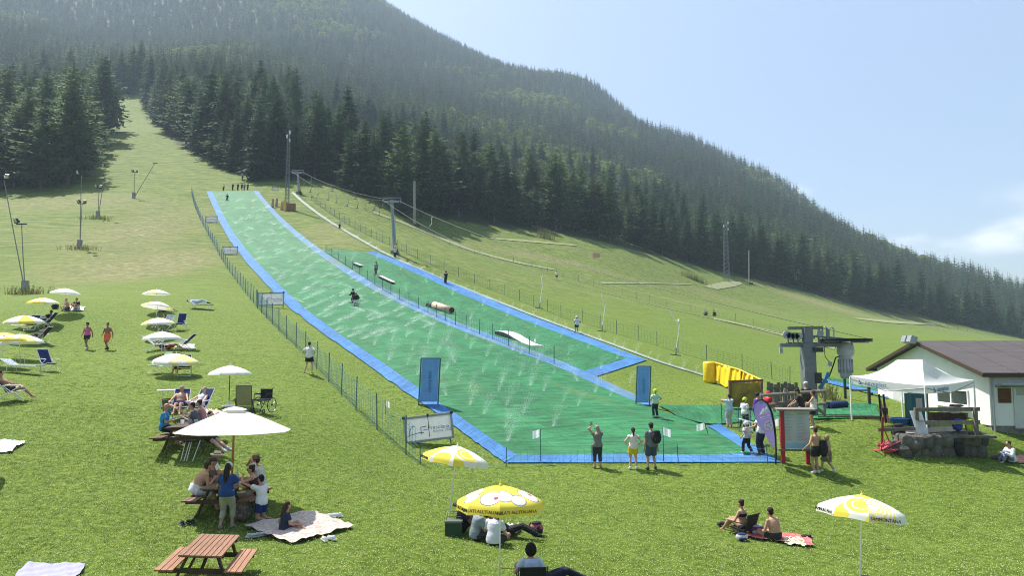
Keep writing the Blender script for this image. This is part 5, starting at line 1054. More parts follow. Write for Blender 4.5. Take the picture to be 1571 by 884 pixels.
# ------------------------------------------------------------------ deckchairs, recliners, tables
FW = paint('white_tube', (.75, .76, .76), .4)
def deckchair(u, v, face, label, fab=NAVY, recl=.62, legrest=False, y=None, seat_m=None, frame=FW, foot=None):
    p = P(u, v) if y is None else Vector((at(u, v, y).x, y, G(at(u, v, y).x, y))); o = empty('deckchair', label, 'deckchair', p, face); c, s = math.cos(recl), math.sin(recl); bl = .82
    bt = Vector((0, -.05 - bl * s, .33 + bl * c)); W = .27; tk = .016
    f = MB()
    for x in (-W, W): f.tube([(x, -.05 - bl * s, .33 + bl * c), (x, 0, .33), (x, .5, .40)], tk, 6)
    f.tube([(-W, bt.y, bt.z), (W, bt.y, bt.z)], tk, 6).tube([(-W, .5, .40), (W, .5, .40)], tk, 6); f.build('frame', frame, o)
    MB().slab([(-W + .02, -.03, .35), (W - .02, -.03, .35), (W - .02, bt.y, bt.z - .02), (-W + .02, bt.y, bt.z - .02)], .02).build('backrest', fab, o); sm = seat_m or fab
    MB().slab([(-W + .02, 0, .345), (-W + .02, .25, .35), (-W + .02, .5, .41), (W - .02, .5, .41), (W - .02, .25, .35), (W - .02, 0, .345)], .02).build('seat', sm, o)
    for x in (-1, 1):
        MB().tube([(x * (W + .03), .48, 0), (x * (W + .03), -.18, .58)], tk, 6).build('leg', frame, o); MB().tube([(x * (W + .045), -.42, 0), (x * (W + .045), .36, .57)], tk, 6).build('leg', frame, o)
        MB().tube([(x * (W + .06), -.30, .56), (x * (W + .07), .0, .60), (x * (W + .06), .38, .58)], .022, 6).build('armrest', frame, o)
    MB().tube([(-W - .03, .48, .01), (W + .03, .48, .01)], tk, 6).tube([(-W - .04, -.42, .01), (W + .04, -.42, .01)], tk, 6).build('foot_bar', frame, o)
    if legrest:
        MB().slab([(-W + .02, .52, .40), (W - .02, .52, .40), (W - .02, 1.05, .28), (-W + .02, 1.05, .28)], .02).build('leg_rest', foot or sm, o); MB().tube([(-W, .5, .4), (-W, 1.06, .28), (W, 1.06, .28), (W, .5, .4)], tk, 6).tube([(-W, 1.0, .3), (-W, 1.02, 0), (W, 1.02, 0), (W, 1.0, .3)], tk, 6).build('leg_rest_frame', frame, o)
    return o
STRIPE = bpy.data.materials.new('striped_canvas'); STRIPE.use_nodes = True
_n, _l = STRIPE.node_tree.nodes, STRIPE.node_tree.links; _t = _n.new('ShaderNodeTexCoord'); _w = _n.new('ShaderNodeTexWave'); _w.inputs['Scale'].default_value = 3.4; _w.bands_direction = 'X'; _r = _n.new('ShaderNodeValToRGB'); _r.color_ramp.interpolation = 'CONSTANT'
_r.color_ramp.elements[0].color = (.02, .03, .10, 1); _r.color_ramp.elements[1].position = .45; _r.color_ramp.elements[1].color = (.72, .74, .75, 1); _l.new(_t.outputs['Object'], _w.inputs['Vector']); _l.new(_w.outputs['Fac'], _r.inputs['Fac']); _l.new(_r.outputs['Color'], _n['Principled BSDF'].inputs['Base Color'])
PATT = mat('blue_white_pattern', (.55, .62, .66), .8, col2=(.10, .18, .26), scale=9); KHAKI = mat('khaki_canvas', (.30, .29, .17), .8, var=.12); LIME = paint('light_green_cloth', (.28, .55, .22), .8)
deckchair(72, 503, R(100), 'empty blue deckchair facing left beside the upper left parasols'); deckchair(49, 507, R(190), 'blue deckchair seen from behind under the mostly white parasol'); deckchair(62, 527, R(95), 'dark deckchair with a person, half behind the mostly white parasol', BLACK)
deckchair(72, 570, R(-115), 'blue reclined deckchair with its back to the left, below the white-poled parasol', NAVY, .5); deckchair(13, 616, R(-60), 'blue deckchair cut by the left photo edge with a reclining person', NAVY, .7)
deckchair(277, 506, R(185), 'upright blue deckchair facing the camera in the middle row', NAVY, .35); deckchair(256, 508, R(170), 'white framed deckchair under the parasol left of the blue upright one', PATT, .4)
deckchair(282, 537, R(95), 'blue recliner leaning right below the white parasol', NAVY, .75, True, foot=PANEL); deckchair(238, 538, R(-80), 'bare white chair frame left of the person in red shorts', PANEL, .9)
deckchair(246, 573, R(150), 'light green chair half hidden by the low yellow parasol', LIME, .5); deckchair(283, 577, R(200), 'dark chair under the right side of the low yellow parasol', BLACK, .5)
deckchair(276, 630, R(195), 'left deckchair of the sunbathing couple, navy and grey', NAVY, .6, False, 27.2); deckchair(306, 629, R(170), 'right deckchair of the sunbathing couple, navy with white frame', NAVY, .6, False, 27.4)
deckchair(374, 630, R(15), 'khaki recliner with dark armrests beside the wheelchair', KHAKI, .38, False, 28.0, frame=DARK)
fs_ = empty('foot_stool', 'striped blue and white footstool before the sunbathing couple', 'stool', P(294, 638), R(10))
MB().slab([(-.26, .26, .52), (.26, .26, .52), (.24, -.24, .36), (-.28, -.24, .36)], .025).build('seat', STRIPE, fs_)
for x in (-.26, .24):
    for y in (-.22, .22): MB().tube([(x, y, .36 if y < 0 else .5), (x, y, 0)], .014, 6).build('leg', FW, fs_)
def lounger(u, v, rz, label, m, L=1.9, y=None):
    p = P(u, v); o = empty('sun_lounger', label, 'sun lounger', p, rz); MB().slab([(-.28, 0, .34), (.28, 0, .34), (.28, L * .66, .33), (-.28, L * .66, .33)], .04).build('bed', m, o); MB().slab([(-.28, -.01, .35), (.28, -.01, .35), (.28, -.5, .62), (-.28, -.5, .62)], .04).build('backrest', m, o)
    f = MB()
    for x in (-.3, .3): f.tube([(x, -.5, .62), (x, 0, .33), (x, L * .66, .31)], .018, 6)
    f.build('frame', FW, o)
    for x in (-.28, .28):
        for y_ in (-.15, L * .55): MB().tube([(x, y_, .33), (x * 1.1, y_, 0)], .016, 6).build('leg', FW, o)
lounger(22, 572, R(-95), 'low lounger with blue and white pattern under the cut-off parasol', PATT); lounger(45, 507, R(80), 'pale flat lounger left of the blue deckchair seen from behind', PANEL, 1.7)
lounger(300, 474, R(-85), 'lounger with blue patterned bedding and a lying person in black shoes', PATT)
def small_table(u, v, label, h=.45, r_=.32, m=FW, ctr=None):
    o = empty('side_table', label, 'side table', P(u, v)); MB().lathe([(.01, h), (r_, h), (r_ + .01, h + .02), (r_, h + .04), (.01, h + .04)], 18).build('table_top', m, o)
    for k in range(3): MB().tube([(r_ * .6 * math.cos(k * 2.1), r_ * .6 * math.sin(k * 2.1), h), (r_ * .8 * math.cos(k * 2.1), r_ * .8 * math.sin(k * 2.1), 0)], .014, 6).build('leg', m, o)
small_table(30, 566, 'round white side table beside the patterned lounger', .55); small_table(258, 624, 'white topped basket table left of the sunbathing couple', .60, .42)
o = empty('laundry_basket', 'dark wicker basket under the white topped table', 'basket', P(261, 632)); MB().lathe([(.01, 0), (.24, 0), (.30, .45), (.27, .45), (.22, .04), (.01, .04)], 16).build('basket', paint('wicker', (.12, .10, .07), .8, var=.4, scale=20), o); MB().lathe([(.29, .43), (.32, .46), (.29, .48)], 16).build('rim', DKWOOD, o)
# wheelchair
wc_ = empty('wheelchair', 'empty black folding wheelchair beside the khaki recliner', 'wheelchair', P(403, 634), R(165)); CH = paint('chrome', (.4, .41, .42), .3, metal=.8)
for s in (-1, 1):
    wh = MB(); c = Vector((s * .31, -.12, .30)); wh.tube([c + Vector((0, math.cos(a) * .285, math.sin(a) * .285)) for a in np.linspace(0, 2 * math.pi, 25)], .017, 6, cap=False); w_ = wh.build('wheel', RUBBER, wc_)
    sp = MB()
    for k in range(12): a = k * math.pi / 6; sp.tube([c, c + Vector((0, math.cos(a) * .28, math.sin(a) * .28))], .0035, 3)
    sp.build('spokes', CH, w_); MB().tube([c + Vector((s * .045, math.cos(a) * .25, math.sin(a) * .25)) for a in np.linspace(0, 2 * math.pi, 25)], .009, 5, cap=False).build('push_rim', CH, w_); MB().tube([c - Vector((.03, 0, 0)), c + Vector((.03, 0, 0))], .03, 8).build('hub', DARK, w_)
    c = Vector((s * .25, .32, .09)); w_ = MB().tube([c + Vector((0, math.cos(a) * .075, math.sin(a) * .075)) for a in np.linspace(0, 2 * math.pi, 15)], .016, 6, cap=False).build('caster', RUBBER, wc_); MB().tube([c, c + Vector((0, -.02, .16))], .014, 5).build('fork', CH, w_)
    MB().tube([(s * .25, -.22, .28), (s * .25, -.22, .92), (s * .25, -.36, .93)], .014, 6).tube([(s * .25, -.22, .70), (s * .25, .18, .70), (s * .25, .24, .5), (s * .25, .36, .3), (s * .2, .5, .12)], .013, 6).build('side_frame', DARK, wc_); MB().box((s * .25, 0, .72), (.05, .34, .04)).build('armrest', BLACK, wc_); MB().box((s * .13, .52, .11), (.16, .16, .02)).build('footplate', DARK, wc_)
MB().box((0, .02, .49), (.44, .42, .05)).build('seat', BLACK, wc_); MB().slab([(-.23, -.20, .52), (.23, -.20, .52), (.23, -.24, .90), (-.23, -.24, .90)], .04).build('backrest', BLACK, wc_); MB().tube([(-.24, 0, .25), (.24, 0, .46)], .012, 5).tube([(.24, 0, .25), (-.24, 0, .46)], .012, 5).build('cross_brace', CH, wc_)
# picnic tables
def picnic_table(p, rz, label, m=PLANK, roll=0.0, L=1.95, sub=DKWOOD):
    o = empty('picnic_table', label, 'picnic table', p, rz); o.rotation_euler = (0, roll, rz); pm_ = []
    for k in range(8): q = MB().box((0, 0, .745), (.097, L, .035)).build('table_plank' if False else 'plank', m, o, False, ((k - 3.5) * .115, 0, 0))
    for s in (-1, 1):
        for k in range(3): MB().box((0, 0, .445), (.112, L, .035)).build('plank', m, o, False, (s * .72 + (k - 1) * .130, 0, 0))
    for y in (-L * .36, L * .36):
        MB().box((0, y, .385), (1.76, .05, .10)).build('seat_beam', sub, o); MB().box((0, y, .69), (.90, .05, .07)).build('top_beam', sub, o)
        for s in (-1, 1): MB().beam((s * .30, y + .05, .72), (s * .62, y + .05, -.02), .05, .12, up=(0, 1, 0)).build('leg', sub, o)
    MB().beam((0, -L * .34, .40), (0, 0, .70), .05, .09).build('brace', sub, o); MB().beam((0, L * .34, .40), (0, 0, .70), .05, .09).build('brace', sub, o)
    return o
T3 = P(311, 866); picnic_table(at(318, 872, 14.75) * 1.0 + Vector((0, 0, G(at(318, 872, 14.75).x, 14.75) - at(318, 872, 14.75).z)), R(9), 'empty sunlit wooden picnic table at the bottom left', roll=R(4)).scale = (.84, .84, .90)
q = at(350, 795, 20.3); picnic_table(Vector((q.x, 20.3, G(q.x, 20.3))), R(4), 'picnic table crowded with people under the large white parasol', mat('plank_shade_copy', (.20, .12, .08), .75, col2=(.13, .08, .055), scale=3, stretch=(9, .8, 3), rnd=.16))  # same planks in a darker copy: the parasol's shade is in the colour
q = at(290, 690, 24.2); picnic_table(Vector((q.x, 24.2, G(q.x, 24.2))), R(8), 'dark picnic table behind the large white parasol', mat('dark_plank', (.10, .062, .045), .75, var=.3, scale=3, rnd=.16), R(-2))
TB2 = Vector((at(350, 795, 20.3).x, 20.3, G(at(350, 795, 20.3).x, 20.3)))
cs = empty('camp_stool', 'folded camp stool with thin white legs by the dark picnic table', 'stool', P(283, 708))
for x, l in ((-.12, -.05), (-.02, .06), (.06, -.02), (.25, .22)): MB().tube([(x, 0, 0), (x + .1 + l * .3, .12, .62)], .012, 5).build('leg', FW, cs)
MB().box((.1, .1, .6), (.4, .3, .03)).build('seat', BLACK, cs)

# ------------------------------------------------------------------ blankets, shoes, bags and food
def blanket(px, m, label, wr=.025, n=26, name='blanket'):
    a, b, c, d = [P(*q) for q in px]; vs = []; rr = random.Random(len(label))
    ph = [rr.uniform(0, 6) for _ in range(6)]
    for i in range(n + 1):
        for j in range(n + 1):
            s, t = i / n, j / n; ed = .03 * math.sin(9 * s + ph[0]) * (t - .5) + .03 * math.sin(8 * t + ph[1]) * (s - .5); q = a.lerp(b, s).lerp(d.lerp(c, s), t); x, y = q.x + ed * 2, q.y + ed
            w = wr * (abs(math.sin(11 * s + 5 * t + ph[2])) ** 3 + abs(math.sin(13 * t - 6 * s + ph[3])) ** 3 + .6 * abs(math.sin(23 * s * t + ph[4]))); vs.append((x, y, w))
    z = ground_np([v[0] for v in vs], [v[1] for v in vs]); vs = [(v[0], v[1], v[2] + z[i] + .045) for i, v in enumerate(vs)]
    o = bw(MB().add(vs, [(i * (n + 1) + j, (i + 1) * (n + 1) + j, (i + 1) * (n + 1) + j + 1, i * (n + 1) + j + 1) for i in range(n) for j in range(n)]), name, m, None, True); return tag(o, label, 'blanket')
BEIGE = mat('beige_patterned_blanket', (.66, .57, .48), .9, col2=(.30, .25, .24), scale=11); blanket([(376, 812), (478, 787), (545, 812), (444, 838)], BEIGE, 'large crumpled beige patterned blanket with the girl sitting on it', .035, 34)
blanket([(10, 905), (100, 905), (136, 868), (38, 868)], mat('lavender_blanket', (.36, .36, .58), .9, col2=(.28, .28, .46), scale=5, stretch=(8, 1, 1)), 'pale lavender blanket at the bottom left corner', .02); blanket([(-40, 698), (14, 697), (40, 680), (-30, 679)], mat('white_blue_towel', (.62, .68, .72), .9, var=.12, scale=9), 'pale blue white towel at the left edge of the lawn')
blanket([(303, 645), (338, 649), (352, 636), (315, 632)], mat('pink_print_towel', (.68, .40, .32), .9, col2=(.70, .62, .56), scale=5), 'pink printed towel behind the large white parasol', .05)
blanket([(1137, 826), (1250, 842), (1240, 826), (1160, 817)], mat('red_patterned_blanket', (.55, .07, .08), .9, col2=(.42, .22, .20), scale=8), 'red patterned blanket under the shirtless man'); blanket([(1205, 838), (1240, 842), (1228, 829), (1200, 829)], mat('pale_green_towel', (.50, .58, .38), .9, var=.2), 'pale green towel on the corner of the red blanket', .03)
blanket([(1518, 705), (1600, 716), (1620, 705), (1540, 698)], mat('dark_red_blanket', (.14, .06, .06), .9, col2=(.05, .04, .05), scale=6), 'dark red blanket on the shaded grass by the house wall'); blanket([(750, 825), (792, 825), (800, 812), (772, 810)], mat('white_sheet', (.72, .72, .70), .9, var=.1), 'white sheet under the group by the yellow printed parasol', .05)
blanket([(95, 477), (128, 478), (130, 472), (98, 471)], paint('pale_towel', (.55, .58, .62)), 'pale towel under the seated pair in the far left row', .02); blanket([(268, 534), (298, 538), (300, 530), (275, 529)], PANEL, 'white towel beside the blue recliner', .02)
def shoes(u, v, m, label, rz=0.0, sole=None, y=None):
    for s in (-1, 1):
        o = empty('shoe', label, 'shoe', P(u, v) + Vector((s * .08, s * .05, .03)), rz + s * .25, 'pair: ' + label[:30]); MB().ell((0, .03, .05), (.040, .125, .036), None, 10, 6).ell((0, -.06, .06), (.038, .055, .042), None, 8, 6).build('upper', m, o, True); MB().box((0, 0, .012), (.09, .28, .025)).build('sole', sole or m, o)
shoes(286, 806, BLACK, 'dark flip-flop lying left of the empty picnic table', .9, NAVY); shoes(513, 795, PANEL, 'white and grey sneaker right of the beige blanket', 1.2); shoes(392, 826, paint('grey_shoe', (.45, .47, .5)), 'grey sneaker at the front corner of the beige blanket', -1.0); shoes(503, 831, PANEL, 'white sandal on the near edge of the beige blanket', .8); shoes(1236, 828, BLACK, 'black shoe on the right end of the red blanket', .5); shoes(1107, 808, BLACK, 'dark sandal left of the woman in the low chair', .2)
CAMO = mat('patterned_bag', (.30, .22, .17), .85, col2=(.03, .03, .03), scale=9); bag(P(372, 800), .50, .56, CAMO, 'brown and black patterned bag on the grass by the crowded table'); PINK = paint('dusty_pink_bag', (.42, .10, .13), .8); bag(P(823, 822), .40, .36, PINK, 'small pink and black bag right of the yellow printed parasol', BLACK, .6)
bag(P(1160, 822) + Vector((0, 0, .04)), .5, .26, paint('purple_bag', (.10, .03, .12)), 'purple and white bag on the red blanket left of the man', PANEL); bag(P(84, 474), .5, .35, BLACK, 'dark bag left of the seated pair'); bag(P(1138, 830), .35, .2, PANEL, 'white bag at the left tip of the red blanket', NAVY)
dk = P(696, 822); o = empty('cool_box', 'dark green crate standing on the lawn by the leaning parasol pole', 'crate', dk); MB().box((0, 0, .17), (.42, .32, .34)).build('body', paint('dark_green_plastic', (.02, .06, .03)), o); MB().box((0, 0, .36), (.45, .35, .05)).build('lid', paint('grey_lid', (.12, .14, .13)), o); MB().tube([(-.2, 0, .34), (-.18, 0, .46), (.18, 0, .46), (.2, 0, .34)], .012, 5).build('handle', DARK, o)
def on_table(dx, dy, name, label, cat, fn):
    o = empty(name, label, cat, TB2 + Vector((dx, dy, .765))); fn(o)
on_table(.36, -.4, 'plate', 'round white bread loaf on a plate at the table end', 'food', lambda o: (MB().lathe([(.01, 0), (.10, .005), (.14, .02)], 16).build('dish', PANEL, o), MB().ell((0, 0, .05), (.11, .09, .045), None, 12, 7).build('bread', paint('bread', (.62, .52, .36)), o, True)))
on_table(.1, .3, 'bottle', 'clear water bottle standing on the crowded table', 'bottle', lambda o: (MB().lathe([(.01, 0), (.04, 0), (.04, .18), (.015, .24), (.015, .27), (.001, .27)], 12).build('body', paint('pale_bottle', (.5, .6, .62), .1), o, True), MB().lathe([(.017, .26), (.017, .285), (.001, .285)], 10).build('cap', BLUEINK, o)))
on_table(-.1, -.1, 'food_box', 'white food box on the crowded table', 'box', lambda o: (MB().box((0, 0, .03), (.22, .16, .06)).build('tray', PANEL, o), MB().ell((0, 0, .06), (.09, .06, .03), None, 10, 6).build('food', paint('food', (.45, .3, .12)), o, True)))
q = Vector((at(284, 660, 24.2).x, 24.2, G(at(290, 690, 24.2).x, 24.2) + .77))
for k, (dx, m_) in enumerate(((-.1, PANEL), (.12, GREYF), (.3, paint('mint_cup', (.4, .55, .5))))): o = empty('cup', ('white', 'grey', 'mint green')[k] + ' cup on the dark picnic table', 'cup', q + Vector((dx, .05 * k, 0))); MB().lathe([(.01, 0), (.05, 0), (.06, .13), (.052, .13), (.042, .01), (.01, .01)], 12).build('cup', m_, o); MB().tube([(.055, 0, .03), (.09, 0, .06), (.058, 0, .10)], .007, 4).build('handle', m_, o)

# ------------------------------------------------------------------ people
SKIN = {k: mat('skin_' + k, c, .6, var=.06, spec=.35) for k, c in (('light', (.60, .38, .28)), ('tan', (.44, .25, .165)), ('brown', (.27, .145, .095)))}
_cl = {}
def cloth(c, var=.14):
    if not isinstance(c, tuple): return c
    if c not in _cl: _cl[c] = mat('clothing', c, .85, var=var, scale=6, bump=.55, bscale=11)
    return _cl[c]
CW, CB, CG, CN, CD = (.74, .74, .73), (.018, .018, .02), (.22, .25, .28), (.015, .03, .10), (.04, .04, .045)
HAIR = {'black': (.012, .010, .009), 'brown': (.06, .032, .018), 'dark': (.028, .017, .012), 'grey': (.30, .29, .28), 'fair': (.32, .22, .12)}
EYE_M = paint('eyes', (.02, .015, .01), .3); LIP = paint('lips', (.35, .12, .10), .6)
REMESH = []
def ik(a, t, l1, l2, pole):
    d = t - a; L = min(d.length, (l1 + l2) * .999); dn = d.normalized(); t = a + dn * L; x = (l1 * l1 - l2 * l2 + L * L) / (2 * L); h = math.sqrt(max(l1 * l1 - x * x, 1e-6))
    pl = pole - dn * pole.dot(dn)
    if pl.length < 1e-4: pl = dn.orthogonal()
    return a + dn * x + pl.normalized() * h, t
ST_L = [(-.10, 0, .07), (.10, 0, .07)]
POSES = {
 'stand': dict(pz=.92, lean=0, feet=ST_L, hands=[(-.26, .04, .74), (.26, .04, .74)]),
 'akimbo': dict(pz=.92, lean=-2, feet=[(-.13, 0, .07), (.13, .03, .07)], hands=[(-.17, .02, 1.0), (.17, .02, 1.0)], epole=[(-1, -.5, 0), (1, -.5, 0)]),
 'phone': dict(pz=.92, lean=-2, feet=[(-.12, 0, .07), (.12, .02, .07)], hands=[(-.20, .22, 1.62), (-.02, .26, 1.55)]),
 'photo': dict(pz=.92, lean=0, feet=ST_L, hands=[(-.10, .26, 1.50), (.10, .26, 1.50)], epole=[(-1, 0, -.6), (1, 0, -.6)]),
 'walk': dict(pz=.90, lean=4, feet=[(-.09, .24, .08), (.09, -.26, .13)], hands=[(-.25, -.14, .80), (.25, .22, .84)]),
 'reach': dict(pz=.91, lean=10, feet=[(-.12, -.05, .07), (.12, .12, .07)], hands=[(-.22, .48, 1.05), (.20, .40, 1.0)]),
 'ski': dict(pz=.74, lean=24, feet=[(-.13, .0, .07), (.13, .0, .07)], hands=[(-.30, .38, .82), (.30, .38, .82)], head=-15),
 'tow': dict(pz=.90, lean=-6, feet=[(-.10, .1, .07), (.10, .12, .07)], hands=[(-.06, .30, .95), (.08, .32, .98)]),
 'bench': dict(pz=.55, lean=16, hunch=10, feet=[(-.12, .40, .07), (.12, .44, .07)], hands=[(-.14, .42, .80), (.14, .42, .80)]),
 'drink': dict(pz=.55, lean=4, feet=[(-.12, .40, .07), (.12, .44, .07)], hands=[(-.05, .30, 1.18), (.16, .38, .80)]),
 'cross': dict(pz=.13, lean=16, hunch=14, feet=[(.14, .30, .07), (-.14, .36, .07)], kpole=[(-1, .5, .35), (1, .5, .35)], hands=[(-.20, .38, .26), (.16, .42, .24)]),
 'knees': dict(pz=.13, lean=10, hunch=12, feet=[(-.10, .50, .07), (.10, .52, .07)], hands=[(-.14, .42, .42), (.14, .42, .42)]),
 'legs': dict(pz=.13, lean=-14, feet=[(-.10, .84, .09), (.12, .80, .09)], hands=[(-.28, -.32, .06), (.28, -.30, .06)]),
 'side': dict(pz=.13, lean=8, feet=[(.30, .35, .07), (.34, .55, .07)], kpole=[(-.6, 1, .4), (-.3, 1, .5)], hands=[(-.32, -.05, .05), (.18, .36, .22)]),
 'lie': dict(pz=.15, lean=-82, feet=[(-.09, .82, .10), (.10, .80, .10)], hands=[(-.30, .0, .07), (.30, .02, .07)], htorso=True),
 'recline': dict(pz=.46, lean=-33, feet=[(-.10, .72, .20), (.10, .74, .20)], hands=[(-.30, .28, .60), (.30, .28, .60)]),
 'lowchair': dict(pz=.24, lean=-10, feet=[(-.12, .62, .07), (.12, .66, .07)], hands=[(-.28, .34, .42), (.24, .36, .40)]),
 'kneel': dict(pz=.52, lean=4, feet=[(-.10, -.36, .07), (.10, -.40, .07)], kpole=[(0, 1, -.2), (0, 1, -.2)], hands=[(-.20, .52, .98), (.16, .36, .72)]),
}
def person(u, v, face, pose, label, H=1.72, top=None, bot=None, hair=('short', 'dark'), hat=None, shoes_=None, skin='light', fat=1.0, fem=False, y=None, at_=None, glasses=False, **ov):
    p = at_ if at_ is not None else (P(u, v) if y is None else Vector((at(u, v, y).x, y, G(at(u, v, y).x, y)))); dist = p.y; k = H / 1.75; D = dict(POSES[pose]); D.update(ov); o = empty('person', label, 'person', p, R(face))
    o.location.z += D.get('dz', 0); V = lambda q: Vector(q) * k
    vox = .0165 if dist < 23 else .021 if dist < 38 else .028 if dist < 80 else .036; off = .017 if dist < 23 else .022 if dist < 60 else .03
    pel = Vector((0, 0, D['pz'] * k)); th0 = R(D['lean']); hu = R(D.get('hunch', 4)); sp = [pel.copy()]; dirs = []; N = 10; ln = .50 * k
    for i in range(N): th = th0 - hu + 2 * hu * i / (N - 1); d = Vector((0, math.sin(th), math.cos(th))); dirs.append(d); sp.append(sp[-1] + d * ln / N)
    def spine(t):                                   # t in metres (unscaled) above the pelvis
        f = max(0, min(.9999, t / .50)) * N; i = int(f); q = sp[i].lerp(sp[min(i + 1, N)], f - i); dd = dirs[min(i, N - 1)]
        if t < 0: q = sp[0] + dirs[0] * t * k; dd = dirs[0]
        return q, dd
    wf = 1.0 if not fem else .9; hipw = .162 * (1.08 if fem else 1)
    prof = [(-.12, .09, .085), (-.07, hipw * .92, .112), (0, hipw, .118), (.09, .150 * wf, .108), (.18, .142 * wf * .98, .104), (.27, .158 * wf, .112), (.36, .172 * wf, .114), (.425, .165 * wf, .092), (.465, .10, .07), (.50, .055, .055)]
    def ring(t, w, d, g=0.0, n=16):
        q, dd = spine(t); fr = Vector((0, dd.z, -dd.y)); b = fat if .0 < t < .34 else 1 + (fat - 1) * .4
        return [q + Vector((1, 0, 0)) * (w * k * b + g) * math.cos(a) + fr * (d * k * b * (1.12 if fat > 1.1 and math.sin(a) > 0 else 1) + g) * math.sin(a) for a in np.linspace(0, 2 * math.pi, n, endpoint=False)]
    body = MB(); body.loft([ring(*r_) for r_ in prof])
    nk, nd = spine(.47); hd_dir = nd if D.get('htorso') else Vector((0, math.sin(R(D.get('head', 6))), math.cos(R(D.get('head', 6))))) if abs(D['lean']) < 60 else nd
    hc = sp[-1] + (nd * .3 + hd_dir * .7) * .155 * k; hf = Vector((0, hd_dir.z, -hd_dir.y)); yaw = R(D.get('yaw', 0)); hf = (Matrix.Rotation(yaw, 3, hd_dir) @ hf); hr = hf.cross(hd_dir); HM = Matrix((hr, hf, hd_dir)).transposed()
    body.tube([nk, sp[-1] + nd * .04 * k, hc - hd_dir * .02 * k], [.058 * k, .052 * k, .055 * k], 10); hk = k * (1.0 if H > 1.5 else 1.0 + (1.5 - H) * .45)
    body.ell(hc + HM @ Vector((0, -.004, .012)) * hk, Vector((.076, .094, .104)) * hk, HM, 14, 10).ell(hc + HM @ Vector((0, .022, -.05)) * hk, Vector((.058, .066, .068)) * hk, HM, 12, 8).ell(hc + HM @ Vector((0, .096, -.012)) * hk, Vector((.013, .020, .022)) * hk, HM, 8, 6)
    for s in (-1, 1): body.ell(hc + HM @ Vector((s * .078, -.008, -.008)) * hk, Vector((.012, .022, .032)) * hk, HM, 8, 6)
    pants, shirt = MB(), MB(); fingers = []; feet_objs = []; legs = []
    for i, s in enumerate((-1, 1)):
        hip = pel + Vector((s * .088 * k, 0, 0)) + (-dirs[0]) * .03 * k; kp = Vector(D.get('kpole', [(0, 1, .35), (0, 1, .35)])[i]); kn, an = ik(hip, V(D['feet'][i]), .43 * k, .42 * k, kp); tf = 1 + (fat - 1) * .6
        th_r = [.088 * k * tf, .080 * k * tf, .057 * k]; body.tube([hip, hip.lerp(kn, .4), kn], th_r, 12).ell(kn, (.057 * k,) * 3, None, 10, 6)
        body.tube([kn, kn.lerp(an, .3), kn.lerp(an, .75), an], [.055 * k, .060 * k, .042 * k, .037 * k], 10); sh = (an - kn).normalized(); fd = Vector(D.get('toes', [None, None])[i] or (s * .18, 1, -.02)) if an.z < .3 * k and abs(sh.z) > .4 else Vector((s * .2, .25, 1)) if pose in ('lie', 'legs', 'recline') else Vector((s * .2, -1, -.1)) if pose == 'kneel' else Vector((s * .3, 1, .1))
        if pose in ('kneel',): fd = Vector((s * .1, -1, -.05))
        fd.normalize(); heel = an - fd * .05 * k - Vector((0, 0, .02 * k)); toe = an + fd * .165 * k - (Vector((0, 0, .045 * k)) if abs(fd.z) < .6 else Vector((0, 0, 0)))
        FT = shoes_ if shoes_ is not None else None
        fm = MB() if FT else body; g = .012 if FT else 0
        fm.tube([heel, an + fd * .03 * k - Vector((0, 0, .022 * k)), toe.lerp(an, .3), toe], [.032 * k + g, .040 * k + g, .036 * k + g, .022 * k + g], 9)
        if FT: fm.tube([an + Vector((0, 0, .05 * k)), an - Vector((0, 0, .03 * k))], [.042 * k + g, .04 * k + g], 9); feet_objs.append(fm)
        legs.append((hip, kn, an, th_r))
        if bot:
            kd = bot[0]; e = {'brief': .13, 'shorts': .62, 'long_shorts': .92, 'capri': 1, 'pants': 1, 'skirt': .5, 'swim': .5}[kd]; lo = off + (.014 if kd in ('shorts', 'long_shorts', 'swim') else .0)
            pants.tube([hip, hip.lerp(kn, e * .5), hip.lerp(kn, e)], [th_r[0] + lo, .080 * k * tf + lo, (.080 + (.057 - .080) * e) * k * tf + lo + (.02 if kd in ('shorts', 'swim', 'long_shorts') else 0)], 12)
            if kd in ('capri', 'pants'): pants.ell(kn, (.057 * k + lo,) * 3, None, 10, 6); q = .55 if kd == 'capri' else .93; pants.tube([kn, kn.lerp(an, .3), kn.lerp(an, q)], [.057 * k + lo, .060 * k + lo, .048 * k + lo], 10)
    q, dd = spine(.415)
    for i, s in enumerate((-1, 1)):
        shd = q + Vector((s * .172 * k * wf, 0, 0)); ep = Vector(D.get('epole', [(-.5, -1, -.5), (.5, -1, -.5)])[i]); el, hn = ik(shd, V(D['hands'][i]), .295 * k, .265 * k, ep)
        body.ell(shd, (.062 * k * wf,) * 3, None, 10, 7).tube([shd, shd.lerp(el, .4), el], [.055 * k * wf, .049 * k * wf, .040 * k], 10).ell(el, (.040 * k,) * 3, None, 8, 6).tube([el, el.lerp(hn, .3), hn], [.041 * k, .041 * k, .027 * k], 10)
        ad = (hn - el).normalized(); side = ad.cross(Vector((0, 0, 1)));
        if side.length < .2: side = Vector((1, 0, 0))
        side.normalize(); nrm = side.cross(ad); hm_ = Matrix((side, ad, nrm)).transposed(); body.ell(hn + ad * .045 * k, (.040 * k, .055 * k, .021 * k), hm_, 10, 7)
        fg = MB()
        for j, (x, L) in enumerate(((-.028, .060), (-.010, .074), (.009, .070), (.027, .056))): b0 = hn + hm_ @ Vector((x, .080, 0)) * k; m1 = b0 + hm_ @ Vector((x * .15, L * .5, -.010)) * k; fg.tube([b0, m1, m1 + hm_ @ Vector((0, L * .4, -.026)) * k], [.0095 * k, .009 * k, .007 * k], 5)
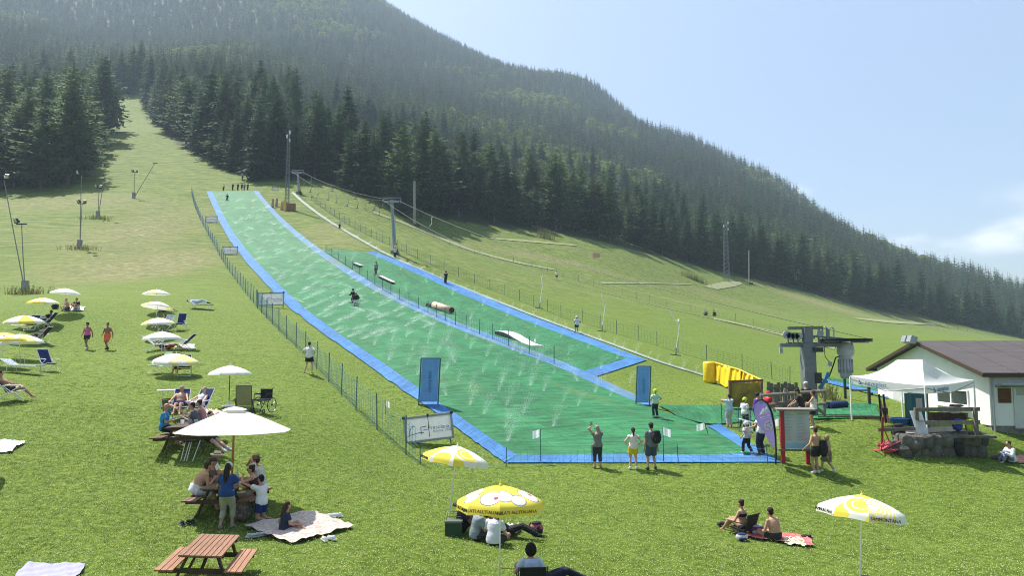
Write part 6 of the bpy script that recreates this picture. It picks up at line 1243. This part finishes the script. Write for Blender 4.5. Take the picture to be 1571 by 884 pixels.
        b0 = hn + hm_ @ Vector((-s * .034, .03, 0)) * k; m1 = b0 + hm_ @ Vector((-s * .026, .032, -.012)) * k; fg.tube([b0, m1, m1 + hm_ @ Vector((-s * .004, .030, -.014)) * k], [.0115 * k, .010 * k, .008 * k], 5); fingers.append(fg)
        if top and top[0] in ('tee', 'long', 'cap_sleeve'):
            shirt.ell(shd, (.062 * k * wf + off,) * 3, None, 10, 7)
            if top[0] == 'tee': e = shd.lerp(el, .62); shirt.tube([shd, shd.lerp(el, .3), e], [.056 * k + off, .054 * k + off + .006, .050 * k + off + .016], 10)
            if top[0] == 'cap_sleeve': shirt.tube([shd, shd.lerp(el, .25)], [.056 * k + off, .056 * k + off + .005], 10)
            if top[0] == 'long': shirt.tube([shd, el], [.056 * k + off, .044 * k + off], 10).ell(el, (.044 * k + off,) * 3, None, 8, 6).tube([el, hn], [.044 * k + off, .032 * k + off], 10)
        if top and top[0] == 'tank': a_ = spine(.30)[0]; shirt.tube([spine(.34)[0] + Vector((s * .10 * k, 0, 0)), q + Vector((s * .095 * k, 0, .03 * k))], [.07 * k, .05 * k], 8)
    if top:
        lo_t, hi_t = {'tee': (-.08, .46), 'long': (-.08, .465), 'cap_sleeve': (-.07, .45), 'tank': (-.06, .39), 'bra': (.27, .36), 'dress': (-.12, .40)}[top[0]]
        rr = [r_ for r_ in prof if lo_t < r_[0] < hi_t]; ip = lambda t, c: float(np.interp(t, [r_[0] for r_ in prof], [r_[c] for r_ in prof])); rr = [(lo_t, max(ip(lo_t, 1), .15 if lo_t < 0 else 0), max(ip(lo_t, 2), .11))] + rr + [(hi_t, ip(hi_t, 1), ip(hi_t, 2))]
        shirt.loft([ring(*r_, off + (.020 if r_[0] < .14 else 0)) for r_ in rr])
        if top[0] == 'dress': shirt.loft([ring(.05, .15, .11, off), ring(-.05, .18, .13, off), ring(-.16, .22, .17, off + .02)])
    if bot:
        tp = .10 if bot[0] != 'brief' else .03; rr = [(-.12, .09, .085), (-.07, hipw * .92, .112), (0, hipw, .118), (tp, .155, .110)]; pants.loft([ring(*r_, off + .004) for r_ in rr])
        if bot[0] == 'skirt': pants.loft([ring(0, hipw, .118, off), ring(-.12, .19, .15, off), ring(-.28, .22, .18, off)])
    def add(mb, name, m, sm=2, vx=vox):
        ob = mb.build(name, m, o); r_ = ob.modifiers.new('r', 'REMESH'); r_.mode = 'VOXEL'; r_.voxel_size = vx; r_.use_smooth_shade = True; s_ = ob.modifiers.new('s', 'SMOOTH'); s_.factor = .45; s_.iterations = sm; REMESH.append((ob, m, None)); return ob
    bo = add(body, 'body', SKIN[skin]); REMESH[-1] = (bo, SKIN[skin], fingers if dist < 40 else None)
    if top: add(shirt, 'dress' if top[0] == 'dress' else 'bikini_top' if top[0] == 'bra' else 'shirt', cloth(top[1]))
    if bot: add(pants, {'brief': 'swim_briefs', 'skirt': 'skirt', 'pants': 'trousers', 'capri': 'trousers'}.get(bot[0], 'shorts'), cloth(bot[1]))
    for fm in feet_objs: add(fm, 'shoe', cloth(shoes_), 1, max(.014, vox * .8))
    if hair and hair[0] != 'bald':
        h = MB(); hp = lambda x, y_, z: hc + HM @ Vector((x, y_, z)) * hk; h.ell(hp(0, -.022, .034), Vector((.087, .094, .094)) * hk, HM, 14, 10).ell(hp(0, -.045, -.02), Vector((.072, .062, .075)) * hk, HM, 12, 8)
        if hair[0] == 'bob': h.ell(hp(0, -.035, -.02), Vector((.128, .105, .14)) * hk, HM, 14, 10).ell(hp(0, -.04, .03), Vector((.115, .11, .11)) * hk, HM)
        if hair[0] == 'long': h.tube([hp(0, -.07, .02), hp(0, -.095, -.12), hp(0, -.10, -.26), hp(.0, -.09, -.40)], [.07 * hk, .08 * hk, .075 * hk, .03 * hk], 12).ell(hp(0, -.03, -.03), Vector((.090, .075, .10)) * hk, HM)
        if hair[0] == 'pony': h.tube([hp(0, -.10, .05), hp(0, -.135, -.03), hp(0, -.125, -.18), hp(0, -.12, -.26)], [.035 * hk, .038 * hk, .030 * hk, .012 * hk], 8)
        if hair[0] == 'bun': h.ell(hp(0, -.09, .085), (.042 * hk,) * 3)
        if hair[0] == 'curly': h.ell(hp(0, -.02, .05), Vector((.11, .10, .095)) * hk, HM)
        add(h, 'hair', cloth(HAIR[hair[1]], .35), 2, vox * .85)
    if hat:
        kd, cc = hat; hm4 = HM.to_4x4() @ Matrix.Scale(hk, 4); hm4.translation = hc; q = MB()
        if kd == 'cap': q.lathe([(.097, .035), (.096, .07), (.08, .112), (.045, .135), (.001, .142)], 16).slab([(-.075, .07, .045), (.075, .07, .045), (.06, .155, .035), (.025, .175, .033), (-.025, .175, .033), (-.06, .155, .035)], .012)
        if kd in ('straw', 'brim'): w = .19 if kd == 'straw' else .15; q.lathe([(w, .035), (w, .05), (.10, .052), (.098, .105), (.085, .135), (.03, .14), (.001, .13)], 20).lathe([(w, .035), (.09, .04)], 20)
        if kd == 'helmet': q.lathe([(.108, -.03), (.118, .01), (.120, .05), (.105, .105), (.07, .145), (.001, .162)], 18).lathe([(.108, -.03), (.09, -.03)], 18); q.box((0, .10, .075), (.16, .04, .03))
        w_ = q.build({'cap': 'cap', 'straw': 'sun_hat', 'brim': 'hat', 'helmet': 'helmet'}[kd], cloth(cc), o, True); w_.matrix_local = hm4
        if kd == 'straw': r_ = MB().lathe([(.1005, .055), (.1005, .08)], 20).build('hat_band', cloth((.12, .10, .08)), w_)
    if dist < 46:
        e = MB()
        for s in (-1, 1): e.ell(hc + HM @ Vector((s * .031, .083, .012)) * hk, Vector((.012, .008, .008)) * hk, HM, 8, 6)
        e.build('eyes', EYE_M, o); MB().ell(hc + HM @ Vector((0, .084, -.056)) * hk, Vector((.022, .007, .006)) * hk, HM, 8, 6).build('mouth', LIP, o)
    if glasses: g = MB(); [g.ell(hc + HM @ Vector((s * .034, .088, .014)) * hk, Vector((.030, .010, .020)) * hk, HM, 10, 6) for s in (-1, 1)]; g.box(hc + HM @ Vector((0, .092, .018)) * hk, Vector((.15, .01, .012)) * hk, HM); g.build('sunglasses', BLACK, o)
    o['hand'] = 0; del o['hand']
    return o, hc, [Vector(o.location) + Matrix.Rotation(R(face), 3, 'Z') @ V(h) for h in D['hands']]
def T2(dx, dy): q = TB2 + Vector((dx, dy, 0)); q.z = G(q.x, q.y); return q
# the crowd at the shaded table
person(0, 0, -75, 'bench', 'man in white shirt and straw hat at the far left of the shaded table', 1.75, ('tee', CW), ('shorts', CD), ('short', 'grey'), ('straw', (.55, .46, .32)), None, 'tan', at_=T2(-.78, .62))
person(0, 0, -48, 'bench', 'shirtless man in white shorts leaning over the near left bench', 1.82, None, ('long_shorts', (.66, .68, .70)), ('short', 'brown'), None, None, 'tan', 1.22, at_=T2(-.80, -.28), lean=34, feet=[(-.02, .58, .07), (.26, .50, .07)], pz=.58)
person(0, 0, -85, 'bench', 'man with dark cap between the straw-hatted man and the shirtless one', 1.74, ('tee', (.10, .08, .07)), ('shorts', CD), ('short', 'dark'), ('cap', (.05, .04, .04)), None, 'tan', at_=T2(-.70, .20))
person(0, 0, 0, 'reach', 'woman in navy t-shirt and olive trousers standing with her back to us', 1.70, ('tee', (.02, .06, .20)), ('capri', (.33, .33, .23)), ('long', 'dark'), ('cap', (.62, .62, .62)), (.3, .25, .2), 'tan', 1.12, True, at_=T2(.40, -1.22), lean=4, hands=[(-.26, .34, .98), (.30, .36, 1.0)], head=14)
person(0, 0, 80, 'bench', 'man in brown hat at the far right of the shaded table', 1.78, ('tee', (.55, .53, .50)), ('shorts', CD), ('short', 'brown'), ('brim', (.16, .09, .06)), None, 'tan', at_=T2(.66, .58), hands=[(-.05, .36, 1.10), (.12, .36, 1.05)])
person(0, 0, 100, 'bench', 'woman in dark tank top and sunglasses on the right of the shaded table', 1.70, ('tank', (.06, .025, .03)), ('shorts', (.33, .30, .22)), ('bun', 'dark'), None, None, 'tan', 1.1, True, at_=T2(.74, .0), glasses=True, hands=[(-.10, .36, 1.02), (.14, .40, .82)])
person(0, 0, 62, 'kneel', 'boy in white t-shirt and navy shorts reaching over the table end', 1.56, ('tee', CW), ('shorts', (.015, .03, .14)), ('short', 'black'), None, None, 'tan', at_=T2(1.08, -.60), pz=.56, hands=[(-.16, .60, 1.06), (.22, .46, .78)])
o = empty('plate', 'white paper plate held by the boy in white', 'plate', T2(.56, -.66) + Vector((0, 0, .74))); MB().lathe([(.01, .01), (.09, .012), (.12, .03), (.125, .03), (.09, .0), (.01, 0)], 18).build('dish', PANEL, o); MB().ell((0, 0, .02), (.05, .05, .02), None, 8, 5).build('food', paint('pasta', (.5, .4, .2)), o)
person(436, 817, -60, 'side', 'long haired girl in navy dress sitting on the beige blanket', 1.45, ('tee', (.02, .03, .055)), ('skirt', (.015, .025, .12)), ('long', 'brown'), None, None, 'tan', fem=True)
# the dark table behind the parasol
person(250, 694, -85, 'drink', 'bald man in blue t-shirt drinking at the dark picnic table', 1.76, ('tee', (.03, .24, .46)), ('shorts', CB), ('bald', 'dark'), None, None, 'tan', y=24.3)
q = person(318, 700, -112, 'bench', 'person with bare legs stretched out from the dark picnic table', 1.75, ('tee', (.25, .22, .2)), ('shorts', CD), ('short', 'dark'), None, (.4, .42, .45), 'light', y=24.0, lean=6, feet=[(-.1, .86, .10), (.12, .82, .10)])
person(300, 692, 100, 'bench', 'dark haired person at the far side of the dark picnic table', 1.7, ('tee', (.12, .12, .14)), ('shorts', CD), ('short', 'black'), None, None, 'tan', y=24.9); person(310, 690, 95, 'bench', 'brown haired woman behind the big parasol by the dark table', 1.66, ('tank', (.5, .25, .25)), ('shorts', CD), ('bun', 'brown'), None, None, 'tan', fem=True, y=25.3)
# under the yellow printed parasol
person(706, 812, -70, 'knees', 'person in dark top with raised knees left under the yellow printed parasol', 1.7, ('tee', (.03, .025, .03)), ('shorts', CB), ('short', 'dark'), None, (.6, .6, .6), 'brown', y=19.7)
person(729, 820, -62, 'cross', 'cross-legged person in grey-blue t-shirt under the yellow printed parasol', 1.74, ('tee', (.20, .25, .27)), ('shorts', CD), ('short', 'dark'), None, (.55, .55, .55), 'tan', y=19.2)
person(757, 826, -20, 'cross', 'person in white t-shirt with back to us behind the parasol pole', 1.76, ('tee', (.62, .64, .70)), ('shorts', CD), ('short', 'dark'), None, None, 'tan', y=18.9)
person(776, 810, -95, 'lie', 'person in black lying with legs to the right under the yellow printed parasol', 1.74, ('tee', CB), ('pants', CB), ('short', 'black'), None, CB, 'tan', y=19.9, lean=-50)
person(815, 905, 5, 'lowchair', 'black haired woman in pale blue shirt seated at the bottom edge', 1.66, ('tee', (.48, .54, .68)), ('shorts', CN), ('bob', 'black'), None, None, 'tan', fem=True, y=15.3, lean=8)
person(838, 888, -70, 'lie', 'person in navy lying beside the black haired woman', 1.75, ('long', (.012, .014, .035)), ('pants', (.012, .014, .035)), ('short', 'grey'), None, CD, 'light', y=15.9, lean=-62)
def low_chair(u, v, y, rz, label):
    p = Vector((at(u, v, y).x, y, G(at(u, v, y).x, y))); o = empty('low_chair', label, 'folding chair', p, R(rz)); MB().slab([(-.26, -.18, .14), (.26, -.18, .14), (.26, .32, .20), (-.26, .32, .20)], .02).build('seat', BLACK, o); MB().slab([(-.26, -.20, .16), (.26, -.20, .16), (.26, -.36, .62), (-.26, -.36, .62)], .02).build('backrest', BLACK, o)
    for x in (-.28, .28): MB().tube([(x, .34, 0), (x, -.2, .3), (x, -.36, .63)], .012, 5).tube([(x, -.34, 0), (x, .3, .22)], .012, 5).build('leg', DARK, o); MB().tube([(x, -.25, .36), (x, .15, .37)], .016, 5).build('armrest', BLACK, o)
low_chair(815, 907, 15.2, 5, 'black low beach chair at the bottom edge of the lawn'); low_chair(1141, 822, 21.7, 38, 'black low folding chair under the woman at right')
person(1140, 822, 40, 'lowchair', 'woman with bare back in the black low chair at right', 1.66, ('bra', CB), ('brief', CB), ('bun', 'dark'), None, None, 'tan', fem=True, y=21.75, lean=4); person(1190, 834, 28, 'cross', 'shirtless broad man sitting on the red blanket', 1.80, None, ('swim', (.03, .03, .025)), ('short', 'dark'), None, None, 'tan', 1.2, y=21.2, hunch=18)
person(1552, 706, 100, 'knees', 'bearded man in white shirt sitting by the house wall', 1.75, ('long', (.7, .72, .74)), ('pants', (.16, .2, .3)), ('short', 'black'), None, None, 'tan', y=30.8)
# spectators at the bottom of the slope
_, _, hn = person(917, 719, 0, 'phone', 'grey haired woman in grey top holding a phone up', 1.68, ('cap_sleeve', (.17, .17, .165)), ('capri', (.03, .04, .06)), ('short', 'grey'), None, (.42, .22, .14), 'tan', 1.05, True)
o = empty('phone', 'dark phone held up by the grey haired woman', 'phone', hn[0] + Vector((0, .10, .08))); MB().box((0, 0, 0), (.085, .012, .17)).build('case', BLACK, o); MB().box((0, -.008, 0), (.075, .004, .155)).build('screen', GREYINK, o)
person(972, 721, 0, 'akimbo', 'woman in yellow shorts with a long black ponytail', 1.62, ('cap_sleeve', (.72, .66, .60)), ('shorts', (.72, .50, .02)), ('pony', 'black'), None, (.7, .7, .7), 'light', fem=True)
person(1000, 721, 8, 'stand', 'man in grey t-shirt and blue shorts carrying a black backpack', 1.80, ('tee', (.13, .16, .18)), ('long_shorts', (.05, .08, .12)), ('short', 'dark'), ('cap', (.04, .04, .04)), (.06, .06, .06), 'tan', feet=[(-.16, -.06, .07), (.14, 0, .07)])
q = P(1000, 721); bag(q + Vector((.16, -.22, .98)), .38, .50, BLACK, 'black backpack on the back of the man in grey', None, R(8))
_, _, hn = person(1253, 727, 22, 'stand', 'shirtless man in black shorts carrying a black bag by the board', 1.76, None, ('shorts', CB), ('short', 'brown'), None, (.6, .6, .6), 'tan', hands=[(-.42, .12, .92), (.26, .05, .78)])
bag(P(1262, 727) + Vector((.02, -.12, .62)), .34, .62, BLACK, 'black bag hanging at the side of the shirtless man')
person(1271, 726, 35, 'walk', 'child in patterned shorts beside the shirtless man', 1.46, None, ('long_shorts', mat('patterned_shorts', (.25, .20, .14), .85, col2=(.08, .07, .06), scale=12)), ('bob', 'fair'), None, (.6, .6, .6), 'tan')
person(1006, 641, 15, 'akimbo', 'child skier in pale green shirt with a lime helmet', 1.38, ('tee', (.45, .66, .48)), ('pants', (.02, .025, .05)), ('short', 'dark'), ('helmet', (.55, .72, .05)), (.65, .65, .65)); ski_pair(P(1006, 643), R(70), 1.3, 0, paint('pale_ski', (.45, .38, .33)), 'pale ski under the child with the lime helmet')
person(1147, 697, 25, 'walk', 'child skier in grey printed shirt and white helmet by the instructor', 1.32, ('tee', (.45, .47, .47)), ('pants', CB), ('short', 'dark'), ('helmet', (.62, .68, .66)), (.65, .65, .65), hands=[(-.3, .1, .9), (.34, .18, 1.0)]); ski_pair(P(1146, 699), R(70), 1.3, 0, SKW, 'white ski under the child beside the instructor')
person(1169, 699, 30, 'stand', 'instructor in white t-shirt and dark jeans behind the feather flag', 1.80, ('tee', CW), ('pants', (.02, .03, .06)), ('short', 'dark'), None, CB, 'tan', hands=[(-.42, .22, 1.05), (.24, .1, .8)])
person(1120, 656, 20, 'photo', 'woman in light blue shirt photographing towards the lift', 1.64, ('tee', (.42, .56, .66)), ('pants', (.55, .50, .50)), ('short', 'brown'), None, None, 'tan', fem=True)
person(1143, 642, -60, 'stand', 'child in white with lime helmet waiting in the lift queue', 1.55, ('tee', CW), ('pants', CB), ('short', 'dark'), ('helmet', (.45, .62, .05)), CB, y=34.5); person(1160, 640, -80, 'reach', 'person in purple with dark helmet in the lift queue', 1.68, ('long', (.07, .03, .20)), ('pants', CB), ('short', 'dark'), ('helmet', (.02, .02, .03)), CB, y=35.2)
person(1177, 640, -70, 'reach', 'person in red jacket and red helmet in the lift queue', 1.66, ('long', (.50, .02, .03)), ('pants', CB), ('short', 'dark'), ('helmet', (.50, .03, .05)), CB, y=35.0)
person(1238, 634, 0, 'stand', 'tall man in dark shirt and pale cap by the lift mast', 1.82, ('tee', (.035, .04, .035)), ('shorts', CD), ('short', 'grey'), ('cap', (.6, .6, .58)), CB, 'tan', y=34.0); person(1229, 648, 70, 'reach', 'man in black t-shirt leaning on the queue rail', 1.72, ('tee', CB), ('shorts', (.3, .34, .38)), ('short', 'dark'), ('cap', CB), CB, 'tan', y=32.6, hands=[(-.25, .45, .95), (.3, .5, .9)])
person(1249, 653, 55, 'photo', 'woman in pale tank top and black shorts at the queue railing', 1.66, ('tank', (.62, .62, .55)), ('shorts', CB), ('bun', 'brown'), None, (.7, .7, .7), 'tan', fem=True, y=32.0, hands=[(-.08, .28, 1.15), (.12, .28, 1.1)])
person(474, 573, -10, 'akimbo', 'man in white t-shirt and black shorts standing at the safety net', 1.75, ('tee', CW), ('shorts', CB), ('short', 'brown'), None, None, 'light', 1.15, y=39.8, feet=[(-.22, -.1, .07), (.16, 0, .07)])
person(133, 536, 180, 'walk', 'woman in pink top and black shorts walking down the lawn', 1.70, ('tank', (.68, .12, .34)), ('shorts', CB), ('curly', 'dark'), None, (.6, .6, .6), 'brown', fem=True); person(164, 537, 178, 'walk', 'shirtless man in orange swim shorts walking down the lawn', 1.72, None, ('long_shorts', (.85, .14, .05)), ('short', 'black'), None, CB, 'brown', 1.08)
person(104, 476, 150, 'cross', 'shirtless person sitting left in the far seated pair', 1.7, None, ('shorts', CD), ('short', 'fair'), None, None, 'tan'); person(118, 476, 175, 'knees', 'person in black t-shirt sitting right in the far seated pair', 1.72, ('tee', CB), ('shorts', (.5, .55, .62)), ('short', 'black'), None, None, 'tan')
q = person(61, 527, 95, 'recline', 'person in pale top lying in the dark deckchair', 1.7, ('tee', (.55, .5, .5)), ('shorts', CD), ('short', 'dark'), None, None, 'tan'); person(70, 502, 100, 'recline', 'dark clothed person in the blue deckchair facing left', 1.7, ('tee', CB), ('shorts', CD), ('short', 'dark'), None, None, 'brown')
person(12, 616, -60, 'recline', 'tanned person reclining at the left photo edge', 1.74, None, ('swim', CB), ('short', 'dark'), None, None, 'tan'); person(258, 536, -85, 'lie', 'person in red shorts lying under the white parasol in the middle row', 1.7, ('tee', CN), ('shorts', (.35, .04, .04)), ('short', 'dark'), None, None, 'tan')
person(302, 473, -85, 'lie', 'person in pale blue lying on the far lounger with black shoes', 1.75, ('tee', (.35, .48, .62)), ('pants', (.45, .52, .6)), ('short', 'dark'), None, CB, 'tan', dz=.33); person(252, 478, -80, 'lie', 'person in rust brown lying under the flattened pale parasol', 1.7, ('tee', (.28, .10, .06)), ('shorts', (.2, .08, .05)), ('short', 'dark'), None, None, 'tan')
person(247, 507, 170, 'recline', 'person in dark shorts under the parasol left of the blue deckchair', 1.68, ('tank', (.4, .4, .4)), ('shorts', CB), ('short', 'dark'), None, None, 'tan'); person(272, 577, 195, 'recline', 'person in shadow under the low yellow parasol', 1.7, ('tee', CD), ('shorts', CD), ('short', 'dark'), None, None, 'brown')
person(276, 630, 195, 'recline', 'grey haired shirtless man sunbathing in the left of two deckchairs', 1.72, None, ('swim', CN), ('short', 'grey'), None, None, 'tan', 1.15, y=27.25); person(306, 629, 170, 'recline', 'woman in white top sunbathing in the right of two deckchairs', 1.64, ('tank', (.66, .68, .70)), ('shorts', (.55, .55, .55)), ('short', 'grey'), None, None, 'light', 1.1, True, y=27.45)
# skiers and people up the slope
def skier(u, v, face, label, H, top, bot, helm, lab2, pose='ski', y=None, skm=SKW):
    person(u, v, face, pose, label, H, ('long' if pose == 'ski' else 'tee', top), ('pants', bot), ('short', 'dark'), ('helmet', helm), CB, 'tan'); ski_pair(P(u, v) + Vector((0, 0, .05)), R(face), 1.6, 0, skm, lab2)
skier(543, 466, 160, 'skier in black leading down the middle of the green slope', 1.75, CB, CB, CB, 'ski of the black skier on the slope'); skier(547, 471, 165, 'skier in black and white just behind the black one', 1.7, CB, (.6, .6, .6), (.5, .5, .5), 'ski of the black and white skier', skm=BLACK)
skier(577, 422, 170, 'skier with grey top above the long slide box', 1.72, CG, CB, (.04, .12, .08), 'ski of the skier in the snow park', 'stand'); skier(349, 308, 170, 'small skier starting down the top of the slope', 1.7, CB, (.02, .05, .06), CB, 'ski of the small skier at the top')
skier(606, 396, 20, 'person in white riding the tow beside the lift tower', 1.72, (.6, .6, .6), CB, (.7, .6, .1), 'ski of the tow rider by the lift tower', 'tow'); skier(521, 351, 20, 'person in pale top riding the tow below the top tower', 1.7, (.66, .66, .62), CB, (.6, .6, .6), 'ski of the higher tow rider', 'tow'); skier(684, 436, 25, 'person all in black standing on the tow track', 1.75, CB, CB, CB, 'ski of the black tow rider', 'tow', skm=paint('pink_ski', (.6, .3, .3)))
person(885, 512, 20, 'akimbo', 'man in pale shirt and dark shorts on the tow track with skis', 1.72, ('tee', (.62, .64, .66)), ('shorts', CN), ('short', 'dark'), ('helmet', (.7, .7, .68)), (.5, .5, .5), 'tan'); ski_pair(P(883, 512) + Vector((0, 0, .04)), R(60), 1.6, 0, SKW, 'white ski of the man on the lower tow track')
person(854, 430, 0, 'walk', 'person in white top and dark shorts walking up the far meadow', 1.7, ('tee', CW), ('shorts', CB), ('short', 'dark'), None, CB, 'tan'); person(460, 299, 20, 'tow', 'person in orange near the small top tower', 1.7, ('tee', (.6, .28, .06)), ('pants', CD), ('short', 'dark'), None, CB, 'tan'); person(608, 391, 20, 'stand', 'person in yellow vest at the foot of the lift tower', 1.72, ('tee', (.75, .6, .1)), ('pants', CD), ('short', 'dark'), None, CB, 'tan')
for u, v, l, c in ((343, 293, 'person in white at the top left of the slope', (.6, .6, .6)), (357, 292, 'person in dark green leftmost of the group at the top', (.03, .06, .04)), (365, 292, 'person in black second in the group at the top', CB), (371, 292, 'person in navy in the middle of the group at the top', CN), (375, 292, 'person in grey fourth in the group at the top', CG), (380, 292, 'person in dark red at the right end of the group at the top', (.12, .03, .03)), (372, 275, 'person in white higher on the meadow under the trees', CW)): person(u, v, 170, 'stand', l, 1.72, ('tee', c), ('pants', CB), ('short', 'dark'), None, CB, 'tan')
person(1083, 484, 160, 'cross', 'person in grey sitting left on the far meadow bank', 1.7, ('tee', (.25, .25, .26)), ('pants', CD), ('short', 'dark'), None, CB, 'tan'); person(1096, 485, 170, 'cross', 'person in black sitting right on the far meadow bank', 1.7, ('tee', CB), ('pants', CD), ('short', 'black'), None, CB, 'tan')
d_ = dg()
for ob, m, fg in REMESH:
    me = bpy.data.meshes.new_from_object(ob.evaluated_get(d_)); ob.modifiers.clear()
    if fg:
        bm = bmesh.new(); bm.from_mesh(me)
        for f in fg:
            t = f.mesh('t', m, True); bm.from_mesh(t); bpy.data.meshes.remove(t)
        bm.to_mesh(me); bm.free()
    me.materials.clear(); me.materials.append(m); me.polygons.foreach_set('material_index', [0] * len(me.polygons)); me.polygons.foreach_set('use_smooth', [True] * len(me.polygons)); ob.data = me
print('PEOPLE MESH FACES', sum(len(o[0].data.polygons) for o in REMESH))

# ------------------------------------------------------------------ summer haze: one closed box of even air round the whole place
hz = MB().box((0, 700, 385), (4200, 1900, 870))
hm = bpy.data.materials.new('haze_air'); hm.use_nodes = True
hm.node_tree.nodes.remove(hm.node_tree.nodes['Principled BSDF'])
pv = hm.node_tree.nodes.new('ShaderNodeVolumePrincipled')
pv.inputs['Color'].default_value = (.64, .81, 1, 1); pv.inputs['Density'].default_value = .00023; pv.inputs['Anisotropy'].default_value = .2
hm.node_tree.links.new(pv.outputs[0], hm.node_tree.nodes['Material Output'].inputs['Volume'])
ho = hz.build('haze', hm); ho['kind'] = 'stuff'
